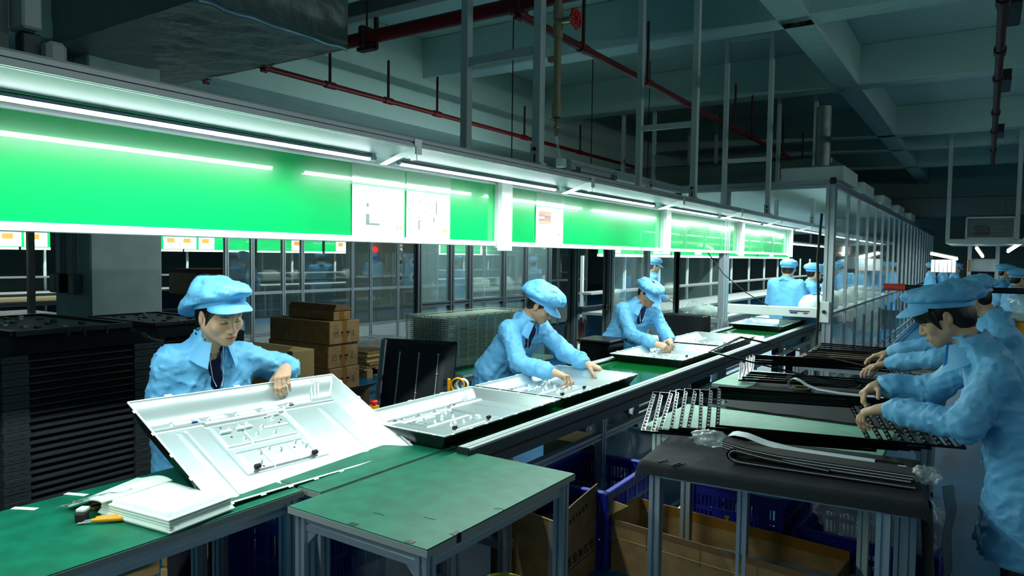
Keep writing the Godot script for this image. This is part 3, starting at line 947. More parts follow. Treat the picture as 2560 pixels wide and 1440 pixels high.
func shells() -> void:
	var s := make_shell()
	s.set_meta("label", "bare zinc back panel tilted up on its edge, held by the nearest worker")
	s.set_meta("group", "television back panels on the line")
	# corners read off the picture: TL, TR, BR, BL of the tilted one
	var tl := V(-2.63, 1.03, -1.357)
	var tr := V(-2.644, 1.0, -2.381)
	var bl := V(-2.086, 0.752, -1.39)
	var uu := (tr - tl).normalized()
	var vv := (bl - tl)
	vv = (vv - uu * uu.dot(vv)).normalized()
	var nn := -uu.cross(vv).normalized()
	if nn.y < 0:
		nn = -nn
	var b := Basis(vv, nn, vv.cross(nn))
	s.transform = Transform3D(b, (tl + tr + bl + (tr + bl - tl)) / 4 - nn * 0.05)
	var spots := [[-2.225, -2.87, "first zinc back panel lying on the belt, next to the tilted one"], [-2.225, -3.915, "second zinc back panel on the belt, under the bending worker's hands"], [-2.205, -5.72, "third zinc back panel on the belt, worked on by the capped man"], [-2.225, -6.84, "fourth zinc back panel on the belt, just past the capped man"], [-2.24, -9.05, "small far back panel on the belt, first of the far cluster"], [-2.24, -10.2, "far back panel on the belt, middle of the far cluster"], [-2.24, -11.35, "farthest back panel on the belt, passing under the white bar"]]
	for q in spots:
		copy(s, q[2], Transform3D(Basis(), V(q[0], 0.758, q[1])))
# a work desk of slotted profiles: x0..x1, z0..z1 (z0 near), top at y
func desk(called: String, label: String, x0: float, x1: float, z0: float, z1: float, y: float, top: String, group := "", leg := "aluminium", inset := 0.04) -> Node3D:
	var o := thing(called, label, "table", V((x0 + x1) / 2, 0, (z0 + z1) / 2), group)
	var tp := part(o, "tabletop", MB.new().bb(V(x0, y - 0.025, z0), V(x1, y - 0.004, z1), 0.0), "desk_edge")
	part(tp, "surface", MB.new().bb(V(x0 + 0.002, y - 0.004, z0 - 0.002), V(x1 - 0.002, y, z1 + 0.002)), top)
	var a := x0 + inset
	var b := x1 - inset
	var c := z0 - inset
	var d := z1 + inset
	for q in [[a, c], [b, c], [a, d], [b, d]]:
		var l := part(o, "leg", MB.new().alu(V(q[0], 0.03, q[1]), V(q[0], y - 0.025, q[1]), 0.045), leg)
		part(l, "foot", MB.new().cyl(V(q[0], 0.0, q[1]), V(q[0], 0.03, q[1]), 0.022, 10), "black_plastic")
	for q in [[V(a, y - 0.055, c), V(b, y - 0.055, c)], [V(a, y - 0.055, d), V(b, y - 0.055, d)], [V(a, y - 0.055, c), V(a, y - 0.055, d)], [V(b, y - 0.055, c), V(b, y - 0.055, d)]]:
		part(o, "apron_rail", MB.new().alu(q[0], q[1], 0.03, 0.045), leg)
	for x in [a, b]:
		part(o, "foot_rail", MB.new().alu(V(x, 0.15, c), V(x, 0.15, d), 0.04), leg)
	for q in [[a, 1], [b, -1]]:
		part(o, "corner_gusset", MB.new().prism(PackedVector2Array([Vector2(0, 0), Vector2(q[1] * 0.05, 0), Vector2(0, -0.05)]), 0.02, Transform3D(Basis(), V(q[0] + q[1] * 0.022, y - 0.078, c - 0.01))), leg)
	return o

func desks() -> void:
	desk("work_desk", "dark green work desk at the left edge, under the tilted panel", -2.66, -2.03, 0.9, -1.70, 0.735, "desk_green", "", "aluminium")
	desk("work_desk", "green connecting desk between the left desk and the belt, under the tilted panel's right corner", -2.66, -1.96, -1.715, -2.50, 0.735, "desk_green")
	var d := desk("work_desk", "empty green square desk in the foreground with taped edges", -1.945, -1.325, -1.56, -2.46, 0.735, "desk_green", "", "aluminium")
	part(d, "edge_tape", MB.new().bb(V(-1.327, 0.708, -1.70), V(-1.3225, 0.7365, -1.72)).bb(V(-1.345, 0.735, -1.69), V(-1.3225, 0.7365, -1.725)), "black_plastic")
	for x in [-1.42, -1.66]:
		part(d, "tape_scrap", MB.new().bb(V(x, 0.7345, -1.565), V(x + 0.03, 0.7362, -1.585)), "dark_plastic")
	for q in [[-1.66, -1.68, 0.4], [-1.5, -1.75, -0.3], [-1.36, -1.95, 0.9]]:
		part(d, "loose_thread", MB.new().tube([V(q[0], 0.7365, q[1]), V(q[0] + 0.02, 0.7385, q[1] - 0.01 * q[2]), V(q[0] + 0.045, 0.7365, q[1] - 0.004)], 0.0009, 5), "ink_black")
	desk_clutter()

func desk_clutter() -> void:
	var y := 0.735
	# foam sheets in a bag
	var f := thing("foam_bundle", "white foam sheets stacked in a clear bag on the left desk", "foam sheets", V(-2.3, y, -1.28))
	var tr := Transform3D(Basis(Vector3.UP, 0.12), V(-2.19, y, -1.265))
	var rows := []
	for i in 13:
		var row := []
		for j in 13:
			var u := i / 12.0
			var v := j / 12.0
			var ed := minf(minf(u, 1 - u), minf(v, 1 - v))
			var hh := 0.052 * smoothstep(0.0, 0.09, ed + 0.02) + 0.004 * sin(u * 14 + v * 5) * smoothstep(0, 0.2, ed)
			row.append(tr * V(lerpf(-0.19, 0.16, u), hh + 0.004, lerpf(0.10, -0.145, v)))
		rows.append(row)
	part(f, "wrapped_block", MB.new().patch(rows), "foam_white")
	for k in 5:
		part(f, "foam_sheet", MB.new().box(tr * V(-0.014, 0.006 + 0.009 * k, -0.022), V(0.335 - 0.002 * k, 0.008, 0.236), 0.002, tr.basis), "foam_white")
	var fl := []
	for i in 9:
		var row := []
		for j in 9:
			var u := i / 8.0
			var v := j / 8.0
			row.append(tr * V(lerpf(-0.33, -0.14, u), 0.012 + 0.045 * smoothstep(0.0, 1.0, u) + 0.025 * v * (1 - u) + 0.012 * sin(u * 3.1), lerpf(0.115, -0.14, v)))
		fl.append(row)
	part(f, "loose_flap", MB.new().sheet(fl, V(0, -0.004, 0)), "foam_white")
	var fb := []
	var nz := FastNoiseLite.new()
	nz.frequency = 14.0
	for i in 15:
		var row := []
		for j in 15:
			var u := i / 14.0
			var v := j / 14.0
			row.append(tr * V(lerpf(-0.345, -0.15, u), 0.004 + 0.07 * u * (1 - 0.4 * v) + 0.02 * nz.get_noise_2d(u * 2, v * 2) + 0.006, lerpf(0.14, -0.10, v) + 0.02 * nz.get_noise_2d(v * 3 + 5, u * 3)))
		fb.append(row)
	part(f, "bag_mouth", MB.new().patch(fb), "plastic_bag")
	# cutters
	for k in 2:
		var c := thing("scraper_knife", "yellow-handled scraper knife on the left desk, " + ["front one with bare blade" , "rear one beside the white cap"][k], "knife", V(-2.25, y, -1.1), "yellow knives on the left desk")
		var a := V(-2.335 - 0.008 * k, y + 0.012, -1.068 - 0.02 * k)
		var e := V(-2.235 - 0.012 * k, y + 0.012, -1.172 - 0.012 * k)
		part(c, "handle", MB.new().tube([a.lerp(e, 0.28), a.lerp(e, 0.4), a.lerp(e, 0.8), a.lerp(e, 0.97), e], [0.005, 0.008, 0.0085, 0.006, 0.004], 8), "yellow_plastic")
		part(c, "blade", MB.new().bar(a + V(0, -0.007, 0), a.lerp(e, 0.3) + V(0, -0.003, 0), 0.011, 0.0012), "bright_aluminium")
	var cap := thing("eraser_block", "small black and white block beside the yellow knives", "block", V(-2.37, y, -1.09))
	part(cap, "lower", MB.new().box(V(-2.358, y + 0.014, -1.092), V(0.03, 0.028, 0.034), 0.003, Basis(Vector3.UP, 0.6)), "ink_black")
	part(cap, "upper", MB.new().box(V(-2.372, y + 0.032, -1.102), V(0.03, 0.012, 0.034), 0.003, Basis(Vector3.UP, 0.6)), "foam_white")
	var tp := thing("tape_wad", "crumpled brown tape wad in front of the foam bundle", "tape wad", V(-2.43, y, -1.18))
	for k in 5:
		part(tp, "fold", MB.new().box(V(-2.43 + 0.012 * sin(k * 2.0), y + 0.008 + 0.007 * k, -1.178 + 0.01 * cos(k * 3.0)), V(0.035, 0.007, 0.03), 0.002, Basis(V(0.3, 1, 0.2).normalized(), k * 0.6)), ["cardboard", "dark_plastic", "brown_tape", "cardboard_dark", "cardboard"][k])
	# plastic film taped to the rear edge of the desk
	for q in [[-2.62, -1.035, 0.5], [-2.63, -1.20, 0.4]]:
		tag(solo("tape_strip", MB.new().box(V(q[0], y + 0.0015, q[1]), V(0.085, 0.001, 0.022), 0.0, Basis(Vector3.UP, q[2])), "foam_white", "pale tape strip on the rear edge of the left desk, " + ("nearer the corner" if q[1] > -1.1 else "farther along"), "tape"), "", "")
	var crumb := MB.new().box(V(-2.09, y + 0.004, -1.43), V(0.012, 0.008, 0.008), 0.001, Basis(Vector3.UP, 0.4))
	tag(solo("foam_crumb", crumb, "black_foam", "tiny black foam crumb on the green desk below the tilted panel", "crumb"), "", "")
# thin black bezel frame: local x long, z across, y up; origin at its middle, underside at 0
func make_bezel(label: String) -> Node3D:
	var o := thing("bezel_frame", label, "frame", Vector3(), "black bezel frames on the right tables")
	var L := 1.02
	var W := 0.60
	for s in [-1.0, 1.0]:
		lpart(o, "long_side", MB.new().box(V(0, 0.0055, s * (W / 2 - 0.003)), V(L, 0.011, 0.003), 0.0).box(V(0, 0.0015, s * (W / 2 - 0.011)), V(L, 0.003, 0.020), 0.0), "gloss_black")
		lpart(o, "short_side", MB.new().box(V(s * (L / 2 - 0.002), 0.0055, 0), V(0.003, 0.011, W), 0.0).box(V(s * (L / 2 - 0.010), 0.0015, 0), V(0.018, 0.003, W), 0.0), "gloss_black")
		var clips := MB.new()
		for k in 12:
			clips.box(V(s * (L / 2 - 0.010), 0.005, -0.26 + k * 0.047), V(0.008, 0.004, 0.02))
		var cl := lpart(o, "clip_strip", clips, "grey_steel", "strip of silver clips")
		cl.set_meta("kind", "stuff")
	return o

func bezel_pile(proto: Node3D, n: int, at: Vector3, turn: float, shift: Vector3, lean: float, where: String, first: bool, wob := 0.03) -> void:
	for i in n:
		var b := Basis(Vector3.UP, turn + wob * sin(i * 2.3)) * Basis(Vector3.RIGHT, lean) * Basis(Vector3.BACK, 0.012 * sin(i * 1.3))
		var at2 := at + shift * i
		var nth: String = ["lowest", "second from the bottom", "third from the bottom", "fourth up", "fifth up", "sixth up", "seventh up", "eighth up", "topmost"][i if i < n - 1 else 8]
		var lab := "black bezel frame, %s of the pile %s" % [nth, where]
		if first and i == 0:
			proto.transform = Transform3D(b, at2)
			proto.set_meta("label", lab)
		else:
			copy(proto, lab, Transform3D(b, at2))

func right_tables() -> void:
	# near table with the black cloth
	var t := thing("cloth_table", "near right work table covered with a dark cloth, aluminium frame below", "table", V(-0.7, 0, -3.15))
	var turn := Basis(Vector3.UP, 0.10)
	var c := V(-0.705, 0, -3.18)
	var P := func(x: float, y: float, z: float) -> Vector3:
		return c + turn * V(x, y, z)
	part(t, "tabletop", MB.new().box(P.call(0, 0.713, 0), V(1.03, 0.025, 0.62), 0.0, turn), "desk_edge")
	for q in [[-0.47, 0.27], [0.40, 0.27], [-0.47, -0.27], [0.47, -0.27]]:
		var l := part(t, "leg", MB.new().alu(P.call(q[0], 0.02, q[1]), P.call(q[0], 0.70, q[1]), 0.048), "aluminium")
		part(l, "foot", MB.new().cyl(P.call(q[0], 0, q[1]), P.call(q[0], 0.02, q[1]), 0.025, 10), "black_plastic")
	for q in [[-0.47, 0.27, 0.47, 0.27, 0.675], [-0.47, -0.27, 0.47, -0.27, 0.675], [-0.47, 0.27, -0.47, -0.27, 0.675], [0.47, 0.27, 0.47, -0.27, 0.675], [-0.47, -0.27, 0.47, -0.27, 0.15]]:
		part(t, "rail", MB.new().alu(P.call(q[0], q[4], q[1]), P.call(q[2], q[4], q[3]), 0.04), "aluminium")
	part(t, "edge_strip", MB.new().box(P.call(-0.03, 0.703, 0.312), V(0.94, 0.022, 0.012), 0.002, turn), "bright_aluminium")
	for x in [-0.16, 0.50]:
		part(t, "inner_leg", MB.new().alu(P.call(x, 0.02, -0.05), P.call(x, 0.69, -0.05), 0.045), "aluminium")
	# the cloth: flat on top, rolled over the edges
	var cloth := thing("table_cloth", "dark blue-black cloth draped over the near right work table", "table cloth", V(-0.7, 0.726, -3.15))
	var nz := FastNoiseLite.new()
	nz.frequency = 2.2
	var rows := []
	for i in 41:
		var row := []
		for j in 61:
			var v := lerpf(0.375, -0.36, i / 40.0)
			var u := lerpf(-0.60, 0.60, j / 60.0)
			var ov := maxf(0.0, maxf(v - 0.315, -0.31 - v))
			var ou := maxf(0.0, absf(u) - 0.53)
			var y := 0.729 - 0.9 * ov - 0.9 * ou + 0.003 * nz.get_noise_2d(u * 4, v * 4)
			row.append(P.call(clampf(u, -0.535 - 0.25 * ou, 0.535 + 0.25 * ou), y, clampf(v, -0.318, 0.322 + 0.1 * ov)))
		rows.append(row)
	part(cloth, "cloth", MB.new().sheet(rows, V(0, -0.002, 0)), "mat_cloth")
	for q in [[-0.44, 0.29], [-0.38, 0.31], [-0.36, 0.30]]:
		part(cloth, "tape_scrap", MB.new().box(P.call(q[0], 0.733, q[1]), V(0.05, 0.002, 0.012), 0.0, turn * Basis(Vector3.UP, 0.9) * Basis(Vector3.BACK, 0.15)), "ink_black")
	var hg := []
	for i in 9:
		var row := []
		for j in 13:
			row.append(P.call(0.545 + 0.012 * sin(j * 1.1 + i * 0.4) + 0.004 * i, lerpf(0.70, 0.06, i / 8.0), lerpf(0.31, -0.36, j / 12.0)))
		hg.append(row)
	part(cloth, "dark_end_sheet", MB.new().sheet(hg, V(-0.003, 0, 0)), "mat_cloth")  # dark sheet hung where the area beside the table end is black
	tag(solo("torn_paper", MB.new().prism(PackedVector2Array([Vector2(0, 0), Vector2(0.03, -0.12), Vector2(0.01, -0.22), Vector2(0.035, -0.38), Vector2(0.075, -0.36), Vector2(0.06, -0.2), Vector2(0.085, -0.1), Vector2(0.06, 0.0)]), 0.002, Transform3D(Basis(Vector3.UP, 0.9), P.call(0.60, 0.70, -0.05))), "grey_steel", "torn grey paper strips hanging at the right end of the dark-cloth table", "paper"), "", "")
	# pale green tables behind
	desk("work_desk", "pale green desk under the fanned bezel frames, at the end nearest the belt", -1.45, -0.35, -3.42, -4.08, 0.725, "desk_pale_green", "", "white_steel", 0.06)
	desk("work_desk", "middle right desk hidden under the dark cloth runner", -1.27, -0.2, -4.16, -4.80, 0.725, "desk_pale_green")
	desk("work_desk", "pale green desk with a free corner, half covered by the dark cloth runner", -1.55, -0.2, -4.84, -5.62, 0.73, "desk_pale_green", "", "white_steel", 0.06)
	desk("work_desk", "far right desk with a brown board top beside the glass wall", -1.36, -0.3, -6.35, -7.1, 0.735, "cardboard_dark")
	var run := []
	for i in 13:
		var row := []
		for j in 31:
			row.append(V(lerpf(-1.26 - 0.06 * i / 12.0 + 0.012 * sin(i * 1.9), -0.17, j / 30.0), 0.735 + 0.002 * sin(j * 1.3 + i), lerpf(-4.1, -5.5, i / 12.0)))
		run.append(row)
	var rn := thing("cloth_runner", "dark cloth runner over the middle right desks with a frayed end", "table cloth", V(-0.7, 0.73, -4.8))
	part(rn, "cloth", MB.new().sheet(run, V(0, -0.003, 0)), "mat_cloth")
	for i in 9:
		var z := -4.25 - i * 0.14
		part(rn, "fray", MB.new().tube([V(-1.27, 0.736, z), V(-1.29, 0.737, z - 0.02), V(-1.305 - 0.01 * (i % 3), 0.734, z + 0.01)], 0.0015, 4), "ink_black")
	# bezel frames
	var bz := make_bezel("x")
	bezel_pile(bz, 9, V(-0.94, 0.80, -3.57), 0.30, V(0.041, 0.0060, -0.0125), 0.13, "on the near pale green desk", true, 0.02)
	bezel_pile(bz, 6, V(-0.97, 0.775, -5.32), 0.26, V(0.016, 0.012, -0.004), 0.07, "on the cloth runner", false)
	bezel_pile(bz, 5, V(-0.80, 0.745, -6.85), 0.06, V(0.015, 0.013, -0.01), 0.0, "on the far brown-topped desk", false)
	copy(bz, "single black bezel frame leaning up against the belt rail, corner raised above the middle pile", Transform3D(Basis(Vector3.UP, -0.1) * Basis(Vector3.RIGHT, 0.1) * Basis(Vector3.BACK, -0.14), V(-1.12, 0.87, -5.32)))
	strips(P, turn)
	# tape roll and loose strip on the runner
	var tr := thing("tape_roll", "roll of tape with a pale rim on the dark cloth runner", "tape roll", V(-0.97, 0.737, -4.88))
	part(tr, "roll", MB.new().lathe([Vector2(0.058, 0.002), Vector2(0.058, 0.024), Vector2(0.040, 0.024), Vector2(0.040, 0.002), Vector2(0.058, 0.002)], 28, Transform3D(Basis(), V(-0.97, 0.736, -4.88))), "black_foam")
	part(tr, "rim", MB.new().lathe([Vector2(0.0575, 0.0241), Vector2(0.050, 0.0262), Vector2(0.041, 0.0241)], 28, Transform3D(Basis(), V(-0.97, 0.736, -4.88))), "tin_gold")
	var ls := thing("strip_loop", "silver adhesive strip curling in a loop beside the tape roll", "strip", V(-0.8, 0.737, -4.95))
	var path := [V(-0.55, 0.741, -4.95), V(-0.75, 0.742, -4.93), V(-0.88, 0.752, -4.92), V(-0.95, 0.775, -4.92), V(-0.99, 0.80, -4.92), V(-1.025, 0.81, -4.92), V(-1.055, 0.795, -4.92), V(-1.06, 0.765, -4.92), V(-1.03, 0.743, -4.92), V(-0.9, 0.739, -4.92), V(-0.5, 0.739, -4.95)]
	part(ls, "ribbon", ribbon(path, V(0, 0, 1), 0.07), "strip_silver")
	tag(solo("paper_strip", MB.new().box(V(-0.72, 0.750, -6.42), V(0.55, 0.002, 0.09), 0.0, Basis(Vector3.UP, 0.12)), "white_paper", "white paper strip lying flat before the far right desk's frames", "paper strip"), "", "")
	# cantilever bar with a red end cap
	var cb := thing("support_bar", "dark horizontal bar with a faded red end cap behind the two right workers", "bar", V(0.5, 1.43, -5.4))
	part(cb, "bar", MB.new().cyl(V(-0.45, 1.418, -5.4), V(1.1, 1.42, -5.4), 0.019, 12), "dark_steel")
	part(cb, "end_cap", MB.new().cyl(V(-0.57, 1.418, -5.4), V(-0.44, 1.418, -5.4), 0.024, 12), "red_dim")
	part(cb, "post", MB.new().alu(V(1.1, 0, -5.42), V(1.1, 1.6, -5.42), 0.05), "aluminium")
	# yellow cabinet with bags on it
	var yc := thing("yellow_cabinet", "mustard yellow cabinet with grey edge strip at the right border", "cabinet", V(0.6, 0, -7.2))
	part(yc, "body", MB.new().bb(V(0.14, 0.02, -6.9), V(1.2, 1.13, -7.5), 0.01), "yellow_plastic")
	part(yc, "edge_strip", MB.new().alu(V(0.2, 0.0, -6.885), V(0.2, 1.15, -6.885), 0.03), "grey_steel")
	part(yc, "lid", MB.new().bb(V(0.12, 1.13, -6.88), V(1.22, 1.16, -7.52), 0.006), "bright_aluminium")
	var nzb := FastNoiseLite.new()
	nzb.frequency = 5.0
	tag(solo("plastic_bag", lump(V(0.42, 1.25, -7.1), V(0.24, 0.11, 0.16), nzb, 0.35), "plastic_bag", "clear crumpled plastic bag on the yellow cabinet at the right border", "plastic bag"), "", "")

# a flat ribbon through points, as wide as w along the side axis
func ribbon(pts: Array, side: Vector3, w: float, th := 0.0012) -> MB:
	var cv := Curve3D.new()
	for p in pts:
		cv.add_point(p)
	for i in pts.size():
		var d: Vector3 = (pts[mini(i + 1, pts.size() - 1)] - pts[maxi(i - 1, 0)]) * 0.18
		cv.set_point_in(i, -d)
		cv.set_point_out(i, d)
	var rows := []
	var nr := []
	var n := pts.size() * 5
	for i in n + 1:
		var p := cv.sample_baked(cv.get_baked_length() * i / n)
		var q := cv.sample_baked(minf(cv.get_baked_length() * (i + 0.3) / n, cv.get_baked_length()))
		var q0 := cv.sample_baked(maxf(cv.get_baked_length() * (i - 0.3) / n, 0))
		var up := (q - q0).cross(side).normalized() * th
		rows.append([p - side * w / 2, p + side * w / 2])
		nr.append([p - side * w / 2 + up, p + side * w / 2 + up])
	var m := MB.new().patch(rows).patch(nr)
	for i in n:
		for j in 2:
			m.quad(rows[i][j], rows[i + 1][j], nr[i + 1][j], nr[i][j])
	return m

# crumpled closed lump
func lump(o: Vector3, r: Vector3, nz: FastNoiseLite, amp := 0.25, seg := 26) -> MB:
	var rows := []
	for i in seg / 2 + 1:
		var th := PI * i / (seg / 2)
		var row := []
		for k in seg:
			var an := TAU * k / seg
			var d := Vector3(sin(th) * cos(an), cos(th), sin(th) * sin(an))
			var s := 1.0 + amp * nz.get_noise_3dv(d * 0.35 + o) + amp * 0.5 * absf(nz.get_noise_3dv(d * 0.9 + o))
			row.append(o + d * r * s)
		rows.append(row)
	return MB.new().patch(rows, true)

func strips(P: Callable, turn: Basis) -> void:
	var y := 0.735
	var o := thing("foam_strip_bundle", "bundle of folded grey-backed foam strips in a clear bag on the dark cloth", "strips", V(-0.5, y, -3.1))
	var side := turn * V(0, 0, 1)
	for k in 7:
		var h := 0.048 - k * 0.0055
		var e := 0.006 * k
		var pts := []
		for q in [[0.50 - e * 0.5, h + 0.002], [0.25, h + 0.004], [0.0, h + 0.008], [-0.12, h + 0.018], [-0.22, h + 0.034 + 0.001 * k]]:
			pts.append(P.call(q[0], y + q[1], 0.12))
		part(o, "strip", ribbon(pts, side, 0.105, 0.0028), "strip_grey" if k == 0 else ("strip_silver" if k % 2 else "strip_grey"))
	for k in 3:
		var r := 0.030 - 0.007 * k
		var pts := []
		pts.append(P.call(0.50, y + 0.002 + 0.004 * k, 0.14))
		pts.append(P.call(0.0, y + 0.003 + 0.004 * k, 0.14))
		pts.append(P.call(-0.14, y + 0.004 + 0.004 * k, 0.14))
		for i in 7:
			var an := -PI / 2 - PI * i / 6.0
			pts.append(P.call(-0.16 + r * 1.3 * cos(an), y + 0.034 + r * sin(an), 0.14))
		pts.append(P.call(-0.05, y + 0.047 - 0.004 * k, 0.14))
		pts.append(P.call(0.2, y + 0.03 - 0.003 * k, 0.14))
		part(o, "folded_strip", ribbon(pts, side, 0.095, 0.0022), "strip_silver" if k == 1 else "strip_grey")
	var nz := FastNoiseLite.new()
	nz.frequency = 6.0
	part(o, "bag_end", lump(P.call(-0.285, y + 0.072, 0.10), V(0.075, 0.032, 0.055), nz, 0.5), "plastic_bag")
	part(o, "bag_end", lump(P.call(0.535, y + 0.045, 0.12), V(0.045, 0.03, 0.045), nz, 0.6), "plastic_bag")
	var s := thing("silver_strip", "long silver strip doubled back in a loop behind the strip bundle", "strip", V(-0.5, y, -3.25))
	var pp := []
	for q in [[0.36, 0.045], [0.2, 0.047], [0.05, 0.050], [-0.06, 0.065], [-0.14, 0.088], [-0.20, 0.092], [-0.225, 0.07], [-0.21, 0.04], [-0.1, 0.02], [0.2, 0.015], [0.42, 0.014]]:
		pp.append(P.call(q[0], y + q[1], 0.03))
	part(s, "ribbon", ribbon(pp, side, 0.09, 0.0016), "strip_silver")
	var b := thing("card_block", "small white-edged black card block behind the right end of the strip bundle", "card", V(-0.25, y, -3.2))
	part(b, "block", MB.new().box(P.call(0.42, y + 0.02, 0.03), V(0.11, 0.035, 0.08), 0.003, turn), "foam_white")
	part(b, "dark_face", MB.new().box(P.call(0.40, y + 0.04, 0.035), V(0.085, 0.005, 0.055), 0.001, turn), "black_foam")
	for k in 2:
		var pl := thing("black_stick", "thin black rubber stick lying behind the silver strip, " + ["longer one", "shorter one by the table end"][k], "stick", V(-0.4, y, -3.3), "black sticks on the dark cloth")
		part(pl, "stick", MB.new().box(P.call(0.12 + 0.22 * k, y + 0.008, -0.08 - 0.06 * k), V(0.26, 0.012, 0.014), 0.003, turn * Basis(Vector3.UP, -0.05)), "black_plastic")
# stock on the left: stacked black shells, cartons, trays
func left_stock() -> void:
	var D := 1.0
	var W := 0.70
	# one nested shell of the stack; local x runs into the stack, z along its face, y up from its own foot
	var p := thing("black_shell", "x", "television shell", Vector3(), "nested black shells in the left stacks")
	var pitch := 0.0315
	var lip := MB.new()
	lip.prism(PackedVector2Array([Vector2(0.012, 0.0), Vector2(0.012, 0.006), Vector2(-0.02, 0.020), Vector2(-0.05, 0.024), Vector2(-0.05, 0.004)]), -W + 0.24, Transform3D(Basis(), V(0, 0, W / 2 - 0.10)))
	lpart(p, "front_lip", lip, "dark_plastic")
	lpart(p, "panel", MB.new().bb(V(-D, 0.006, -W / 2 + 0.02), V(-0.04, 0.016, W / 2 - 0.02)), "black_plastic")
	for q in [[W / 2 - 0.05, 0.10], [-W / 2 + 0.075, 0.15]]:
		var cr := MB.new().box(V(-0.055, 0.0155, q[0]), V(0.15, 0.0305, q[1]), 0.0015)
		var cp := lpart(p, "corner_post", cr, "dark_plastic")
		for k in [-0.2, 0.22]:
			lpart(cp, "slot", MB.new().box(V(0.0205, 0.016, q[0] + k * q[1]), V(0.002, 0.003, q[1] * 0.22)), "ink_black")
	var side := MB.new().bb(V(-D, 0.0, W / 2 - 0.03), V(-0.13, 0.028, W / 2 - 0.005)).bb(V(-D, 0.0, -W / 2 + 0.03), V(-0.13, 0.028, -W / 2 + 0.005))
	lpart(p, "side_wall", side, "black_plastic")
	var first := true
	var stacks := [[V(-3.30, 0.12, -1.565), 33, 0.055, "left stack by the desk"], [V(-4.40, 0.12, -2.79), 29, 0.02, "second stack behind the first"]]
	for s in stacks:
		for i in s[1]:
			var tr := Transform3D(Basis(Vector3.UP, s[2] + 0.003 * sin(i * 1.7)), s[0] + V(0.002 * sin(i * 2.1), pitch * i, 0.002 * cos(i * 3.3)))
			var lab := "ribbed black television shell, %s from the floor in the %s" % [nth(i + 1), s[3]]
			if first:
				first = false
				p.transform = tr
				p.set_meta("label", lab)
			else:
				copy(p, lab, tr)
		var pal := thing("pallet", "wooden pallet under the black shells of the %s" % s[3], "pallet", s[0] - V(0, 0.12, 0))
		var pb := Basis(Vector3.UP, s[2])
		for k in 5:
			lpart(pal, "board", MB.new().box(pb * V(-0.5, 0.108, -0.30 + 0.15 * k), V(1.0, 0.018, 0.09), 0.002, pb), "wood")
		for x in [-0.95, -0.5, -0.06]:
			lpart(pal, "bearer", MB.new().box(pb * V(x, 0.05, 0), V(0.08, 0.098, 0.68), 0.002, pb), "wood")
		# top shell, sitting proud with a metal plate inside
		var top: Vector3 = s[0] + V(0, pitch * s[1], 0)
		var ts := thing("top_shell", "uppermost black shell with a metal plate inside, on the %s" % s[3], "television shell", top, "top shells of the left stacks")
		ts.rotation.y = s[2]
		var rows := []
		for i in 17:
			var row := []
			for j in 25:
				var u := i / 16.0
				var v := j / 24.0
				var e := minf(minf(u * D, (1 - u) * D), minf(v * W, (1 - v) * W))
				row.append(V(lerpf(0.02, -D, u), 0.075 * smoothstep(0.0, 0.11, e), lerpf(W / 2, -W / 2, v)))
			rows.append(row)
		lpart(ts, "body", MB.new().patch(rows), "black_plastic")
		var rim := MB.new()
		var cs := [V(-0.10, 0.078, W / 2 - 0.10), V(-0.10, 0.078, -W / 2 + 0.10), V(-D + 0.1, 0.078, -W / 2 + 0.1), V(-D + 0.1, 0.078, W / 2 - 0.1)]
		for k in 4:
			rim.bar(cs[k], cs[(k + 1) % 4], 0.03, 0.022)
		lpart(ts, "raised_rim", rim, "black_plastic")
		lpart(ts, "metal_plate", MB.new().bb(V(-D + 0.12, 0.074, -W / 2 + 0.12), V(-0.12, 0.079, W / 2 - 0.12)), "grey_steel")
		for k in 16:
			lpart(ts, "stud", MB.new().box(V(-0.2 - 0.045 * k, 0.083, 0.13 * sin(k * 2.4)), V(0.035, 0.012, 0.02), 0.002), "aluminium" if k % 3 == 0 else "dark_plastic")
		for z in [-0.1, 0.0, 0.07]:
			lpart(ts, "peg", MB.new().box(V(-0.03, 0.07, z), V(0.01, 0.03, 0.012), 0.001), "black_plastic")
	cartons()
	trays()
	# black back shell leaning behind the belt
	var l := thing("leaning_shell", "black back shell with three pale ribs leaning upright behind the belt", "television shell", V(-3.6, 0, -4.05))
	var b := Basis(Vector3.UP, 0.30) * Basis(Vector3.RIGHT, -0.22)
	l.transform = Transform3D(b, V(-3.58, 0.02, -3.98))
	var rr := []
	for i in 15:
		var row := []
		for j in 19:
			var u := i / 14.0
			var v := j / 18.0
			var e := minf(minf(u * 0.62, (1 - u) * 0.62), minf(v * 0.93, (1 - v) * 0.93))
			row.append(V(lerpf(-0.31, 0.31, u), lerpf(0.0, 0.93, v), 0.05 * smoothstep(0.0, 0.07, e)))
		rr.append(row)
	lpart(l, "body", MB.new().patch(rr), "dark_plastic")
	lpart(l, "back", MB.new().bb(V(-0.31, 0, -0.03), V(0.31, 0.93, -0.002), 0.01), "gloss_black")
	lpart(l, "pale_edge", MB.new().box(V(-0.285, 0.47, 0.035), V(0.05, 0.9, 0.02), 0.008), "aluminium")
	for x in [-0.13, 0.03, 0.19]:
		var pts := []
		for k in 6:
			pts.append(V(x, 0.82 - k * 0.15, 0.055))
		var rb := lpart(l, "rib", MB.new().tube(pts, 0.006, 8), "aluminium")
		for k in 6:
			lpart(rb, "node", MB.new().ball(pts[k], V(0.011, 0.011, 0.011), Basis(), 8, 6), "aluminium")
	for q in [[-0.235, 0.62], [-0.235, 0.48], [-0.235, 0.34], [0.27, 0.62], [0.27, 0.4]]:
		lpart(l, "clip", MB.new().box(V(q[0], q[1], 0.06), V(0.03, 0.045, 0.008), 0.002), "dark_steel")
	for x in [-0.02, 0.22]:
		lpart(l, "socket", MB.new().box(V(x, 0.42, 0.052), V(0.05, 0.05, 0.006)), "ink_black")
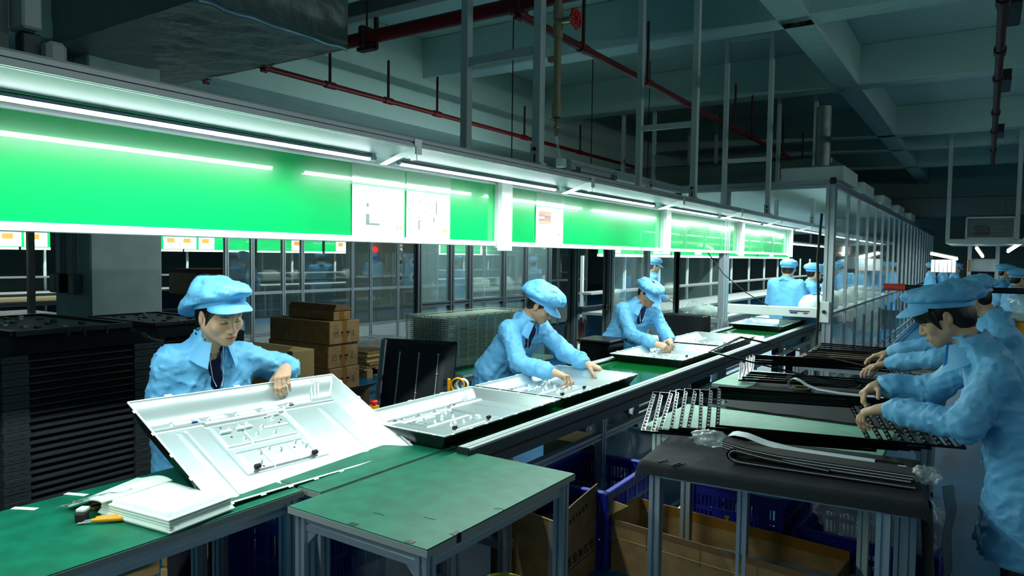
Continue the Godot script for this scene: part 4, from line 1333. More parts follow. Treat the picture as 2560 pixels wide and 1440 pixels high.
	# emergency stop and tape dispenser at the belt's edge
	var es := thing("stop_button", "red emergency stop button on a yellow collar at the belt's near corner", "button", V(-2.60, 0.75, -2.63))
	part(es, "housing", MB.new().box(V(-2.60, 0.775, -2.63), V(0.05, 0.045, 0.05), 0.005), "white_enamel")
	part(es, "collar", MB.new().cyl(V(-2.60, 0.797, -2.63), V(-2.60, 0.812, -2.63), 0.026, 16), "yellow_plastic")
	part(es, "mushroom", MB.new().lathe([Vector2(0.0, 0.842), Vector2(0.016, 0.840), Vector2(0.021, 0.832), Vector2(0.019, 0.824), Vector2(0.010, 0.820), Vector2(0.010, 0.81)], 16, Transform3D(Basis(), V(-2.60, 0, -2.63))), "red_plastic")
	var tp := thing("tape_dispenser", "yellow tape dispenser ring standing behind the belt, left of the bending worker", "tape", V(-2.66, 0.80, -3.40))
	for q in [[0.0, "yellow_plastic", 0.046, 0.012], [0.02, "foam_white", 0.040, 0.014]]:
		part(tp, "ring", MB.new().lathe([Vector2(q[2], -q[3]), Vector2(q[2], q[3]), Vector2(q[2] - 0.010, q[3]), Vector2(q[2] - 0.010, -q[3]), Vector2(q[2], -q[3])], 24, Transform3D(Basis(Vector3.UP, 0.5) * Basis(Vector3.RIGHT, PI / 2), V(-2.655 + q[0], 0.80, -3.40 - q[0]))), q[1])
	part(tp, "handle", MB.new().box(V(-2.70, 0.80, -3.37), V(0.02, 0.08, 0.02), 0.006), "yellow_plastic")
	part(tp, "bracket", MB.new().box(V(-2.62, 0.755, -3.40), V(0.14, 0.012, 0.03), 0.002), "grey_steel")

func carton_marks(o: Node3D, x: float, y: float, z0: float, z1: float, h: float) -> void:
	# tape and handling marks printed on the end face (towards +x)
	part(o, "tape_band", MB.new().bb(V(x, y + 0.01, (z0 + z1) / 2 - 0.03), V(x + 0.001, y + h - 0.005, (z0 + z1) / 2 + 0.03)), "brown_tape")
	var ink := MB.new()
	for k in 4:
		var zc := lerpf(z0, z1, 0.22 + 0.19 * k)
		var yc := y + h * 0.42
		var e := V(x + 0.0012, yc, zc)
		if k == 0:
			for q in [[-0.02, 0, 0.003, 0.05], [0.02, 0, 0.003, 0.05], [0, 0.025, 0.043, 0.003], [0, -0.025, 0.043, 0.003], [0, 0.012, 0.03, 0.003]]:
				ink.box(e + V(0, q[1], q[0]), V(0.0006, q[3], q[2]))
		elif k == 1:
			ink.box(e + V(0, 0.014, 0), V(0.0006, 0.026, 0.026)).box(e + V(0, -0.012, 0), V(0.0006, 0.026, 0.004)).box(e + V(0, -0.026, 0), V(0.0006, 0.004, 0.02))
		elif k == 2:
			ink.box(e + V(0, 0.012, 0), V(0.0006, 0.012, 0.05)).box(e + V(0, 0.02, 0), V(0.0006, 0.01, 0.03)).box(e + V(0, -0.01, 0), V(0.0006, 0.034, 0.004)).box(e + V(0, -0.026, 0.006), V(0.0006, 0.004, 0.012))
		else:
			ink.box(e + V(0, 0.0, 0), V(0.0006, 0.045, 0.004)).box(e + V(0, 0.024, 0), V(0.0006, 0.01, 0.014)).box(e + V(0, -0.024, 0), V(0.0006, 0.004, 0.04)).box(e + V(0, -0.004, 0.012), V(0.0006, 0.004, 0.02))
	var p := part(o, "handling_marks", ink, "ink_black")
	p.set_meta("kind", "stuff")

func cartons() -> void:
	var X := -5.4
	var za := -4.83
	var zb := -5.24
	var hh := [0.21, 0.222, 0.243, 0.235]
	var y := 0.0
	for i in 4:
		var o := thing("carton", "brown carton with handling marks, %s of the stack behind the nearest worker" % ["lowest", "second from the floor", "third from the floor", "topmost full-width one"][i], "carton", V(X - 0.45, y, -5.03), "cartons in the stack behind the nearest worker")
		var dx := 0.012 * sin(i * 2.4)
		part(o, "box", MB.new().bb(V(X - 0.92 + dx, y, zb), V(X + dx, y + hh[i] - 0.004, za), 0.006), "cardboard")
		part(o, "flap_tape", MB.new().bb(V(X - 0.92 + dx, y + hh[i] - 0.004, -5.06), V(X + dx, y + hh[i] - 0.0025, -5.0)), "brown_tape")
		carton_marks(o, X + dx, y, za, zb, hh[i])
		y += hh[i]
	var s := thing("carton", "small long carton with a raised lid, on top of the carton stack", "carton", V(X - 0.45, y, -5.0))
	part(s, "box", MB.new().bb(V(-6.12, y, -5.15), V(X - 0.03, y + 0.10, -4.92), 0.004), "cardboard")
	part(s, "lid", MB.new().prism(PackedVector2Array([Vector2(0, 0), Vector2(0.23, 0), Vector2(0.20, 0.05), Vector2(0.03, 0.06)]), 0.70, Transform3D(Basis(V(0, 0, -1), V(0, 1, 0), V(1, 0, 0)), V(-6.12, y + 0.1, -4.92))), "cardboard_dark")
	part(s, "tape_band", MB.new().bb(V(X - 0.03, y + 0.005, -5.06), V(X - 0.029, y + 0.098, -5.0)), "brown_tape")
	var b := thing("carton", "shorter open carton in front of the stack, behind the nearest worker's arm", "carton", V(-5.3, 0, -4.1))
	part(b, "box", MB.new().bb(V(-5.75, 0, -4.35), V(-5.05, 0.72, -4.1), 0.006), "cardboard_light")
	part(b, "flap", MB.new().box(V(-5.4, 0.72, -4.05), V(0.68, 0.004, 0.16), 0.0, Basis(Vector3.RIGHT, 0.5)), "cardboard_light")
	var c := thing("carton", "open dark carton with torn flaps at the foot of the stack", "carton", V(-4.9, 0, -4.45))
	part(c, "box", MB.new().bb(V(-5.25, 0, -4.75), V(-4.75, 0.34, -4.30), 0.006), "cardboard_dark")
	part(c, "flap", MB.new().box(V(-4.70, 0.36, -4.5), V(0.22, 0.004, 0.42), 0.0, Basis(Vector3.BACK, 0.5)), "cardboard_dark")
	# flat cardboard on a pallet behind
	var p := thing("pallet", "wooden pallet of flattened cardboard and clear film behind the cartons", "pallet", V(-6.9, 0, -7.0))
	for k in 6:
		part(p, "board", MB.new().bb(V(-7.4, 0.10, -6.4 - 0.2 * k), V(-6.5, 0.12, -6.53 - 0.2 * k)), "wood")
	for z in [-6.45, -7.0, -7.5]:
		part(p, "bearer", MB.new().bb(V(-7.4, 0.0, z), V(-6.5, 0.10, z - 0.1)), "wood")
	for k in 6:
		part(p, "cardboard_sheet", MB.new().box(V(-6.95 + 0.02 * sin(k * 2.0), 0.14 + 0.035 * k, -7.0), V(0.9, 0.03, 1.1), 0.003, Basis(Vector3.UP, 0.03 * sin(k * 1.4))), "cardboard" if k % 2 else "cardboard_light")
	var nz := FastNoiseLite.new()
	nz.frequency = 3.0
	part(p, "clear_film", lump(V(-6.95, 0.37, -7.0), V(0.5, 0.06, 0.6), nz, 0.35), "plastic_bag")

func trays() -> void:
	desk("work_desk", "low table with a green top carrying the tall stack of clear trays", -4.15, -3.35, -4.36, -5.75, 0.66, "desk_green", "", "white_steel", 0.08)
	var o := thing("clear_tray", "x", "tray", Vector3(), "clear trays in the wrapped stack")
	var tr := mat("tray_plastic", Color(0.82, 0.90, 0.80), 0.25)
	tr.backlight_enabled = true
	tr.backlight = Color(0.4, 0.45, 0.4)
	lpart(o, "rim", MB.new().box(V(0, 0.013, 0.56), V(0.36, 0.005, 0.02), 0.001).box(V(0, 0.013, -0.56), V(0.36, 0.005, 0.02), 0.001).box(V(0.18, 0.013, 0), V(0.02, 0.005, 1.14), 0.001).box(V(-0.18, 0.013, 0), V(0.02, 0.005, 1.14), 0.001), "tray_plastic")
	lpart(o, "tray_floor", MB.new().bb(V(-0.17, 0.0, -0.55), V(0.17, 0.002, 0.55)), "tray_plastic")
	var cells := MB.new()
	for k in 9:
		cells.box(V(0.183, 0.006, -0.52 + 0.13 * k), V(0.008, 0.012, 0.012))
	for k in 9:
		cells.box(V(-0.15 + 0.0375 * k, 0.006, 0.562), V(0.006, 0.012, 0.008))
	var ct := lpart(o, "cell_walls", cells, "tray_plastic")
	ct.set_meta("kind", "stuff")
	var n := 26
	for i in n:
		var t := Transform3D(Basis(Vector3.UP, 0.004 * sin(i * 2.2)), V(-3.78 + 0.003 * sin(i * 1.9), 0.662 + 0.0165 * i, -5.0 + 0.004 * cos(i * 2.6)))
		var lab := "pale clear tray, %s from the bottom of the wrapped tray stack" % nth(i + 1)
		if i == 0:
			o.transform = t
			o.set_meta("label", lab)
		else:
			copy(o, lab, t)
	var nz := FastNoiseLite.new()
	nz.frequency = 4.0
	var w := thing("stretch_film", "clear stretch film wrapped round the stack of pale trays", "film", V(-3.78, 0.66, -5))
	var rows := []
	for i in 12:
		var row := []
		for k in 40:
			var an := TAU * k / 40
			var q := Vector2(cos(an), sin(an))
			var s := 1.0 / maxf(absf(q.x), absf(q.y))
			var p := V(-3.78 + q.x * s * 0.205, 0.64 + 0.46 * i / 11.0, -5.0 + q.y * s * 0.60)
			row.append(p + V(q.x, 0, q.y) * 0.012 * (nz.get_noise_3dv(p * 2) + 0.6))
		rows.append(row)
	part(w, "film", MB.new().patch(rows, true), "clear_plastic")
	part(w, "loose_tail", MB.new().tube([V(-3.55, 0.70, -4.40), V(-3.52, 0.6, -4.36), V(-3.5, 0.48, -4.34), V(-3.48, 0.40, -4.33)], [0.05, 0.03, 0.02, 0.03], 8), "plastic_bag")
# open plastic crate with slotted walls; local, origin at the middle of its foot
func crate(label: String, at: Vector3, s: Vector3, turn: float, rim_mat := "crate_blue") -> Node3D:
	var o := thing("plastic_crate", label, "crate", at, "blue plastic crates under the tables")
	o.rotation.y = turn
	var x := s.x / 2
	var z := s.z / 2
	lpart(o, "crate_floor", MB.new().bb(V(-x, 0, -z), V(x, 0.01, z)), "crate_blue")
	for w in 4:
		var len := s.x if w % 2 == 0 else s.z
		var b := Basis(Vector3.UP, PI / 2 * w)
		var off := z if w % 2 == 0 else x
		var m := MB.new()
		for y in [0.02, s.y * 0.36, s.y * 0.68, s.y - 0.025]:
			m.box(b * V(0, y, off), V(len, 0.022 if y < s.y * 0.8 else 0.05, 0.012), 0.0, b)
		var n := int(len / 0.021)
		for k in n + 1:
			var u := -len / 2 + len * k / n
			m.box(b * V(u, s.y / 2, off), V(0.009 if k % 6 else 0.022, s.y, 0.008 if k % 6 else 0.014), 0.0, b)
		lpart(o, "wall", m, "crate_blue").set_meta("kind", "stuff")
		lpart(o, "rim", MB.new().box(b * V(0, s.y, off), V(len + 0.03, 0.012, 0.03), 0.003, b), rim_mat)
	for q in [[1, 1], [1, -1], [-1, 1], [-1, -1]]:
		lpart(o, "corner", MB.new().box(V(q[0] * x, s.y / 2, q[1] * z), V(0.03, s.y, 0.03), 0.006), "crate_blue")
	return o

const GLYPH := {
	"gao": [[5, 10, 5, 9], [1, 8.6, 9, 8.6], [3, 7.6, 7, 7.6, 7, 6.2, 3, 6.2, 3, 7.6], [1.5, 0, 1.5, 5, 8.5, 5, 8.5, 0.3, 7.6, 0.8], [3.5, 3.5, 6.5, 3.5, 6.5, 1.2, 3.5, 1.2, 3.5, 3.5]],
	"ji": [[3, 10, 1, 7.5, 3.2, 7.3, 0.8, 4.5, 3.6, 4.9], [0.5, 1.2, 3.8, 2.4], [4.5, 9.3, 8, 9.3, 7, 6, 9, 6, 8, 3, 4.2, 0], [5.4, 9, 5.2, 5, 4, 0.5], [5.4, 5.5, 7, 2.5, 9.5, 0]],
	"mei": [[3, 10, 3.8, 8.8], [7, 10, 6.2, 8.8], [1.5, 8.5, 8.5, 8.5], [2, 7, 8, 7], [1, 5.4, 9, 5.4], [5, 8.5, 5, 5.4], [1, 3.6, 9, 3.6], [5, 5.4, 4.4, 2.6, 1, 0], [5, 3.4, 9, 0]],
	"wen": [[3, 10, 1, 7.5, 3.2, 7.3, 0.8, 4.5, 3.6, 4.9], [0.5, 1.2, 3.8, 2.4], [7, 10, 7.3, 9], [4.5, 8.5, 9.8, 8.5], [8.6, 8.3, 7, 3.5, 4.4, 0], [5.4, 8.3, 7, 4, 9.8, 0]],
	"zhi": [[3, 10, 1, 7.5, 3.2, 7.3, 0.8, 4.5, 3.6, 4.9], [0.5, 1.2, 3.8, 2.4], [8.6, 9.6, 5, 8.6, 5, 0.6, 6.6, 1.6], [5, 5.4, 9.4, 5.8], [7, 9, 7.4, 4, 9.2, 0.6, 9.8, 2]],
	"zhuan": [[2, 8.8, 8, 8.8], [1, 6.6, 9, 6.6], [5, 10, 4, 6.6, 3.4, 4.4, 7.6, 4.4, 5.6, 2], [4, 2.4, 6.4, 0.2]],
	"zhu": [[1, 9.4, 2.2, 8.4], [0.6, 6.6, 1.8, 5.8], [0.8, 0.4, 2.6, 4], [6, 10, 6.6, 8.8], [3.6, 8.2, 9.2, 8.2], [4, 5, 8.8, 5], [6.4, 8.2, 6.4, 0.8], [3.2, 0.8, 9.6, 0.8]],
	"geng": [[1, 9.4, 9, 9.4], [2.4, 7.6, 7.6, 7.6, 7.6, 3.6, 2.4, 3.6, 2.4, 7.6], [2.4, 5.6, 7.6, 5.6], [5, 9.4, 4.8, 3, 1, 0], [3, 2.6, 9.4, 0]],
	"ye": [[3.6, 9.6, 3.6, 1], [6.4, 9.6, 6.4, 1], [1.2, 6.8, 2.4, 3.4], [8.8, 6.8, 7.6, 3.4], [0.6, 1, 9.4, 1]],
	"pin": [[3, 9.5, 7, 9.5, 7, 6, 3, 6, 3, 9.5], [1, 4.5, 4.4, 4.5, 4.4, 0.6, 1, 0.6, 1, 4.5], [5.6, 4.5, 9, 4.5, 9, 0.6, 5.6, 0.6, 5.6, 4.5]],
	"reg": [[5, 10, 8.5, 8.5, 10, 5, 8.5, 1.5, 5, 0, 1.5, 1.5, 0, 5, 1.5, 8.5, 5, 10], [3.5, 2.5, 3.5, 7.5, 6, 7.5, 6.5, 6, 5, 5, 3.5, 5], [5, 5, 7, 2.5]],
	"script": [[0, 1, 2, 6, 3, 10, 2, 10, 1.6, 5, 2, 0.5, 3.5, 1], [4, 5, 5, 6, 5, 0], [5, 4.5, 7, 6, 9, 6]],
}

# a character as strokes on a plane: o lower left, u to the right, v up, for a body of size s
func glyph(m: MB, g: String, o: Vector3, u: Vector3, v: Vector3, s: float, w: float) -> void:
	var n := u.cross(v).normalized()
	for st in GLYPH[g]:
		for k in range(0, st.size() - 2, 2):
			var a: Vector3 = o + u * (st[k] * s / 10) + v * (st[k + 1] * s / 10)
			var b: Vector3 = o + u * (st[k + 2] * s / 10) + v * (st[k + 3] * s / 10)
			m.bar(a, b, w, 0.0006, n)

func under_tables() -> void:
	# the big blue crate beside the belt legs
	var big := crate("large open blue crate between the green desk and the dark-cloth table", V(-1.79, 0, -3.52), V(0.46, 0.40, 0.62), 0.02, "crate_lavender")
	crate("blue crate with a pale worn sticker under the dark-cloth table", V(-1.03, 0, -3.98), V(0.46, 0.38, 0.56), -0.04, "crate_blue")
	crate("blue crate holding crumpled clear bags at the right under the dark-cloth table", V(-0.42, 0, -3.90), V(0.60, 0.27, 0.5), -0.06, "crate_blue")
	crate("far blue crate on the floor under the middle right desks", V(-1.25, 0, -5.1), V(0.5, 0.30, 0.4), 0.0, "crate_blue")
	crate("small blue crate just showing between the two near green desks", V(-2.42, 0, -2.05), V(0.45, 0.5, 0.45), 0.0, "crate_lavender")
	var st := thing("worn_sticker", "worn pale figure-shaped sticker remnant on the blue crate's front panel", "sticker", V(-1.08, 0.2, -3.69))
	part(st, "panel", MB.new().box(V(-1.075, 0.19, -3.692), V(0.17, 0.17, 0.006), 0.002, Basis(Vector3.UP, -0.04)), "crate_blue")
	var poly := PackedVector2Array([Vector2(-0.016, 0.055), Vector2(0.014, 0.058), Vector2(0.006, 0.03), Vector2(0.016, 0.025), Vector2(0.022, 0.0), Vector2(0.032, 0.012), Vector2(0.03, -0.03), Vector2(0.022, -0.06), Vector2(0.008, -0.058), Vector2(-0.02, -0.042), Vector2(-0.01, -0.02), Vector2(-0.016, 0.0), Vector2(-0.034, -0.012), Vector2(-0.032, 0.008), Vector2(-0.012, 0.02), Vector2(-0.008, 0.032)])
	part(st, "remnant", MB.new().prism(poly, 0.001, Transform3D(Basis(Vector3.UP, -0.04), V(-1.08, 0.19, -3.688))), "tin_gold")
	var nz := FastNoiseLite.new()
	nz.frequency = 3.5
	nz.fractal_octaves = 4
	for q in [[V(-0.48, 0.33, -3.88), V(0.20, 0.12, 0.2), "crumpled clear bag bulging out of the right-hand blue crate"], [V(-0.22, 0.34, -3.80), V(0.12, 0.14, 0.14), "clear bag standing at the right end of the right-hand blue crate"], [V(-2.25, 0.24, -2.26), V(0.19, 0.24, 0.17), "big smoky clear bag hanging under the foreground green desk"], [V(-2.28, 0.22, -4.75), V(0.17, 0.24, 0.17), "tall clear bag of scrap on the floor beyond the large blue crate"], [V(-1.15, 0.43, -3.92), V(0.12, 0.06, 0.1), "small clear bag on the sticker crate"]]:
		tag(solo("plastic_bag", lump(q[0], q[1], nz, 0.3, 36), "plastic_bag", q[2], "plastic bag", "clear bags under the tables"), "", "")
	var blk := lump(V(-2.12, 0.20, -4.05), V(0.14, 0.17, 0.16), nz, 0.4)
	tag(solo("black_bundle", blk, "black_foam", "black cloth bundle under the belt beside the large blue crate", "bundle"), "", "")
	# the open carton with printing, standing under the desk corner
	var c := thing("open_carton", "open brown carton with Chinese printing and a red logo, under the green desk corner", "carton", V(-1.8, 0, -3.0))
	var x0 := -1.97
	var x1 := -1.61
	var z0 := -2.80
	var z1 := -3.22
	var t := 0.006
	part(c, "wall", MB.new().prism(PackedVector2Array([Vector2(0, 0), Vector2(0.42, 0), Vector2(0.42, 0.44), Vector2(0.3, 0.425), Vector2(0.15, 0.405), Vector2(0.0, 0.37)]), t, Transform3D(Basis(V(0, 0, -1), V(0, 1, 0), V(1, 0, 0)), V(x1, 0, z0))), "cardboard")
	part(c, "wall", MB.new().prism(PackedVector2Array([Vector2(0, 0), Vector2(0.36, 0), Vector2(0.36, 0.37), Vector2(0.22, 0.385), Vector2(0.1, 0.375), Vector2(0.0, 0.39)]), t, Transform3D(Basis(), V(x0, 0, z0 - t))), "cardboard")
	part(c, "wall", MB.new().bb(V(x0, 0, z0), V(x0 + t, 0.38, z1)), "cardboard")
	part(c, "wall", MB.new().bb(V(x0, 0, z1), V(x1, 0.40, z1 + t)), "cardboard")
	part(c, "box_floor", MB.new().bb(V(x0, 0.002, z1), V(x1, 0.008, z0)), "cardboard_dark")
	part(c, "bright_flap", MB.new().prism(PackedVector2Array([Vector2(0, 0.0), Vector2(0.16, 0.10), Vector2(0.0, 0.14)]), 0.005, Transform3D(Basis(Vector3.UP, 0.25), V(x1, 0.24, z1 - 0.01))), "cardboard_light")
	part(c, "clear_tape", MB.new().bb(V(x1 - 0.035, 0.05, z0 + 0.001), V(x1 - 0.004, 0.37, z0 + 0.0016)), "clear_plastic")
	part(c, "torn_edge", MB.new().tube([V(x0, 0.39, z0), V(x0 + 0.12, 0.378, z0), V(x0 + 0.24, 0.384, z0 + 0.004), V(x1, 0.37, z0)], 0.004, 5), "cardboard_light")
	var px := x1 + t + 0.0012
	var ink := MB.new()
	var row := ["gao", "ji", "mei", "wen", "zhi"]
	for k in 5:
		glyph(ink, row[k], V(px, 0.105 + 0.004 * k, z0 - 0.11 - 0.056 * k), V(0, 0.05, -1).normalized(), V(0, 1, 0.1).normalized(), 0.05, 0.0042)
	var r2 := ["zhuan", "zhu", "geng", "zhuan", "ye", "pin", "zhi"]
	for k in 7:
		glyph(ink, r2[k], V(px, 0.31 + 0.006 * k, z0 - 0.09 - 0.033 * k), V(0, 0.18, -1).normalized(), V(0, 1, 0.1).normalized(), 0.023, 0.0024)
	ink.bar(V(px, 0.092, z0 - 0.1), V(px, 0.105, z0 - 0.40), 0.003, 0.0006, V(1, 0, 0))
	var pr := part(c, "printing", ink, "ink_black")
	pr.set_meta("kind", "stuff")
	var lg := part(c, "red_logo", MB.new().box(V(px - 0.0008, 0.075, z0 - 0.045), V(0.0012, 0.13, 0.075)), "ink_red")
	var wl := MB.new()
	glyph(wl, "script", V(px + 0.001, 0.03, z0 - 0.012), V(0, 0.05, -1).normalized(), V(0, 1, 0), 0.065, 0.006)
	glyph(wl, "reg", V(px + 0.001, 0.115, z0 - 0.062), V(0, 0, -1), V(0, 1, 0), 0.014, 0.0012)
	part(lg, "white_script", wl, "cardboard_light").set_meta("kind", "stuff")
	# the wide open carton in front
	var w := thing("open_carton", "wide open brown carton with a taped rim in front of the blue crates, bottom right", "carton", V(-1.0, 0, -3.35))
	var b := Basis(Vector3.UP, -0.09)
	var o := V(-1.0, 0, -3.34)
	part(w, "wall", MB.new().box(o + b * V(0, 0.13, 0.13), V(1.06, 0.26, 0.006), 0.0, b), "cardboard")
	part(w, "wall", MB.new().box(o + b * V(0, 0.145, -0.16), V(1.06, 0.29, 0.006), 0.0, b), "cardboard")
	part(w, "wall", MB.new().box(o + b * V(-0.53, 0.15, -0.015), V(0.006, 0.30, 0.29), 0.0, b), "cardboard")
	part(w, "wall", MB.new().box(o + b * V(0.53, 0.13, -0.015), V(0.006, 0.26, 0.29), 0.0, b), "cardboard")
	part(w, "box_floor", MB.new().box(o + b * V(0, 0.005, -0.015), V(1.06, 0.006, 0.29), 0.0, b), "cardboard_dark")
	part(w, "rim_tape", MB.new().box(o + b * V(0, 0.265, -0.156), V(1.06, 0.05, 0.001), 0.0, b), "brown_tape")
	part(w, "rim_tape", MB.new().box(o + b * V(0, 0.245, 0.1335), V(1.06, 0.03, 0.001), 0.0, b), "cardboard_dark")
	part(w, "crease", MB.new().box(o + b * V(0, 0.17, 0.134), V(1.06, 0.003, 0.003), 0.0, b), "cardboard_light")
	for x in [-0.33, -0.05, 0.22]:
		part(w, "crease", MB.new().box(o + b * V(x, 0.2, 0.134), V(0.002, 0.1, 0.002), 0.0, b), "cardboard_dark")
	# paint tin
	var tin := thing("paint_tin", "round gold paint tin with its lid showing at the bottom edge", "tin", V(-1.60, 0, -2.36))
	part(tin, "can", MB.new().lathe([Vector2(0.0, 0.0), Vector2(0.105, 0.0), Vector2(0.105, 0.23), Vector2(0.112, 0.235), Vector2(0.112, 0.246), Vector2(0.104, 0.25)], 36, Transform3D(Basis(), V(-1.60, 0, -2.36))), "tin_gold")
	part(tin, "lid", MB.new().lathe([Vector2(0.104, 0.25), Vector2(0.098, 0.250), Vector2(0.096, 0.236), Vector2(0.085, 0.236), Vector2(0.082, 0.240), Vector2(0.0, 0.240)], 36, Transform3D(Basis(), V(-1.60, 0, -2.36))), "tin_gold")
	part(tin, "red_spot", MB.new().lathe([Vector2(0.026, 0.2405), Vector2(0.022, 0.243), Vector2(0.0, 0.243)], 20, Transform3D(Basis(), V(-1.575, 0, -2.33))), "red_plastic")
	part(tin, "yellow_spot", MB.new().lathe([Vector2(0.022, 0.2405), Vector2(0.018, 0.243), Vector2(0.0, 0.243)], 20, Transform3D(Basis(), V(-1.645, 0, -2.32))), "yellow_plastic")
	# chipped wooden block and scraps behind the left desk
	var wb := thing("wood_crate", "chipped wooden crate with plastic scraps on the floor behind the left desk legs", "crate", V(-2.95, 0, -2.1))
	for k in 3:
		part(wb, "plank", MB.new().box(V(-2.95, 0.05 + 0.055 * k, -2.08), V(0.5, 0.05, 0.5 - 0.02 * k), 0.006, Basis(Vector3.UP, 0.3)), "wood" if k != 1 else "cardboard_light")
	part(wb, "film_scrap", lump(V(-2.92, 0.22, -2.12), V(0.12, 0.04, 0.1), nz, 0.5), "plastic_bag")
	# cords hanging behind the desks
	tag(solo("cord", MB.new().tube([V(-2.56, 0.66, -1.95), V(-2.60, 0.4, -1.98), V(-2.66, 0.15, -2.0), V(-2.7, 0.01, -2.0)], 0.005, 6), "cardboard_light", "tan cord hanging down behind the gap of the two green desks", "cord"), "", "")
	tag(solo("cord", MB.new().tube([V(-2.40, 0.66, -2.10), V(-2.42, 0.4, -2.12), V(-2.46, 0.01, -2.13)], 0.004, 6), "blue_label", "dark blue cord hanging beside the tan one behind the green desks", "cord"), "", "")
	var sc := thing("open_carton", "small tan carton with printed lines under the belt", "carton", V(-2.4, 0, -4.4))
	part(sc, "box", MB.new().bb(V(-2.55, 0.0, -4.55), V(-2.30, 0.32, -4.25), 0.004), "cardboard_light")
	part(sc, "print", MB.new().box(V(-2.42, 0.16, -4.248), V(0.14, 0.03, 0.001)), "ink_grey")
	tag(solo("floor_rail", MB.new().alu(V(-1.44, 0.02, -3.9), V(-1.40, 0.02, -5.4), 0.04), "bright_aluminium", "pale aluminium rail lying on the blue floor under the right tables", "rail"), "", "")
# a glazed partition along z or x: posts at the given places, rails at the given heights
func partition(called: String, label: String, a: Vector3, b: Vector3, posts: Array, rails: Array, top: float, w: float, frame: String, pane: String, base := 0.0, y0 := 0.0) -> Node3D:
	var o := thing(called, label, "partition", (a + b) / 2)
	var dir := (b - a).normalized()
	for s in posts:
		var p: Vector3 = a + dir * s
		part(o, "post", MB.new().alu(V(p.x, y0, p.z), V(p.x, top, p.z), w), frame)
	for y in rails:
		part(o, "rail", MB.new().alu(V(a.x, y, a.z), V(b.x, y, b.z), w * 0.8), frame)
	var side := dir.cross(Vector3.UP)
	for i in posts.size() - 1:
		var p: Vector3 = a + dir * (posts[i] + w * 0.5)
		var q: Vector3 = a + dir * (posts[i + 1] - w * 0.5)
		if base > 0.0:
			part(o, "base_panel", MB.new().bb(V(p.x, 0.04, p.z) - side * 0.006, V(q.x, base, q.z) + side * 0.006), "white_steel")
		part(o, "pane", MB.new().bb(V(p.x, maxf(base, y0), p.z) - side * 0.002, V(q.x, top, q.z) + side * 0.002), pane)
	return o

func lit_row(label_side: String, X: float, z0: float, z1: float, y: float, boards: Array, power: float, step: float, bench := true, only := 99) -> void:
	# another production line under its own hood, seen far off
	var h := thing("light_hood", "long far light hood " + label_side, "light hood", V(X, y, (z0 + z1) / 2))
	part(h, "soffit", MB.new().bb(V(X - 0.3, y + 0.05, z0), V(X + 0.3, y + 0.085, z1)), "hood_metal")
	for z in range(int(absf(z1 - z0) / 3.0)):
		for x in [-0.26, 0.26]:
			part(h, "hanger", MB.new().bb(V(X + x - 0.025, y + 0.085, z0 - 1.0 - z * 3.0), V(X + x + 0.025, 4.3, z0 - 1.05 - z * 3.0)), "white_steel")
	var n := int(absf(z1 - z0) / step)
	for i in n:
		var za := z0 - step * i - 0.06
		var zb := za - step + 0.12
		var l := thing("tube_lamp", "far glowing lamp tube, %s along the hood %s" % [nth(i + 1), label_side], "tube lamp", V(X, y, (za + zb) / 2), "far lamp tubes")
		part(l, "tube", MB.new().cyl(V(X + 0.05, y + 0.015, za), V(X + 0.05, y + 0.015, zb), 0.016, 8), "lamp_tube_far")
		part(l, "holder", MB.new().bb(V(X + 0.035, y + 0.02, za), V(X + 0.065, y + 0.055, za - 0.02)), "white_enamel")
		if i % 3 == 1:
			strip(l, V(X + 0.05, y - 0.005, (za + zb) / 2), step * 2.9, 0.03, power)
	var k := 0
	for q in boards:
		k += 1
		var o := thing("green_board", "far green board with sheets, %s along the hood %s" % [nth(k), label_side], "notice board", V(X - 0.25, y - 0.4, (q[0] + q[1]) / 2), "far green boards")
		part(o, "board", MB.new().bb(V(X - 0.26, y - 0.36, q[0]), V(X - 0.25, y + 0.05, q[1])), "green_board")
		part(o, "lower_rail", MB.new().bb(V(X - 0.27, y - 0.40, q[0]), V(X - 0.235, y - 0.355, q[1])), "white_enamel")
		for u in q[2]:
			var zc := lerpf(q[0], q[1], u)
			var sh := part(o, "sheet", MB.new().bb(V(X - 0.249, y - 0.34, zc + 0.2), V(X - 0.247, y - 0.07, zc - 0.2)), "white_paper")
			part(sh, "photo", MB.new().bb(V(X - 0.2465, y - 0.2, zc + 0.12), V(X - 0.246, y - 0.10, zc - 0.06)), "orange_card")
	if bench:
		var b := thing("far_bench", "long white far bench with shelf " + label_side, "bench", V(X, 0, (z0 + z1) / 2))
		part(b, "top", MB.new().bb(V(X - 0.45, 0.72, z0), V(X + 0.45, 0.76, z1)), "desk_edge")
		part(b, "shelf", MB.new().bb(V(X - 0.5, 1.02, z0), V(X - 0.25, 1.05, z1)), "desk_edge")
		part(b, "lower_shelf", MB.new().bb(V(X - 0.4, 0.3, z0), V(X + 0.4, 0.33, z1)), "grey_steel")
		for i in int(absf(z1 - z0) / 1.5) + 1:
			for x in [-0.42, 0.42]:
				part(b, "post", MB.new().bb(V(X + x - 0.02, 0, z0 - 1.5 * i), V(X + x + 0.02, 0.72 if x > 0 else 1.6, z0 - 1.5 * i - 0.04)), "white_steel")

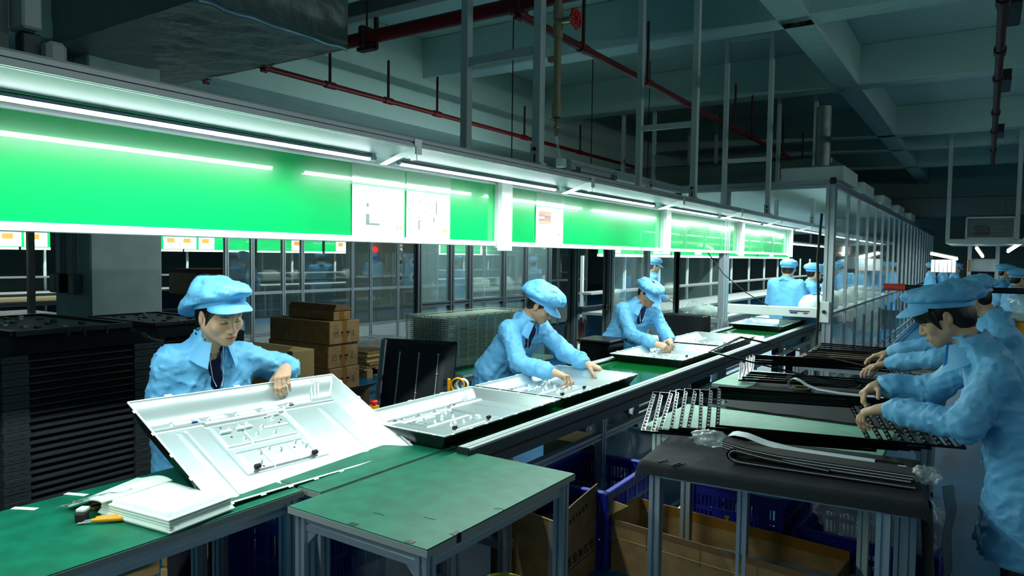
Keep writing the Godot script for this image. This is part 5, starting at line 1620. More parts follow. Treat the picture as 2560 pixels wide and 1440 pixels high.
func background() -> void:
	# unseen battens out of view at the right, placed to light hall and workers
	for q in [[4.6, 1.0], [4.6, -4.5], [4.6, -10.0]]:
		var l := thing("unseen_batten_lamp", "unseen open batten lamp beyond the right edge, placed to light the hall, %s" % {1.0: "nearest", -4.5: "middle", -10.0: "farthest"}[q[1]], "lamp", V(q[0], 3.5, q[1]))
		part(l, "tube", MB.new().cyl(V(q[0], 3.5, q[1] + 2.4), V(q[0], 3.5, q[1] - 2.4), 0.03, 10), "lamp_tube_far")
		part(l, "batten", MB.new().bb(V(q[0] + 0.03, 3.46, q[1] + 2.5), V(q[0] + 0.09, 3.54, q[1] - 2.5)), "white_enamel")
		part(l, "rod", MB.new().cyl(V(q[0] + 0.06, 3.54, q[1]), V(q[0] + 0.06, 4.3, q[1]), 0.01, 6), "dark_steel")
		strip(l, V(q[0] - 0.045, 3.5, q[1]), 4.8, 0.06, FILL, 0.0, 1.1)
	lit_row("at the far left behind the pillar", -15.0, 1.0, -23.0, 1.965, [[0.5, -2.9, [0.3]], [-3.0, -6.0, [0.8, 0.95]], [-6.05, -6.55, [0.5]], [-8.05, -9.3, [0.8]], [-9.35, -11.2, [0.05, 0.3]], [-11.3, -13.4, [0.6]], [-13.5, -16.5, [0.2, 0.7]], [-16.6, -20, [0.5]], [-20.1, -23, [0.3]]], 6.0, 1.5)
	lit_row("inside the clean room", -4.6, -9.4, -26.0, 1.99, [[-9.6, -12.5, [0.2, 0.8]], [-12.6, -15.5, [0.5]], [-15.6, -18.5, [0.5]], [-18.6, -22, [0.4]]], 8.0, 1.5)
	# unseen battens hidden behind the hood, placed to light pillar and carton faces
	for z in [-5.9, -7.6, -9.3]:
		var l := thing("unseen_batten_lamp", "unseen batten lamp hidden behind the hood, placed to light the pillar, %s" % {-5.9: "nearest", -7.6: "middle", -9.3: "farthest"}[z], "lamp", V(-4.0, 2.36, z))
		part(l, "tube", MB.new().cyl(V(-4.0, 2.36, z + 0.75), V(-4.0, 2.36, z - 0.75), 0.014, 10), "lamp_tube_far")
		part(l, "batten", MB.new().bb(V(-3.98, 2.375, z + 0.76), V(-3.93, 2.42, z - 0.76)), "white_enamel")
		part(l, "rod", MB.new().cyl(V(-3.96, 2.42, z), V(-3.96, 4.3, z), 0.006, 6), "dark_steel")
		strip(l, V(-4.02, 2.345, z), 1.45, 0.03, UNSEEN_AISLE, 0.0, 0.75)
	# tan-topped table and grey table at the left border
	desk("work_desk", "far work table with a pale tan top at the left border", -13.9, -12.6, -3.6, -6.3, 0.75, "cardboard_light", "", "grey_steel")
	desk("work_desk", "grey far table before the tan-topped one at the left border", -11.6, -10.4, -3.2, -4.7, 0.70, "desk_edge", "", "grey_steel")
	tag(solo("far_post", MB.new().bb(V(-11.0, 0, -4.42), V(-10.93, 2.3, -4.50)), "dark_steel", "dark standing post in front of the tan-topped far table", "post"), "", "")
	# dark rack with red frame behind the nearest worker's cap
	var rk := thing("machine", "dark machine with reddish stand beside the pillar, behind the nearest worker's cap", "machine", V(-9.5, 0, -6.0))
	part(rk, "head", MB.new().box(V(-9.6, 1.12, -6.25), V(0.8, 0.42, 0.8), 0.06), "dark_red")
	part(rk, "column", MB.new().box(V(-9.6, 0.5, -6.2), V(0.4, 1.0, 0.4), 0.03), "dark_red")
	# glazed partitions
	var zs := []
	for z in [-5.6, -5.99, -6.5, -6.83, -7.8, -8.2, -8.83, -9.85, -10.75, -11.3, -12.5, -14.2, -15.6]:
		zs.append(-z - 5.6)
	partition("glass_partition", "long glazed aluminium partition with a white base behind the carton stack", V(-8.2, 0, -5.6), V(-8.2, 0, -15.6), zs, [0.46, 1.03, 2.4], 2.4, 0.05, "aluminium", "window_glass", 0.44)
	partition("glass_partition", "dark-framed aluminium partition above the stack of clear trays", V(-5.0, 0, -5.70), V(-5.0, 0, -8.4), [0.0, 0.55, 0.90, 1.60, 2.1, 2.7], [1.05, 2.4], 2.4, 0.065, "dark_aluminium", "window_glass", 0.0)
	partition("glass_partition", "glazed partition panel to the right of the capped man", V(-3.2, 0, -6.63), V(-3.2, 0, -8.5), [0.0, 0.92, 1.87], [0.86, 2.42], 2.45, 0.06, "aluminium", "curtain_film", 0.0, 0.5)
	partition("clean_room_front", "front glass wall of the clean room where the belt enters", V(-3.2, 0, -8.5), V(-2.63, 0, -8.5), [0.0, 0.57], [0.84, 2.42], 2.45, 0.06, "aluminium", "curtain_film", 0.0, 0.1)
	var fr := thing("clean_room_portal", "tall aluminium corner post and beams of the clean room over the belt", "frame", V(-1.45, 0, -8.5))
	part(fr, "corner_post", MB.new().alu(V(-1.445, 0, -8.5), V(-1.445, 2.46, -8.5), 0.095), "aluminium")
	part(fr, "inner_post", MB.new().alu(V(-2.65, 0, -8.62), V(-2.65, 2.4, -8.62), 0.10), "aluminium")
	part(fr, "top_beam", MB.new().alu(V(-3.25, 2.43, -8.5), V(-1.40, 2.43, -8.5), 0.06, 0.09), "aluminium")
	part(fr, "side_beam", MB.new().alu(V(-3.2, 2.43, -8.5), V(-3.2, 2.43, -5.7), 0.06, 0.09), "aluminium")
	part(fr, "upper_pane", MB.new().bb(V(-3.2, 2.1, -8.505), V(-1.5, 2.39, -8.5)), "curtain_film")
	part(fr, "corner_cap", MB.new().box(V(-1.42, 2.46, -8.45), V(0.06, 0.07, 0.05), 0.008), "ink_black")
	var gb := thing("belt_guard", "white guard bar with a small printed label across the belt at the clean room", "bar", V(-2.0, 1.0, -8.42))
	part(gb, "bar", MB.new().bb(V(-2.53, 0.945, -8.46), V(-1.50, 1.055, -8.40), 0.006), "white_enamel")
	part(gb, "plate", MB.new().bb(V(-1.53, 0.90, -8.47), V(-1.41, 1.13, -8.39), 0.004), "white_enamel")
	part(gb, "label", MB.new().box(V(-1.72, 1.012, -8.398), V(0.22, 0.012, 0.002)).box(V(-1.78, 0.992, -8.398), V(0.08, 0.016, 0.002)), "blue_label")
	part(gb, "red_mark", MB.new().box(V(-1.655, 0.992, -8.397), V(0.05, 0.014, 0.002)), "red_plastic")
	part(gb, "bolt", MB.new().cyl(V(-1.46, 1.02, -8.39), V(-1.46, 1.02, -8.37), 0.02, 10), "dark_steel")
	tag(solo("cable", MB.new().tube([V(-1.52, 2.1, -8.40), V(-1.545, 1.6, -8.39), V(-1.52, 1.1, -8.385), V(-1.53, 0.3, -8.39)], 0.014, 8), "ink_black", "thick black cable running down the clean room corner post", "cable"), "", "")
	tag(solo("cable", MB.new().tube([V(-2.75, 1.66, -8.3), V(-2.55, 1.4, -8.32), V(-2.3, 1.2, -8.34), V(-2.05, 1.06, -8.36)], 0.006, 6), "ink_black", "thin black cable sagging to the white guard bar", "cable"), "", "")
	# side wall of the clean room: film panels between many posts
	var ps := []
	for i in 21:
		ps.append(0.1 + i * 0.88)
	partition("clean_room_wall", "long clean room wall of clear film strips between aluminium posts, running away at right", V(-1.42, 0, -8.5), V(-1.42, 0, -26.2), ps, [0.06, 0.22, 0.99, 2.40], 2.42, 0.035, "aluminium", "curtain_film", 0.0, 0.06)
	part(get_node("clean_room_wall"), "crown_rail", MB.new().alu(V(-1.42, 2.42, -8.5), V(-1.42, 2.42, -26.2), 0.05, 0.08), "aluminium")
	struct("ceiling_1", MB.new().bb(V(-7.6, 2.45, -8.6), V(-1.5, 2.48, -26.2)), "white_steel")
	for q in [[-8.6, -1.68, 0.68, "nearest, at the corner"], [-10.55, -1.55, 0.32, "second along"], [-12.8, -1.55, 0.32, "third along"], [-15.2, -1.55, 0.32, "fourth along"], [-17.8, -1.55, 0.32, "fifth along"]]:
		var f := thing("fan_filter_box", "pale filter box on the clean room roof edge, " + q[3], "filter box", V(q[1], 2.48, q[0]), "filter boxes on the clean room roof")
		part(f, "casing", MB.new().bb(V(q[1] - q[2] / 2, 2.48, q[0] - 0.02), V(q[1] + q[2] / 2, 2.64, q[0] - 1.0), 0.006), "white_steel")
		part(f, "cover", MB.new().bb(V(q[1] - q[2] / 2 + 0.02, 2.64, q[0] - 0.05), V(q[1] + q[2] / 2 - 0.02, 2.655, q[0] - 0.95), 0.004), "grey_steel")
	# foil duct behind the ladders
	var du := thing("air_duct", "dark foil-wrapped duct crossing behind the hood ladders above the clean room", "air duct", V(-4, 2.8, -12))
	part(du, "run", MB.new().bb(V(-12, 2.72, -12.0), V(-2.05, 3.2, -13.0), 0.02), "foil")
	part(du, "elbow", MB.new().cyl(V(-1.75, 2.66, -9.6), V(-1.75, 3.5, -9.6), 0.09, 16), "foil")
	var d2 := thing("air_duct", "far foil-wrapped duct crossing under the deep beam at right", "air duct", V(1, 2.8, -22))
	part(d2, "run", MB.new().bb(V(-6, 2.75, -21.6), V(8.5, 3.25, -22.6), 0.02), "foil")
	# inside, along the film wall: tables with white wrapped goods, sacks, bins
	var tb := thing("far_bench", "white bench along the inside of the clean room film wall", "bench", V(-1.9, 0, -12))
	part(tb, "top", MB.new().bb(V(-2.2, 0.90, -9.0), V(-1.5, 0.94, -16)), "white_enamel")
	for i in 6:
		part(tb, "leg", MB.new().bb(V(-1.56, 0, -9.2 - 1.3 * i), V(-1.52, 0.9, -9.24 - 1.3 * i)), "white_steel")
	var nz := FastNoiseLite.new()
	nz.frequency = 3.0
	for i in 7:
		tag(solo("wrapped_bundle", lump(V(-1.78, 1.03, -9.5 - 0.85 * i), V(0.17, 0.12, 0.24), nz, 0.2, 18), "foam_white", "white wrapped bundle behind the film wall, %s along the bench" % ["first", "second", "third", "fourth", "fifth", "sixth", "seventh"][i], "bundle", "white bundles behind the film wall"), "", "")
	for q in [[V(-1.75, 0.32, -9.9), "white sack on the floor behind the film wall, nearer one"], [V(-1.7, 0.34, -10.9), "white sack on the floor behind the film wall, farther one"]]:
		tag(solo("sack", lump(q[0], V(0.24, 0.34, 0.26), nz, 0.25, 20), "foam_white", q[1], "sack", "white sacks behind the film wall"), "", "")
	var bn := thing("yellow_bin", "row of orange-yellow bins on a white trolley behind the film wall", "bins", V(-1.9, 0.3, -13))
	part(bn, "trolley", MB.new().bb(V(-2.3, 0.3, -12.2), V(-1.5, 0.36, -14.5), 0.01), "white_enamel")
	for i in 5:
		part(bn, "bin", MB.new().box(V(-1.75, 0.56, -12.4 - 0.42 * i), V(0.4, 0.36, 0.34), 0.02), "yellow_plastic")
	# goods along the ledge left of the guard bar
	desk("work_desk", "table of crumpled clear and white bags beside the clean room corner", -3.15, -2.7, -8.6, -10.2, 0.86, "white_enamel")
	for q in [[V(-3.02, 0.95, -8.66), V(0.14, 0.09, 0.12), "plastic_bag", "greyish clear bag at the left end of the ledge pile"], [V(-2.90, 0.93, -8.72), V(0.14, 0.08, 0.12), "foam_white", "white crumpled bag in the middle of the ledge pile"], [V(-2.76, 0.92, -8.8), V(0.12, 0.06, 0.14), "white_paper", "white folded sheet at the right end of the ledge pile"]]:
		tag(solo("bag", lump(q[0], q[1], nz, 0.45, 22), q[2], q[3], "bag", "bags on the ledge"), "", "")
	desk("work_desk", "low white table with bottles just left of the belt beyond the capped man", -3.3, -2.66, -7.15, -8.0, 0.66, "white_enamel", "", "white_steel")
	desk("work_desk", "small green-topped side table behind the capped man's elbow", -3.1, -2.66, -6.15, -6.7, 0.70, "desk_green", "", "white_steel")
	# black crates, racked upright
	var bk := thing("black_shell_rack", "row of upright black shells beyond the capped man", "television shell", V(-2.85, 0, -7.6))
	for i in 6:
		part(bk, "shell", MB.new().box(V(-2.74, 0.72, -7.45 - 0.045 * i), V(0.50, 0.5, 0.03), 0.012), "black_plastic")
	part(bk, "stand", MB.new().bb(V(-3.0, 0.0, -7.4), V(-2.5, 0.46, -7.75)), "dark_steel")
	var bc := thing("black_bin", "black bin with raised rim behind the capped man's side", "bin", V(-2.84, 0, -5.75))
	part(bc, "body", MB.new().bb(V(-2.99, 0.30, -5.58), V(-2.70, 0.84, -5.9), 0.012), "gloss_black")
	part(bc, "rim", MB.new().bb(V(-3.01, 0.84, -5.56), V(-2.68, 0.86, -5.92), 0.004), "black_plastic")
	part(bc, "base", MB.new().bb(V(-3.0, 0.0, -5.6), V(-2.7, 0.30, -5.9), 0.006), "black_plastic")
	# open door frame beside the capped man
	var df := thing("door_frame", "dark aluminium gate frame with a latch bar between the two belt workers", "door frame", V(-3.2, 0, -6.2))
	for z in [-5.83, -6.56]:
		part(df, "post", MB.new().alu(V(-3.2, 0, z), V(-3.2, 2.42, z), 0.075), "dark_aluminium")
	for y in [1.085, 0.62, 2.40]:
		part(df, "rail", MB.new().alu(V(-3.2, y, -5.87), V(-3.2, y, -6.52), 0.05), "dark_aluminium" if y != 0.62 else "aluminium")
	for z in [-5.9, -6.49]:
		var lt := part(df, "latch_plate", MB.new().box(V(-3.165, 1.085, z), V(0.012, 0.07, 0.10), 0.003), "ink_black")
		for e in [[0.02, 0.03], [-0.02, 0.03], [0.02, -0.03], [-0.02, -0.03]]:
			part(lt, "bolt", MB.new().cyl(V(-3.16, 1.085 + e[0], z + e[1]), V(-3.155, 1.085 + e[0], z + e[1]), 0.006, 6), "aluminium")
	part(df, "shelf", MB.new().bb(V(-3.5, 0.70, -5.9), V(-3.2, 0.72, -6.5)), "white_enamel")
	for i in 3:
		part(df, "bottle", MB.new().lathe([Vector2(0.0, 0.0), Vector2(0.04, 0.0), Vector2(0.04, 0.18), Vector2(0.015, 0.22), Vector2(0.015, 0.26), Vector2(0.0, 0.26)], 10, Transform3D(Basis(), V(-3.36, 0.72, -6.02 - 0.14 * i))), ["dark_plastic", "tin_gold", "dark_red"][i])
	# cabinet with dials behind the first partition
	var mc := thing("machine_cabinet", "beige machine cabinet with four round dials and a red lamp behind the partition", "machine", V(-10.0, 0, -10.3))
	part(mc, "casing", MB.new().bb(V(-10.6, 0, -9.9), V(-9.9, 1.9, -11.9), 0.02), "beige_pipe")
	part(mc, "face_plate", MB.new().bb(V(-9.9, 0.95, -10.5), V(-9.88, 1.6, -11.3), 0.006), "aluminium")
	for q in [[1.42, -10.7], [1.42, -11.1], [1.1, -10.7], [1.1, -11.1]]:
		var di := part(mc, "dial", MB.new().lathe([Vector2(0.0, 0.03), Vector2(0.09, 0.03), Vector2(0.10, 0.0)], 18, Transform3D(Basis(Vector3.BACK, -PI / 2), V(-9.88, q[0], q[1]))), "white_enamel")
		part(di, "hub", MB.new().lathe([Vector2(0.0, 0.04), Vector2(0.045, 0.04), Vector2(0.05, 0.03)], 14, Transform3D(Basis(Vector3.BACK, -PI / 2), V(-9.88, q[0], q[1]))), "ink_black")
	var rl := mat("red_lamp", Color(1, 0.1, 0.08), 0.3)
	rl.emission_enabled = true
	rl.emission = Color(1, 0.06, 0.04)
	rl.emission_energy_multiplier = 2.0
	part(mc, "red_lamp", MB.new().ball(V(-9.85, 1.66, -9.98), V(0.05, 0.05, 0.05), Basis(), 10, 6), "red_lamp")
	var ro := OmniLight3D.new()
	ro.name = "red_glow"
	ro.light_color = Color(1, 0.1, 0.06)
	ro.light_energy = 0.02
	ro.omni_range = 30.0
	ro.omni_attenuation = 2.0
	ro.light_size = 0.04
	ro.shadow_enabled = true
	mc.add_child(ro)
	ro.position = V(0.15, 1.66, 0.32)
	part(mc, "blue_box", MB.new().box(V(-9.86, 1.5, -10.0), V(0.08, 0.2, 0.16), 0.01), "crate_lavender")
	# far end of the hall: mezzanine cage, machines
	var mz := thing("mezzanine", "far raised platform with a wire mesh guard at the right", "platform", V(0.3, 1.96, -16))
	part(mz, "deck", MB.new().bb(V(-0.66, 1.93, -16.0), V(3.2, 2.02, -19.0), 0.01), "white_steel")
	for x in [-0.63, 0.46, 2.0]:
		part(mz, "post", MB.new().bb(V(x - 0.035, 2.0, -16.0), V(x + 0.035, 4.3, -16.07)), "white_steel")
	for q in [[V(-0.33, 2.02, -16.0), V(-0.33, 2.42, -16.0)], [V(0.42, 2.02, -16.0), V(0.42, 2.42, -16.0)], [V(-0.33, 2.42, -16.0), V(0.42, 2.42, -16.0)], [V(-0.33, 2.03, -16.0), V(0.42, 2.03, -16.0)]]:
		part(mz, "guard_frame", MB.new().bar(q[0], q[1], 0.03), "white_steel")
	var ms := MB.new()
	for i in 24:
		ms.bar(V(-0.33 + 0.031 * i, 2.03, -16.0), V(-0.33 + 0.031 * i, 2.42, -16.0), 0.004)
	for i in 13:
		ms.bar(V(-0.33, 2.03 + 0.031 * i, -16.0), V(0.42, 2.03 + 0.031 * i, -16.0), 0.004)
	part(mz, "wire_mesh", ms, "white_steel").set_meta("kind", "stuff")
	part(mz, "stored_box", MB.new().bb(V(0.1, 2.02, -16.3), V(0.42, 2.16, -16.8), 0.01), "grey_steel")
	part(mz, "dark_motor", MB.new().box(V(-0.1, 2.2, -16.6), V(0.3, 0.2, 0.3), 0.05), "dark_red")
	for q in [[V(-0.17, 1.87, -17.6), V(-0.06, 1.70, -18.2), "far lamp tube slanting under the platform, left one"], [V(0.36, 1.80, -17.2), V(0.62, 2.02, -16.4), "far lamp tube slanting at the right border"], [V(-0.93, 1.74, -16.8), V(-0.50, 1.64, -17.4), "far lamp tube above the white lockers"]]:
		var l := thing("tube_lamp", q[2], "tube lamp", q[0])
		part(l, "tube", MB.new().cyl(q[0], q[1], 0.028, 8), "lamp_tube_far")
		part(l, "holder", MB.new().bar(q[0] + V(0, 0.04, 0), q[1] + V(0, 0.04, 0), 0.05, 0.02), "white_enamel")
		var m: Vector3 = (q[0] + q[1]) / 2
		strip(l, m - V(0, 0.04, 0), 0.7, 0.05, 0.8)
	var wm := thing("far_machine", "white machine with an open dark window and yellow striped post, far right", "machine", V(-0.05, 0, -20))
	part(wm, "hood", MB.new().bb(V(-0.30, 1.36, -19.8), V(0.20, 1.66, -20.4), 0.02), "white_enamel")
	part(wm, "body", MB.new().bb(V(-0.30, 0, -19.8), V(0.20, 0.95, -20.4), 0.02), "white_enamel")
	part(wm, "column", MB.new().bb(V(-0.36, 0, -19.75), V(-0.28, 2.0, -19.85)), "white_enamel")
	part(wm, "column", MB.new().bb(V(0.18, 0, -19.75), V(0.26, 2.0, -19.85)), "white_enamel")
	part(wm, "window", MB.new().bb(V(-0.28, 0.95, -20.1), V(0.18, 1.36, -20.2)), "dark_steel")
	for y in [1.0, 1.35]:
		part(wm, "yellow_stripe", MB.new().bb(V(-0.345, y, -19.74), V(-0.30, y + 0.28, -19.75)), "yellow_plastic")
	var lk := thing("locker_row", "row of white lockers under the far lamp, beyond the film wall", "lockers", V(-0.75, 1.3, -17.3))
	for i in 6:
		part(lk, "locker", MB.new().bb(V(-0.95 + 0.075 * i, 1.36, -17.2), V(-0.885 + 0.075 * i, 1.62, -17.4), 0.004), "white_enamel")
	part(lk, "stand", MB.new().bb(V(-0.95, 0, -17.3), V(-0.5, 0.9, -17.5)), "wall_paint")
	var bn2 := thing("far_bench", "cluttered far bench behind the right-hand workers", "bench", V(0.4, 0, -15))
	part(bn2, "top", MB.new().bb(V(0.0, 0.84, -14.6), V(2.5, 0.88, -15.4)), "yellow_plastic")
	part(bn2, "rail", MB.new().bb(V(0.02, 1.15, -14.6), V(2.5, 1.18, -14.63)), "grey_steel")
	for x in [0.03, 1.2, 2.4]:
		part(bn2, "leg", MB.new().bb(V(x, 0, -14.65), V(x + 0.05, 1.2, -14.7)), "grey_steel")
# a distance field on a grid, meshed with surface nets
class Field:
	var cell: float
	var o: Vector3
	var nx: int
	var ny: int
	var nz: int
	var f := PackedFloat32Array()
	func _init(lo: Vector3, hi: Vector3, c: float) -> void:
		cell = c
		o = lo - Vector3(c, c, c) * 2.0
		var s := (hi - lo) / c
		nx = int(s.x) + 6
		ny = int(s.y) + 6
		nz = int(s.z) + 6
		f.resize(nx * ny * nz)
		f.fill(1000.0)
	# tapered capsule; op 0 joins with blend k, 1 cuts away with blend k
	func cap(a: Vector3, b: Vector3, ra: float, rb: float, k: float, op := 0) -> Field:
		var m := maxf(ra, rb) + k + cell * 3.0
		var lo := a.min(b) - Vector3(m, m, m)
		var hi := a.max(b) + Vector3(m, m, m)
		var x0 := maxi(0, int((lo.x - o.x) / cell))
		var x1 := mini(nx - 1, int((hi.x - o.x) / cell) + 1)
		var y0 := maxi(0, int((lo.y - o.y) / cell))
		var y1 := mini(ny - 1, int((hi.y - o.y) / cell) + 1)
		var z0 := maxi(0, int((lo.z - o.z) / cell))
		var z1 := mini(nz - 1, int((hi.z - o.z) / cell) + 1)
		var ab := b - a
		var inv := 1.0 / maxf(ab.length_squared(), 1e-9)
		var dr := rb - ra
		var q := 0.25 / maxf(k, 1e-6)
		for z in range(z0, z1 + 1):
			for y in range(y0, y1 + 1):
				var i := (z * ny + y) * nx + x0
				var p := Vector3(o.x + x0 * cell, o.y + y * cell, o.z + z * cell) - a
				for x in range(x0, x1 + 1):
					var t := clampf(p.dot(ab) * inv, 0.0, 1.0)
					var d := (p - ab * t).length() - ra - dr * t
					var g := f[i]
					if op == 0:
						var h := k - absf(d - g)
						g = minf(d, g)
						if h > 0.0:
							g -= h * h * q
						f[i] = g
					elif -d > g - k:
						var h := k - absf(-d - g)
						g = maxf(-d, g)
						if h > 0.0:
							g += h * h * q
						f[i] = g
					p.x += cell
					i += 1
		return self
	# ellipsoid with its own axes
	func ell(c: Vector3, r: Vector3, b: Basis, k: float, op := 0) -> Field:
		var m := maxf(r.x, maxf(r.y, r.z)) + k + cell * 3.0
		var x0 := maxi(0, int((c.x - m - o.x) / cell))
		var x1 := mini(nx - 1, int((c.x + m - o.x) / cell) + 1)
		var y0 := maxi(0, int((c.y - m - o.y) / cell))
		var y1 := mini(ny - 1, int((c.y + m - o.y) / cell) + 1)
		var z0 := maxi(0, int((c.z - m - o.z) / cell))
		var z1 := mini(nz - 1, int((c.z + m - o.z) / cell) + 1)
		var inv := b.transposed()
		var ir := Vector3(1.0 / r.x, 1.0 / r.y, 1.0 / r.z)
		var step := inv * Vector3(cell, 0, 0)
		var q := 0.25 / maxf(k, 1e-6)
		for z in range(z0, z1 + 1):
			for y in range(y0, y1 + 1):
				var i := (z * ny + y) * nx + x0
				var p := inv * (Vector3(o.x + x0 * cell, o.y + y * cell, o.z + z * cell) - c)
				for x in range(x0, x1 + 1):
					var e := p * ir
					var k0 := e.length()
					var d := k0 * (k0 - 1.0) / maxf((e * ir).length(), 1e-6)
					var g := f[i]
					if op == 0:
						var h := k - absf(d - g)
						g = minf(d, g)
						if h > 0.0:
							g -= h * h * q
						f[i] = g
					elif -d > g - k:
						var h := k - absf(-d - g)
						g = maxf(-d, g)
						if h > 0.0:
							g += h * h * q
						f[i] = g
					p += step
					i += 1
		return self
	# keep only what lies below the plane n.p = w
	func cut(n: Vector3, w: float) -> Field:
		var i := 0
		for z in nz:
			for y in ny:
				var v := n.dot(Vector3(o.x, o.y + y * cell, o.z + z * cell)) - w
				for x in nx:
					if v > f[i]:
						f[i] = v
					v += n.x * cell
					i += 1
		return self
	func push(fn: Callable, band: float) -> Field:
		var i := 0
		for z in nz:
			for y in ny:
				for x in nx:
					if absf(f[i]) < band:
						f[i] += fn.call(Vector3(o.x + x * cell, o.y + y * cell, o.z + z * cell))
					i += 1
		return self
	# add the surface to a skin
	func into(s: Hull, color = null) -> void:
		var ids := PackedInt32Array()
		ids.resize(nx * ny * nz)
		ids.fill(-1)
		var lim := cell * 3.2
		var plane := nx * ny
		var off := [0, 1, nx, nx + 1, plane, plane + 1, plane + nx, plane + nx + 1]
		var cor := [Vector3(0, 0, 0), Vector3(1, 0, 0), Vector3(0, 1, 0), Vector3(1, 1, 0), Vector3(0, 0, 1), Vector3(1, 0, 1), Vector3(0, 1, 1), Vector3(1, 1, 1)]
		var edges := [[0, 1], [2, 3], [4, 5], [6, 7], [0, 2], [1, 3], [4, 6], [5, 7], [0, 4], [1, 5], [2, 6], [3, 7]]
		var start: int = s.v.size()
		var has_color := color != null
		for z in nz - 1:
			for y in ny - 1:
				var i := (z * ny + y) * nx
				for x in nx - 1:
					if absf(f[i]) < lim:
						var m := 0
						for k in 8:
							if f[i + off[k]] < 0.0:
								m |= 1 << k
						if m != 0 and m != 255:
							var p := Vector3()
							var n := 0
							for e in edges:
								var a: int = e[0]
								var b: int = e[1]
								if ((m >> a) & 1) != ((m >> b) & 1):
									var fa := f[i + off[a]]
									p += cor[a].lerp(cor[b], fa / (fa - f[i + off[b]]))
									n += 1
							p = p / n
							ids[i] = s.v.size()
							var w := o + (Vector3(x, y, z) + p) * cell
							s.v.append(w)
							s.c.append(color.call(w) if has_color else Color(1, 1, 1))
					i += 1
		s.n.resize(s.v.size())
		for z in range(1, nz - 1):
			for y in range(1, ny - 1):
				for x in range(1, nx - 1):
					var i := (z * ny + y) * nx + x
					var fi := f[i]
					if absf(fi) > lim:
						continue
					var neg := fi < 0.0
					for ax in 3:
						var st: int = [1, nx, plane][ax]
						if (f[i + st] < 0.0) == neg:
							continue
						var u: int = [nx, plane, 1][ax]
						var v: int = [plane, 1, nx][ax]
						var a := ids[i]
						var b := ids[i - u]
						var c := ids[i - u - v]
						var d := ids[i - v]
						if a < 0 or b < 0 or c < 0 or d < 0:
							continue
						if neg:
							s.quad(a, d, c, b)
						else:
							s.quad(a, b, c, d)
		for j in range(start, s.v.size()):
			s.n[j] = s.n[j].normalized()

class Hull:
	var v := PackedVector3Array()
	var n := PackedVector3Array()
	var c := PackedColorArray()
	var ix := PackedInt32Array()
	func quad(a: int, b: int, d: int, e: int) -> void:
		# clockwise seen from outside
		var m := (v[d] - v[a]).cross(v[e] - v[b])
		n[a] -= m
		n[b] -= m
		n[d] -= m
		n[e] -= m
		ix.append(a); ix.append(b); ix.append(d)
		ix.append(a); ix.append(d); ix.append(e)
	func to_mesh() -> ArrayMesh:
		var a := []
		a.resize(Mesh.ARRAY_MAX)
		a[Mesh.ARRAY_VERTEX] = v
		a[Mesh.ARRAY_NORMAL] = n
		a[Mesh.ARRAY_COLOR] = c
		a[Mesh.ARRAY_INDEX] = ix
		var m := ArrayMesh.new()
		m.add_surface_from_arrays(Mesh.PRIMITIVE_TRIANGLES, a)
		return m
func lin(r: float, g: float, b: float) -> Color:
	return Color(r, g, b).srgb_to_linear()

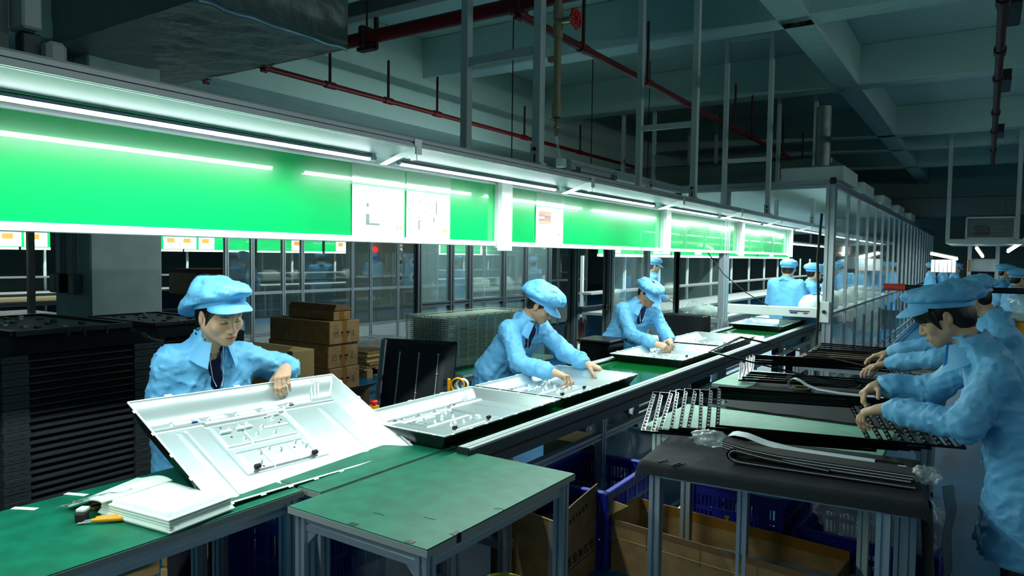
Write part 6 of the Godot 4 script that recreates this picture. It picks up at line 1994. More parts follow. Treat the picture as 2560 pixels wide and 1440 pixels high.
# head in its own frame: x to its left, y up, z out of the face; t places it
func head_into(s: Hull, t: Transform3D, neck: Vector3, cell: float, male := false, fat := 1.0) -> void:
	var F := Field.new(V(-0.115, -0.19, -0.14), V(0.115, 0.135, 0.145), cell)
	var I := Basis()
	F.ell(V(0, 0.035, -0.012), V(0.074, 0.083, 0.094), I, 0.001)
	F.ell(V(0, -0.022, 0.026), V(0.064 * fat, 0.082, 0.063), I, 0.03)
	for x in [-1.0, 1.0]:
		F.cap(V(x * 0.048 * fat, -0.045, 0.0), V(x * 0.012, -0.088, 0.064), 0.026, 0.018, 0.028)
		F.ell(V(x * 0.039 * fat, -0.024, 0.060), V(0.025, 0.022, 0.018), I, 0.022)
	F.ell(V(0, -0.092, 0.068), V(0.018, 0.013, 0.014), I, 0.02)
	F.cap(V(-0.042, 0.026, 0.070), V(0, 0.023, 0.080), 0.011, 0.010, 0.016)
	F.cap(V(0.042, 0.026, 0.070), V(0, 0.023, 0.080), 0.011, 0.010, 0.016)
	# neck
	var nb := t.affine_inverse() * neck
	F.cap(V(0, -0.055, -0.022), nb, 0.05 if not male else 0.055, 0.056 if not male else 0.06, 0.02)
	# eyes
	for x in [-1.0, 1.0]:
		F.ell(V(x * 0.032, 0.004, 0.094), V(0.020, 0.013, 0.018), I, 0.012, 1)
		F.ell(V(x * 0.032, 0.003, 0.0705), V(0.0165, 0.0125, 0.0135), I, 0.003)
		F.cap(V(x * 0.016, 0.003, 0.079), V(x * 0.032, 0.0085, 0.0845), 0.0035, 0.004, 0.003)
		F.cap(V(x * 0.032, 0.0085, 0.0845), V(x * 0.048, 0.003, 0.074), 0.004, 0.003, 0.003)
		F.cap(V(x * 0.018, -0.0035, 0.079), V(x * 0.044, -0.004, 0.0755), 0.0032, 0.003, 0.004)
	# nose
	F.cap(V(0, 0.014, 0.084), V(0, -0.027, 0.103), 0.007, 0.0105, 0.010)
	F.ell(V(0, -0.034, 0.103), V(0.0125, 0.0105, 0.0115), I, 0.006)
	for x in [-1.0, 1.0]:
		F.ell(V(x * 0.0135, -0.036, 0.094), V(0.0085, 0.008, 0.010), I, 0.005)
		F.ell(V(x * 0.0065, -0.0455, 0.101), V(0.0035, 0.003, 0.005), I, 0.002, 1)
	# mouth
	F.ell(V(0, -0.064, 0.080), V(0.032, 0.020, 0.016), I, 0.016)
	for x in [-1.0, 1.0]:
		F.cap(V(x * 0.023, -0.0655, 0.084), V(x * 0.004, -0.059, 0.0955), 0.0035, 0.0055, 0.004)
		F.cap(V(x * 0.021, -0.068, 0.084), V(0, -0.0725, 0.0945), 0.0035, 0.0065, 0.004)
		F.cap(V(x * 0.024, -0.0662, 0.0885), V(0, -0.0655, 0.1015), 0.0014, 0.0018, 0.002, 1)
	# ears
	for x in [-1.0, 1.0]:
		var eb := Basis(Vector3.UP, x * 0.35) * Basis(Vector3.RIGHT, -0.2)
		F.ell(V(x * 0.0775, -0.004, -0.012), V(0.009, 0.031, 0.018), eb, 0.006)
		F.ell(V(x * 0.087, 0.001, -0.009), V(0.006, 0.018, 0.009), eb, 0.004, 1)
		F.ell(V(x * 0.075, -0.031, -0.006), V(0.007, 0.009, 0.008), eb, 0.004)
	var base := lin(0.80, 0.65, 0.53) if not male else lin(0.72, 0.57, 0.45)
	var lip := lin(0.72, 0.42, 0.38)
	var brow := lin(0.16, 0.12, 0.10)
	var lash := lin(0.06, 0.05, 0.05)
	var ti := t.affine_inverse()
	var begin := s.v.size()
	var paint := func(p: Vector3) -> Color:
		var c := base
		var ax := absf(p.x)
		if p.z > 0.05:
			# cheeks a little warmer
			var ck := clampf(1.0 - Vector2(ax - 0.04, p.y + 0.025).length() / 0.03, 0.0, 1.0)
			c = c.lerp(lin(0.82, 0.56, 0.44), ck * 0.4)
			var ly := -0.0655
			var w := 0.024
			if ax < w:
				var up := 0.0085 * (1.0 - pow(ax / w, 2.0)) + (0.0 if ax > 0.004 else -0.001)
				var dn := 0.0115 * (1.0 - pow(ax / w, 2.0))
				if p.y < ly + up and p.y > ly - dn:
					c = c.lerp(lip, 0.8)
				if absf(p.y - ly) < 0.0014:
					c = lin(0.35, 0.17, 0.15)
			var e := (ax - 0.032) / 0.018
			if absf(e) < 1.0:
				var yb := 0.0285 - 0.004 * e * e + 0.002 * e
				if absf(p.y - yb) < 0.0035 * (1.0 - 0.6 * maxf(e, 0.0)):
					c = c.lerp(brow, 0.8)
			var l := (ax - 0.032) / 0.0165
			if absf(l) < 1.0:
				var yl := 0.0045 - 0.0045 * l * l - 0.0035
				if absf(p.y - yl) < 0.0019:
					c = lash
				elif p.y < yl and p.y > yl - 0.0035 * (1.0 - l * l):
					c = lin(0.10, 0.08, 0.07) if absf(l) < 0.5 else lin(0.70, 0.66, 0.62)
			if Vector2(ax - 0.0065, p.y + 0.0455).length() < 0.003 and p.y < -0.043:
				c = lin(0.22, 0.12, 0.10)
		return c
	F.into(s, paint)
	for j in range(begin, s.v.size()):
		s.v[j] = t * s.v[j]
		s.n[j] = (t.basis * s.n[j]).normalized()

# a hand: wrist, the way the fingers go, the way the palm faces, thumb side
func hand_into(s: Hull, wr: Vector3, elbow: Vector3, dir: Vector3, palm: Vector3, mirror: float, curl: Array, cell: float, thumb := Vector3(0.55, 0.75, 0.35), scale := 1.0) -> void:
	dir = dir.normalized()
	palm = (palm - dir * palm.dot(dir)).normalized()
	var side := dir.cross(palm) * mirror
	var pts := [wr + dir * 0.2 * scale, wr - dir * 0.08 * scale, wr + palm * 0.12 * scale, wr - palm * 0.06 * scale, wr + side * 0.09 * scale, wr - side * 0.08 * scale]
	var lo: Vector3 = pts[0]
	var hi: Vector3 = pts[0]
	for p in pts:
		lo = lo.min(p)
		hi = hi.max(p)
	var F := Field.new(lo - V(0.02, 0.02, 0.02), hi + V(0.02, 0.02, 0.02), cell)
	var back := (wr - elbow).normalized()
	F.cap(wr - back * 0.10, wr - back * 0.01, 0.031 * scale, 0.0245 * scale, 0.012)
	F.cap(wr - back * 0.02, wr + dir * 0.03 * scale, 0.0245 * scale, 0.022 * scale, 0.012)
	var lens := [[0.043, 0.026, 0.021], [0.047, 0.030, 0.022], [0.043, 0.028, 0.021], [0.034, 0.021, 0.018]]
	var rad := [0.0092, 0.0094, 0.0088, 0.0078]
	var base := [0.027, 0.009, -0.009, -0.026]
	var reach := [0.088, 0.091, 0.086, 0.077]
	var nails := []
	for k in 4:
		var kn: Vector3 = wr + dir * reach[k] * scale + side * base[k] * scale - palm * (0.002 if k == 1 or k == 2 else 0.0)
		F.cap(wr + dir * 0.012 * scale + side * base[k] * 0.55 * scale, kn, 0.0155 * scale, 0.0112 * scale, 0.012)
	F.cap(wr + dir * 0.03 * scale + side * 0.024 * scale + palm * 0.010, wr + dir * 0.055 * scale + side * 0.02 * scale + palm * 0.008, 0.016 * scale, 0.012 * scale, 0.014)
	for k in 4:
		var p: Vector3 = wr + dir * reach[k] * scale + side * base[k] * scale - palm * (0.002 if k == 1 or k == 2 else 0.0)
		var fan: float = base[k] * 1.6
		var cu: Array = curl[k]
		var an := 0.0
		var r: float = rad[k] * scale
		for j in 3:
			an += cu[j]
			var d := (dir * cos(an) + palm * sin(an) + side * fan * maxf(cos(an), 0.0)).normalized()
			var q: Vector3 = p + d * lens[k][j] * scale
			F.cap(p, q, r, r * 0.90, 0.004)
			if j < 2:
				F.ell(q - d.cross(side) * 0.0 , V(r, r, r) * 1.03, Basis(), 0.003)
			p = q
			r *= 0.90
			if j == 2:
				var nrm := (-palm * cos(an) + dir * sin(an)).normalized()
				nails.append([q + nrm * r * 0.85 - d * 0.002, d, nrm])
	# thumb from the side of the palm
	var tb: Vector3 = wr + dir * 0.024 * scale + side * 0.026 * scale + palm * 0.008
	var td := (dir * thumb.x + side * thumb.y + palm * thumb.z).normalized()
	var t1 := tb + td * 0.040 * scale
	F.cap(tb, t1, 0.0150 * scale, 0.0118 * scale, 0.012)
	var td2 := (td + dir * 0.45 + palm * 0.15).normalized()
	var t2 := t1 + td2 * 0.032 * scale
	F.cap(t1, t2, 0.0112 * scale, 0.0102 * scale, 0.004)
	var td3 := (td2 + dir * 0.25 + palm * 0.25).normalized()
	F.cap(t2, t2 + td3 * 0.024 * scale, 0.0102 * scale, 0.0085 * scale, 0.004)
	var base_c := lin(0.80, 0.65, 0.53)
	var nail_c := lin(0.88, 0.70, 0.60)
	var paint := func(p: Vector3) -> Color:
		for n in nails:
			var e: Vector3 = p - n[0]
			if e.length() < 0.0065 and e.dot(n[2]) > -0.003:
				return nail_c
		return base_c
	F.into(s, paint)

func cap_parts(o: Node3D, t: Transform3D, puff: float, back: float, droop: float, seed_: float, seg := 60, tall := 0.095, wild := 1.0, tilt := 0.19, lift := 0.036) -> void:
	var nz := FastNoiseLite.new()
	nz.seed = int(seed_ * 10)
	nz.frequency = 9.0
	nz.fractal_octaves = 3
	var band := func(a: float, h: float, gr: float) -> Vector3:
		var z := 0.112 * cos(a) * gr
		var x := 0.0925 * sin(a) * gr
		return V(x, lift + tilt * z + h, z - 0.010)
	var rows := []
	for i in 23:
		var u := i / 22.0
		var row := []
		for k in seg:
			var a := TAU * k / seg
			var rear := 0.5 - 0.5 * cos(a)
			var s := 1.0
			if u < 0.22:
				s = 1.0 + puff * sin(u / 0.22 * PI / 2)
			else:
				s = (1.0 + puff) * cos((u - 0.22) / 0.78 * PI / 2)
				s = pow(maxf(s / (1.0 + puff), 0.0), 0.62) * (1.0 + puff)
			var h := 0.010 + tall * pow(sin(u * PI / 2), 1.15)
			var pleat := 0.022 * sin(a * 15.0 + seed_ + 2.0 * sin(a * 3.0 + seed_)) * maxf(0.0, 1.0 - absf(u - 0.12) * 3.2)
			var b: Vector3 = band.call(a, 0.0, s * (1.0 + pleat * wild))
			var bag := sin(clampf(u * 1.15, 0, 1) * PI)
			var p := V(b.x, b.y - tilt * (b.z + 0.010) * smoothstep(0.2, 1.0, u) * 0.6 + h, b.z)
			p.z -= back * (0.35 + 0.65 * rear) * smoothstep(0.0, 0.5, u)
			p.y -= droop * rear * rear * bag
			var w := 0.013 * wild * nz.get_noise_3d(p.x, p.y * 1.6, p.z + seed_) * smoothstep(0.0, 0.15, u)
			w -= 0.010 * wild * pow(1.0 - absf(nz.get_noise_3d(p.x * 0.7 + 4.0, p.y * 0.5, p.z * 0.7)), 8.0) * smoothstep(0.03, 0.2, u)
			p += (p - V(0, 0.06, -0.02 - back * 0.5)).normalized() * w
			row.append(t * p)
		rows.append(row)
	var crown := MB.new().patch(rows, true)
	var c := part(o, "cap", crown, "coat_cloth")
	var br := []
	for i in 5:
		var row := []
		for k in seg:
			row.append(t * band.call(TAU * k / seg, lerpf(-0.012, 0.016, i / 4.0), 1.0 + 0.012 * sin(PI * i / 4.0)))
		br.append(row)
	part(c, "cap_band", MB.new().patch(br, true), "coat_cloth")
	var vis := []
	for i in 7:
		var e := i / 6.0
		var row := []
		for k in 31:
			var a := lerpf(-1.15, 1.15, k / 30.0)
			var q: Vector3 = band.call(a, -0.006, 1.0)
			var L := 0.064 * pow(maxf(cos(a * 1.36), 0.0), 0.55)
			row.append(t * (q + V(sin(a) * 0.35, tilt - 0.50 - 0.20 * absf(sin(a)), cos(a * 0.5)) * L * e + V(0, -0.012 * e * e, 0)))
		vis.append(row)
	part(c, "cap_brim", MB.new().sheet(vis, (t.basis * V(0, -0.0028, 0))), "coat_cloth")

func hair_part(o: Node3D, t: Transform3D, cell: float, style: String) -> void:
	var F := Field.new(V(-0.12, -0.16, -0.16), V(0.12, 0.14, 0.14), cell)
	var I := Basis()
	F.ell(V(0, 0.032, -0.016), V(0.081, 0.088, 0.098), I, 0.001)
	match style:
		"bangs":
			F.ell(V(0, 0.040, 0.048), V(0.073, 0.055, 0.060), I, 0.02)
			F.ell(V(0, -0.02, -0.055), V(0.075, 0.065, 0.055), I, 0.03)
			for x in [-1.0, 1.0]:
				F.cap(V(x * 0.066, 0.04, 0.045), V(x * 0.074, -0.035, 0.030), 0.018, 0.004, 0.012)
			F.ell(V(0, -0.070, 0.085), V(0.075, 0.074, 0.080), I, 0.004, 1)
		"side":
			F.ell(V(0, -0.02, -0.055), V(0.072, 0.07, 0.05), I, 0.03)
			for x in [-1.0, 1.0]:
				F.cap(V(x * 0.066, 0.05, 0.04), V(x * 0.072, -0.03, 0.018), 0.016, 0.004, 0.012)
			F.cap(V(-0.02, 0.052, 0.078), V(-0.052, 0.036, 0.066), 0.006, 0.003, 0.006)
			F.ell(V(0, -0.025, 0.085), V(0.068, 0.075, 0.062), I, 0.004, 1)
		_:
			F.ell(V(0, -0.02, -0.050), V(0.068, 0.055, 0.045), I, 0.03)
			for x in [-1.0, 1.0]:
				F.cap(V(x * 0.070, 0.04, 0.028), V(x * 0.073, 0.0, 0.014), 0.012, 0.004, 0.010)
			F.ell(V(0, -0.02, 0.085), V(0.072, 0.082, 0.066), I, 0.004, 1)
	for x in [-1.0, 1.0]:
		F.ell(V(x * 0.086, -0.006, -0.010), V(0.022, 0.034, 0.021), I, 0.004, 1)
	var nz := FastNoiseLite.new()
	nz.frequency = 60.0
	F.push(func(p: Vector3) -> float:
		return 0.0025 * nz.get_noise_3d(p.x * 2.0 + p.z, p.y * 0.15, p.z * 1.5), cell * 2.5)
	var s := Hull.new()
	F.into(s)
	var m := mpart(o, "hair", s.to_mesh(), "hair")
	m.transform = Transform3D(o.transform.basis.inverse(), Vector3()) * t
	m.transform = o.transform.affine_inverse() * t

# one worker from joints; d is a dictionary laid out in the room
func worker(d: Dictionary) -> Node3D:
	var feet: Vector3 = (d.hipR + d.hipL) / 2
	feet.y = 0
	var o := thing("person", d.label, "person", feet, "workers in blue coats")
	var bc: float = d.get("cell", 0.010)
	var male: bool = d.get("male", false)
	var fat: float = d.get("fat", 1.0)
	var hb := Basis.looking_at(-d.face.normalized(), d.get("up", Vector3.UP))
	var ht := Transform3D(hb, d.head)
	# axes of the trunk
	var mid_sh: Vector3 = (d.shR + d.shL) / 2
	var mid_hip: Vector3 = (d.hipR + d.hipL) / 2
	var bu := (mid_sh - mid_hip).normalized()
	var br: Vector3 = (d.shR - d.shL).normalized()
	var bf := bu.cross(br).normalized()
	if bf.dot(d.front) < 0:
		bf = -bf
	var arms := [[d.shR, d.elR, d.wrR, d.knR, d.palmR, d.mR, d.curlR, d.get("sleeveR", 1.0)], [d.shL, d.elL, d.wrL, d.knL, d.palmL, d.mL, d.curlL, d.get("sleeveL", 1.0)]]
	# --- body: one surface of trunk, limbs, head and hands
	var skin := Hull.new()
	var lo: Vector3 = mid_hip
	var hi: Vector3 = mid_hip
	for q in [d.shR, d.shL, d.elR, d.elL, d.wrR, d.wrL, d.neck, V(mid_hip.x, 0.05, mid_hip.z)]:
		lo = lo.min(q)
		hi = hi.max(q)
	var pad := V(0.2, 0.16, 0.2)
	var B := Field.new(lo - pad, hi + pad * 0.7, maxf(0.016, bc * 1.4))
	B.cap(d.neck - bu * 0.04, mid_hip, 0.045, 0.085, 0.04)
	B.cap(d.shR.lerp(d.shL, 0.2), mid_hip.lerp(d.hipR, 0.5), 0.05, 0.08, 0.04)
	B.cap(d.shL.lerp(d.shR, 0.2), mid_hip.lerp(d.hipL, 0.5), 0.05, 0.08, 0.04)
	B.cap(d.shR.lerp(d.shL, 0.1) - bu * 0.012, d.shL.lerp(d.shR, 0.1) - bu * 0.012, 0.034, 0.034, 0.03)
	for a in arms:
		B.cap(a[0] - bu * 0.01, a[1], 0.036, 0.035, 0.02)
		B.cap(a[1], a[1].lerp(a[2], 0.8), 0.038, 0.028, 0.02)
	for h in [d.hipR, d.hipL]:
		var kn := V(h.x, 0.44, h.z)
		B.cap(h, kn, 0.07, 0.05, 0.03)
		B.cap(kn, V(h.x, 0.07, h.z), 0.048, 0.034, 0.02)
	var sk := lin(0.80, 0.65, 0.53) if not male else lin(0.72, 0.57, 0.45)
	B.into(skin, func(_p: Vector3) -> Color: return sk)
	head_into(skin, ht, d.neck, d.get("hcell", 0.0042), male, fat)
	for a in arms:
		hand_into(skin, a[2], a[1], a[3] - a[2], a[4], a[5], a[6], d.get("fcell", 0.0032), d.get("thumb", V(0.55, 0.75, 0.35)))
	var bm := mpart(o, "body", skin.to_mesh(), "skin")
	bm.transform = o.transform.affine_inverse()
	# --- coat
	var hem: float = d.get("hem", 0.5)
	var C := Field.new(lo - pad - V(0.02, 0, 0.02), hi + pad * 0.8, bc)
	var w: float = d.get("girth", 1.0)
	var inR: Vector3 = d.shR.lerp(d.shL, 0.22) - bu * 0.07
	var inL: Vector3 = d.shL.lerp(d.shR, 0.22) - bu * 0.07
	C.cap(d.shR - bu * 0.006, d.shL - bu * 0.006, 0.062, 0.062, 0.04)
	C.cap(mid_sh + bu * 0.015, mid_hip, 0.085 * w, 0.12 * w, 0.05)
	C.cap(inR, d.hipR.lerp(mid_hip, 0.25), 0.100 * w, 0.118 * w, 0.05)
	C.cap(inL, d.hipL.lerp(mid_hip, 0.25), 0.100 * w, 0.118 * w, 0.05)
	if not male:
		C.ell(mid_sh - bu * 0.17 + bf * 0.075 + br * 0.07, V(0.075, 0.08, 0.06), Basis(), 0.06)
		C.ell(mid_sh - bu * 0.17 + bf * 0.075 - br * 0.07, V(0.075, 0.08, 0.06), Basis(), 0.06)
	var dn := V(0, -1, 0)
	for h in [d.hipR, d.hipL]:
		var hq: Vector3 = h.lerp(mid_hip, 0.2)
		C.cap(hq, V(hq.x, hem - 0.05, hq.z) + bf * 0.02 * V(1, 0, 1), 0.118 * w, 0.145 * w, 0.05)
	C.cap(mid_hip, V(mid_hip.x, hem - 0.05, mid_hip.z), 0.12 * w, 0.14 * w, 0.05)
	C.cap(d.neck - bu * 0.03, d.neck + bu * 0.014, 0.080, 0.070, 0.03)
	for h in [d.shR, d.shL]:
		C.cap(h.lerp(mid_sh, 0.25), d.neck + (h - mid_sh).normalized() * 0.045 - bu * 0.02, 0.058, 0.042, 0.03)
	for a in arms:
		var sl: float = a[7]
		C.cap(a[0], a[1], 0.064, 0.060, 0.035)
		if sl >= 1.0:
			var wq: Vector3 = a[2] - (a[2] - a[1]).normalized() * 0.03
			C.cap(a[1], a[1].lerp(wq, 0.78), 0.060, 0.055, 0.03)
			C.cap(a[1].lerp(wq, 0.78), a[1].lerp(wq, 0.93), 0.056, 0.046, 0.02)
			C.cap(a[1].lerp(wq, 0.93), wq, 0.040, 0.037, 0.012)
		else:
			C.cap(a[1], a[1].lerp(a[2], sl), 0.064, 0.066, 0.03)
	# open neck and the hem
	C.cap(d.neck - bu * 0.03, d.neck + bu * 0.12, 0.050, 0.060, 0.006, 1)
	var vd: float = d.get("vdepth", 0.15)
	var v0: Vector3 = d.neck + bf * 0.085 - bu * 0.0
	var v1: Vector3 = mid_sh - bu * vd + bf * 0.165
	C.cap(v0 - bf * 0.02, v1 - bf * 0.035, 0.052, 0.012, 0.006, 1)
	C.cap(v0 + bf * 0.04, v1 + bf * 0.01, 0.058, 0.016, 0.006, 1)
	C.cap(v0 + bf * 0.09, v1 + bf * 0.06, 0.070, 0.022, 0.006, 1)
	C.cut(V(0, -1, 0), -hem)
	var nz := FastNoiseLite.new()
	nz.seed = int(d.get("seed", 1))
	nz.frequency = 1.0
	nz.fractal_octaves = 2
	var wob: float = d.get("wrinkle", 1.0)
	var ga := (arms[0][1] - arms[0][0]).normalized() as Vector3
	C.push(func(p: Vector3) -> float:
		var x := br.dot(p)
		var y := bu.dot(p)
		var z := bf.dot(p)
		var q := nz.get_noise_3d(x * 2.0, y * 2.0, z * 2.0)
		var a := nz.get_noise_3d(x * 9.0 + q * 2.0 + y * 3.0, y * 3.2 + q, z * 9.0)
		var b := nz.get_noise_3d(x * 5.0 - y * 5.0 + q * 2.0, y * 13.0 + x * 4.0, z * 6.0 + 7.0)
		var r1 := 1.0 - absf(a)
		var r2 := 1.0 - absf(b)
		var e := 0.010 * (0.28 - pow(r1, 4.0)) + 0.008 * (0.25 - pow(r2, 5.0))
		return e * wob, bc * 3.0)
	var cs := Hull.new()
	C.into(cs)
	var cm := mpart(o, "coat", cs.to_mesh(), d.get("cloth", "coat_cloth"))
	cm.transform = o.transform.affine_inverse()
	# collar flaps and front edge, lying on the coat
	var mc := Node3D.new()
	for sg in [1.0, -1.0]:
		var rows := []
		for i in 8:
			var u := i / 7.0
			var row := []
			for j in 5:
				var vv := j / 4.0
				var an: float = lerpf(3.1, 0.62, u) * sg
				var ring: Vector3 = d.neck + (bf * cos(an) + br * sin(an)) * lerpf(0.056, 0.108, vv) + bu * (0.030 - 0.052 * vv * (0.6 + 0.6 * u)) + bf * 0.018 * u
				row.append(ring - bu * 0.035 * u * vv + bf * 0.02 * u)
			rows.append(row)
		part(o, "collar", MB.new().sheet(rows, -bu * 0.003), d.get("cloth", "coat_cloth"))
	for k in 3:
		var bp: Vector3 = v1.lerp(V(mid_hip.x, mid_hip.y, mid_hip.z) + bf * 0.14, 0.12 + 0.36 * k)
		part(o, "button", MB.new().lathe([Vector2(0.0, 0.003), Vector2(0.006, 0.003), Vector2(0.007, 0.0)], 10, Transform3D(Basis(br, bf, br.cross(bf)), bp + br * 0.012)), "coat_cloth")
	mc.free()
	# --- navy shirt in the opening
	var S := Field.new(mid_sh - V(0.25, 0.32, 0.25), d.neck + V(0.2, 0.12, 0.2), 0.008)
	S.cap(mid_sh + bu * 0.0, mid_sh - bu * 0.25, 0.080, 0.09, 0.04)
	S.cap(inR.lerp(inL, 0.15), inR.lerp(inL, 0.15) - bu * 0.2, 0.09 * w, 0.09 * w, 0.05)
	S.cap(inL.lerp(inR, 0.15), inL.lerp(inR, 0.15) - bu * 0.2, 0.09 * w, 0.09 * w, 0.05)
	S.cap(d.neck - bu * 0.01, d.neck + bu * 0.018, 0.060, 0.058, 0.02)
	S.cap(d.neck - bu * 0.03, d.neck + bu * 0.12, 0.052, 0.054, 0.004, 1)
	S.cap(d.neck + bf * 0.07 + bu * 0.02, mid_sh - bu * 0.08 + bf * 0.12, 0.03, 0.004, 0.004, 1)
	var ss := Hull.new()
	S.into(ss)
	var sm := mpart(o, "shirt", ss.to_mesh(), "navy_shirt")
	sm.transform = o.transform.affine_inverse()
	for sg in [1.0, -1.0]:
		part(o, "shirt_trim", MB.new().tube([d.neck + bf * 0.055 + br * sg * 0.035 + bu * 0.012, mid_sh - bu * 0.055 + bf * 0.098 + br * sg * 0.024, mid_sh - bu * 0.085 + bf * 0.112 + br * sg * 0.012], 0.0022, 6), "white_paper")
	# --- trousers and shoes
	var T := Field.new(V(lo.x - 0.2, 0.0, lo.z - 0.2).min(feet - V(0.3, 0, 0.3)), V(mid_hip.x + 0.3, mid_hip.y + 0.05, mid_hip.z + 0.3), 0.018)
	for h in [d.hipR, d.hipL]:
		T.cap(h - V(0, 0.05, 0), V(h.x, 0.44, h.z), 0.088, 0.066, 0.03)
		T.cap(V(h.x, 0.44, h.z), V(h.x, 0.06, h.z), 0.064, 0.058, 0.02)
	T.cut(V(0, -1, 0), -0.045)
	var ts := Hull.new()
	T.into(ts)
	var tm := mpart(o, "trousers", ts.to_mesh(), d.get("trousers", "trousers"))
	tm.transform = o.transform.affine_inverse()
	var ff := V(bf.x, 0, bf.z).normalized()
	for h in [d.hipR, d.hipL]:
		part(o, "shoe", MB.new().ball(V(h.x, 0.045, h.z) + ff * 0.06, V(0.046, 0.048, 0.13), Basis.looking_at(ff, Vector3.UP), 16, 9).box(V(h.x, 0.012, h.z) + ff * 0.06, V(0.085, 0.024, 0.24), 0.01, Basis.looking_at(ff, Vector3.UP)), "black_plastic")
	hair_part(o, ht, d.get("haircell", 0.0055), d.get("hair", "short"))
	var cp: Array = d.get("cap", [0.24, 0.03, 0.02, 1.0, 0.095, 0.19])
	cap_parts(o, ht, cp[0], cp[1], cp[2], cp[3], 60 if bc < 0.016 else 28, cp[4] if cp.size() > 4 else 0.095, 1.0, cp[5] if cp.size() > 5 else 0.19, cp[6] if cp.size() > 6 else 0.036)
	return o

func people() -> void:
	var ck := mat("coat_cloth", Color(0.40, 0.71, 0.90), 0.55)
	ck.rim_enabled = true
	ck.rim = 0.25
	ck.rim_tint = 0.6
	ck.normal_enabled = true
	ck.normal_texture = noise_tex(256, 0.012, 61, 3, true, 7.0)
	ck.normal_scale = 0.35
	triplanar(ck, 3.2, false)
	var ct := mat("coat_teal", Color(0.10, 0.42, 0.55), 0.6)
	ct.normal_enabled = true
	ct.normal_texture = ck.normal_texture
	ct.normal_scale = 0.35
	triplanar(ct, 3.2, false)
	var sk := mat("skin", Color(1, 1, 1), 0.52)
	sk.vertex_color_use_as_albedo = true
	sk.subsurf_scatter_enabled = true
	sk.subsurf_scatter_strength = 0.08
	mat("hair", Color(0.035, 0.028, 0.026), 0.45)
	mat("navy_shirt", Color(0.05, 0.05, 0.26), 0.75)
	mat("trousers", Color(0.10, 0.11, 0.14), 0.85)
	mat("grey_trousers", Color(0.32, 0.30, 0.28), 0.85)
	mat("gold", Color(0.9, 0.65, 0.2), 0.25, 1.0)
	mat("blue_beads", Color(0.35, 0.45, 0.95), 0.4)
	var relaxed := [[0.35, 0.35, 0.25], [0.40, 0.40, 0.3], [0.45, 0.45, 0.3], [0.5, 0.45, 0.3]]
	var pinch := [[0.55, 0.60, 0.35], [0.75, 0.75, 0.45], [0.95, 0.85, 0.5], [1.1, 0.9, 0.5]]
	var hook := [[1.05, 0.75, 0.35], [1.10, 0.75, 0.35], [1.10, 0.75, 0.35], [1.05, 0.75, 0.35]]
	# the woman at the desk
	var p1 := worker({
		"label": "woman in blue coat and floppy cap holding the tilted panel by its top edge",
		"head": V(-2.665, 1.329, -1.791), "face": V(0.93, -0.30, 0.03), "up": V(0.25, 1, 0.1), "neck": V(-2.751, 1.201, -1.794), "front": V(1, 0, 0),
		"shR": V(-2.809, 1.133, -1.655), "shL": V(-2.780, 1.119, -1.982), "elR": V(-2.848, 0.907, -1.626), "elL": V(-2.73, 1.045, -2.17), "wrR": V(-2.597, 0.830, -1.597), "wrL": V(-2.655, 1.062, -2.115),
		"knR": V(-2.520, 0.840, -1.597), "knL": V(-2.618, 1.045, -2.075), "palmR": V(0.6, 0.2, 0.3), "palmL": V(0.25, -1, 0.15), "mR": 1.0, "mL": -1.0, "curlR": hook, "curlL": [[0.95, 0.55, 0.3], [1.0, 0.55, 0.3], [1.05, 0.55, 0.3], [1.0, 0.6, 0.3]],
		"sleeveL": 0.12, "hipR": V(-2.857, 0.811, -1.732), "hipL": V(-2.857, 0.811, -1.924), "hem": 0.45, "cell": 0.009, "hcell": 0.0036, "fcell": 0.0028, "fat": 1.08, "girth": 1.05,
		"hair": "side", "haircell": 0.005, "cap": [0.32, 0.085, 0.135, 1.3, 0.085, 0.46, 0.050], "vdepth": 0.19, "seed": 3, "thumb": V(0.35, 0.7, 0.6)})
	part(p1, "bracelet", MB.new().lathe([Vector2(0.031, -0.004), Vector2(0.034, 0.0), Vector2(0.031, 0.004)], 18, Transform3D(Basis(V(0.3, 0.2, 1).normalized(), (V(-2.655, 1.062, -2.115) - V(-2.73, 1.045, -2.17)).normalized(), V(0.3, 0.2, 1).normalized().cross((V(-2.655, 1.062, -2.115) - V(-2.73, 1.045, -2.17)).normalized())).orthonormalized(), V(-2.672, 1.058, -2.128))), "blue_beads", "beaded blue bracelet")
	# the bending worker
	worker({
		"label": "worker in blue coat bending low over the second panel on the belt, face in profile",
		"head": V(-2.60, 1.245, -4.265), "face": V(0.80, -0.62, -0.30), "up": V(0.55, 0.8, -0.1), "neck": V(-2.70, 1.135, -4.25), "front": V(1, 0, 0),
		"shR": V(-2.745, 1.075, -4.09), "shL": V(-2.71, 1.06, -4.45), "elR": V(-2.59, 0.865, -3.98), "elL": V(-2.50, 0.90, -4.45), "wrR": V(-2.31, 0.835, -3.98), "wrL": V(-2.29, 0.845, -4.40),
		"knR": V(-2.225, 0.815, -4.00), "knL": V(-2.215, 0.818, -4.43), "palmR": V(-0.25, -1, 0.2), "palmL": V(-0.25, -1, 0.0), "mR": 1.0, "mL": -1.0, "curlR": pinch, "curlL": [[0.20, 0.25, 0.2], [0.3, 0.3, 0.25], [0.4, 0.35, 0.3], [0.5, 0.4, 0.3]],
		"hipR": V(-2.93, 0.76, -4.11), "hipL": V(-2.93, 0.76, -4.33), "hem": 0.42, "cell": 0.0105, "hcell": 0.0042, "fcell": 0.0032, "male": true, "girth": 0.95,
		"hair": "short", "cap": [0.36, 0.035, 0.05, 2.2, 0.118, 0.20], "vdepth": 0.14, "seed": 11})
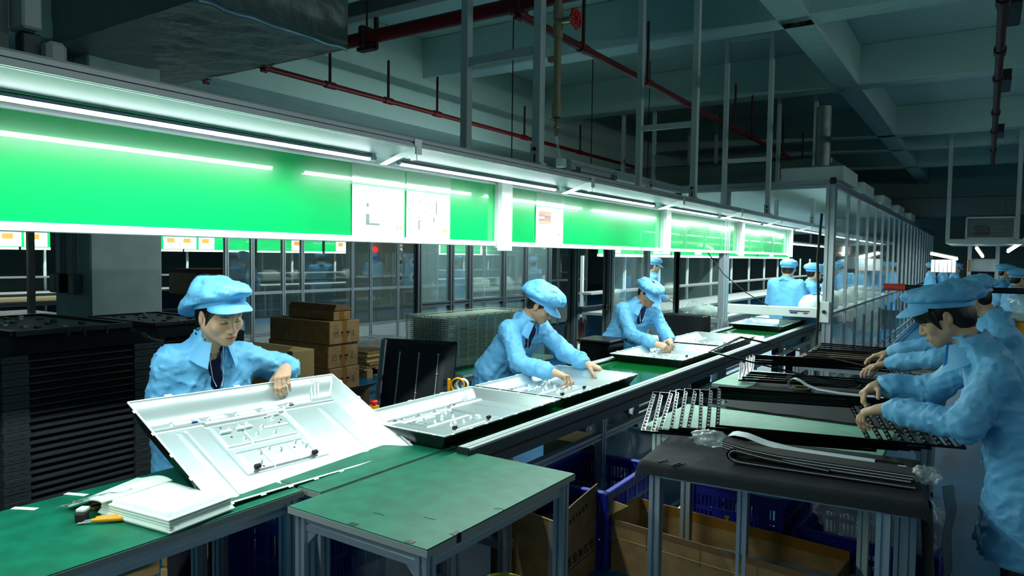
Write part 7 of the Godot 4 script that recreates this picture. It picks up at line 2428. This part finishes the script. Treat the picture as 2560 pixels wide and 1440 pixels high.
	# the man farther along
	worker({
		"label": "man in blue coat and cap assembling the third panel on the belt, looking down",
		"head": V(-2.65, 1.250, -6.30), "face": V(0.78, -0.55, 0.30), "up": V(0.4, 0.9, 0.1), "neck": V(-2.735, 1.145, -6.27), "front": V(0.95, 0, 0.3),
		"shR": V(-2.82, 1.10, -6.10), "shL": V(-2.66, 1.085, -6.47), "elR": V(-2.67, 0.875, -5.98), "elL": V(-2.53, 0.88, -6.42), "wrR": V(-2.39, 0.832, -5.87), "wrL": V(-2.36, 0.845, -6.14),
		"knR": V(-2.31, 0.812, -5.89), "knL": V(-2.31, 0.80, -6.08), "palmR": V(0.0, -0.8, -0.5), "palmL": V(0.1, -0.7, 0.6), "mR": 1.0, "mL": -1.0, "curlR": pinch, "curlL": pinch,
		"hipR": V(-2.93, 0.74, -6.08), "hipL": V(-2.88, 0.74, -6.30), "hem": 0.42, "cell": 0.012, "hcell": 0.005, "fcell": 0.0038, "male": true,
		"hair": "short", "cap": [0.36, 0.0, 0.0, 3.1, 0.085, 0.16], "vdepth": 0.17, "seed": 21})
	# the woman in front on the right
	var p4 := worker({
		"label": "woman with dark bangs under her cap, nearest at the right over the bezel frames",
		"head": V(-0.135, 1.365, -3.48), "face": V(-0.86, -0.42, 0.02), "up": V(-0.35, 0.95, 0.05), "neck": V(-0.03, 1.255, -3.46), "front": V(-1, 0, 0),
		"shR": V(0.0, 1.185, -3.66), "shL": V(0.055, 1.165, -3.29), "elR": V(-0.185, 1.00, -3.82), "elL": V(-0.04, 0.965, -3.24), "wrR": V(-0.415, 1.00, -3.80), "wrL": V(-0.345, 0.955, -3.45),
		"knR": V(-0.475, 0.955, -3.73), "knL": V(-0.42, 0.925, -3.46), "palmR": V(0.2, -0.9, 0.3), "palmL": V(0.25, -1, -0.15), "mR": 1.0, "mL": -1.0, "curlR": [[0.7, 0.6, 0.3], [0.9, 0.7, 0.4], [1.0, 0.8, 0.4], [1.05, 0.8, 0.4]], "curlL": pinch,
		"hipR": V(0.16, 0.78, -3.56), "hipL": V(0.18, 0.78, -3.34), "hem": 0.44, "cell": 0.009, "hcell": 0.0036, "fcell": 0.0028, "trousers": "grey_trousers",
		"hair": "bangs", "haircell": 0.0045, "cap": [0.22, 0.045, 0.025, 4.4, 0.075, 0.36, 0.056], "vdepth": 0.10, "seed": 33})
	# the woman behind her
	worker({
		"label": "worker mostly hidden behind the nearest right woman, arms and back showing",
		"head": V(-0.06, 1.36, -5.32), "face": V(-0.86, -0.45, 0.0), "up": V(-0.4, 0.9, 0), "neck": V(0.05, 1.25, -5.30), "front": V(-1, 0, 0),
		"shR": V(0.07, 1.17, -5.50), "shL": V(0.10, 1.16, -5.13), "elR": V(-0.25, 1.03, -5.66), "elL": V(-0.22, 0.99, -5.12), "wrR": V(-0.56, 0.935, -5.68), "wrL": V(-0.525, 0.915, -5.24),
		"knR": V(-0.635, 0.915, -5.66), "knL": V(-0.605, 0.895, -5.20), "palmR": V(0.2, -1, 0), "palmL": V(0.2, -1, 0), "mR": 1.0, "mL": -1.0, "curlR": relaxed, "curlL": relaxed,
		"hipR": V(0.25, 0.78, -5.42), "hipL": V(0.26, 0.78, -5.20), "hem": 0.44, "cell": 0.013, "hcell": 0.006, "fcell": 0.004,
		"hair": "short", "cap": [0.24, 0.03, 0.03, 5.0], "vdepth": 0.1, "seed": 44})
	far_people(relaxed)

func far_people(relaxed: Array) -> void:
	var far := worker({
		"label": "far worker seen from behind inside the clean room, left of the pair",
		"head": V(0.0, 1.45, 0.04), "face": V(0.25, -0.25, 1), "up": V(0, 1, 0.15), "neck": V(0, 1.325, 0.0), "front": V(0, 0, 1),
		"shR": V(-0.19, 1.26, 0.0), "shL": V(0.19, 1.26, 0.0), "elR": V(-0.25, 1.0, 0.04), "elL": V(0.25, 1.0, 0.04), "wrR": V(-0.14, 0.93, 0.27), "wrL": V(0.14, 0.93, 0.27),
		"knR": V(-0.11, 0.92, 0.34), "knL": V(0.11, 0.92, 0.34), "palmR": V(0, -1, 0), "palmL": V(0, -1, 0), "mR": -1.0, "mL": 1.0, "curlR": relaxed, "curlL": relaxed,
		"hipR": V(-0.10, 0.83, -0.02), "hipL": V(0.10, 0.83, -0.02), "hem": 0.45, "cell": 0.02, "hcell": 0.008, "fcell": 0.006, "haircell": 0.009,
		"hair": "short", "cap": [0.24, 0.02, 0.01, 6.0], "vdepth": 0.12, "seed": 50})
	var at := func(x: float, z: float, deg: float, s := 1.0) -> Transform3D:
		return Transform3D(Basis(Vector3.UP, deg_to_rad(deg)).scaled(Vector3(s, s, s)), V(x, 0, z))
	far.transform = at.call(-2.20, -9.85, 165, 1.0)
	for q in [[-1.95, -10.1, 110.0, 0.97, "far worker inside the clean room facing right, right of the pair above the guard bar"],
		[-2.15, -12.6, 95.0, 0.98, "blurred worker behind the film wall just right of the corner post"],
		[-1.95, -14.6, 120.0, 1.0, "worker behind the film wall, second from the corner post"],
		[-2.4, -15.6, 200.0, 1.0, "worker deep behind the film wall, half hidden by posts"],
		[-1.05, -18.6, 90.0, 0.98, "far worker left of three under the white lockers"],
		[-0.82, -18.9, 80.0, 0.98, "far worker middle of three under the white lockers"],
		[-0.62, -19.3, 100.0, 0.98, "far worker right of three under the white lockers"],
		[0.30, -10.9, 110.0, 0.95, "worker leaning at the right border beside the yellow cabinet"],
		[0.22, -14.0, 80.0, 0.98, "farther worker at the right border, left of a pair of caps"],
		[0.35, -14.3, 90.0, 0.95, "farther worker at the right border, right of a pair of caps"],
		[-11.5, -8.2, 80.0, 1.0, "dim worker beyond the glazed partition, above the carton stack"],
		[-4.4, -10.5, 120.0, 1.0, "dim worker behind the glass, right of the capped man's shoulder"]]:
		copy(far, q[4], at.call(q[0], q[1], q[2], q[3]))
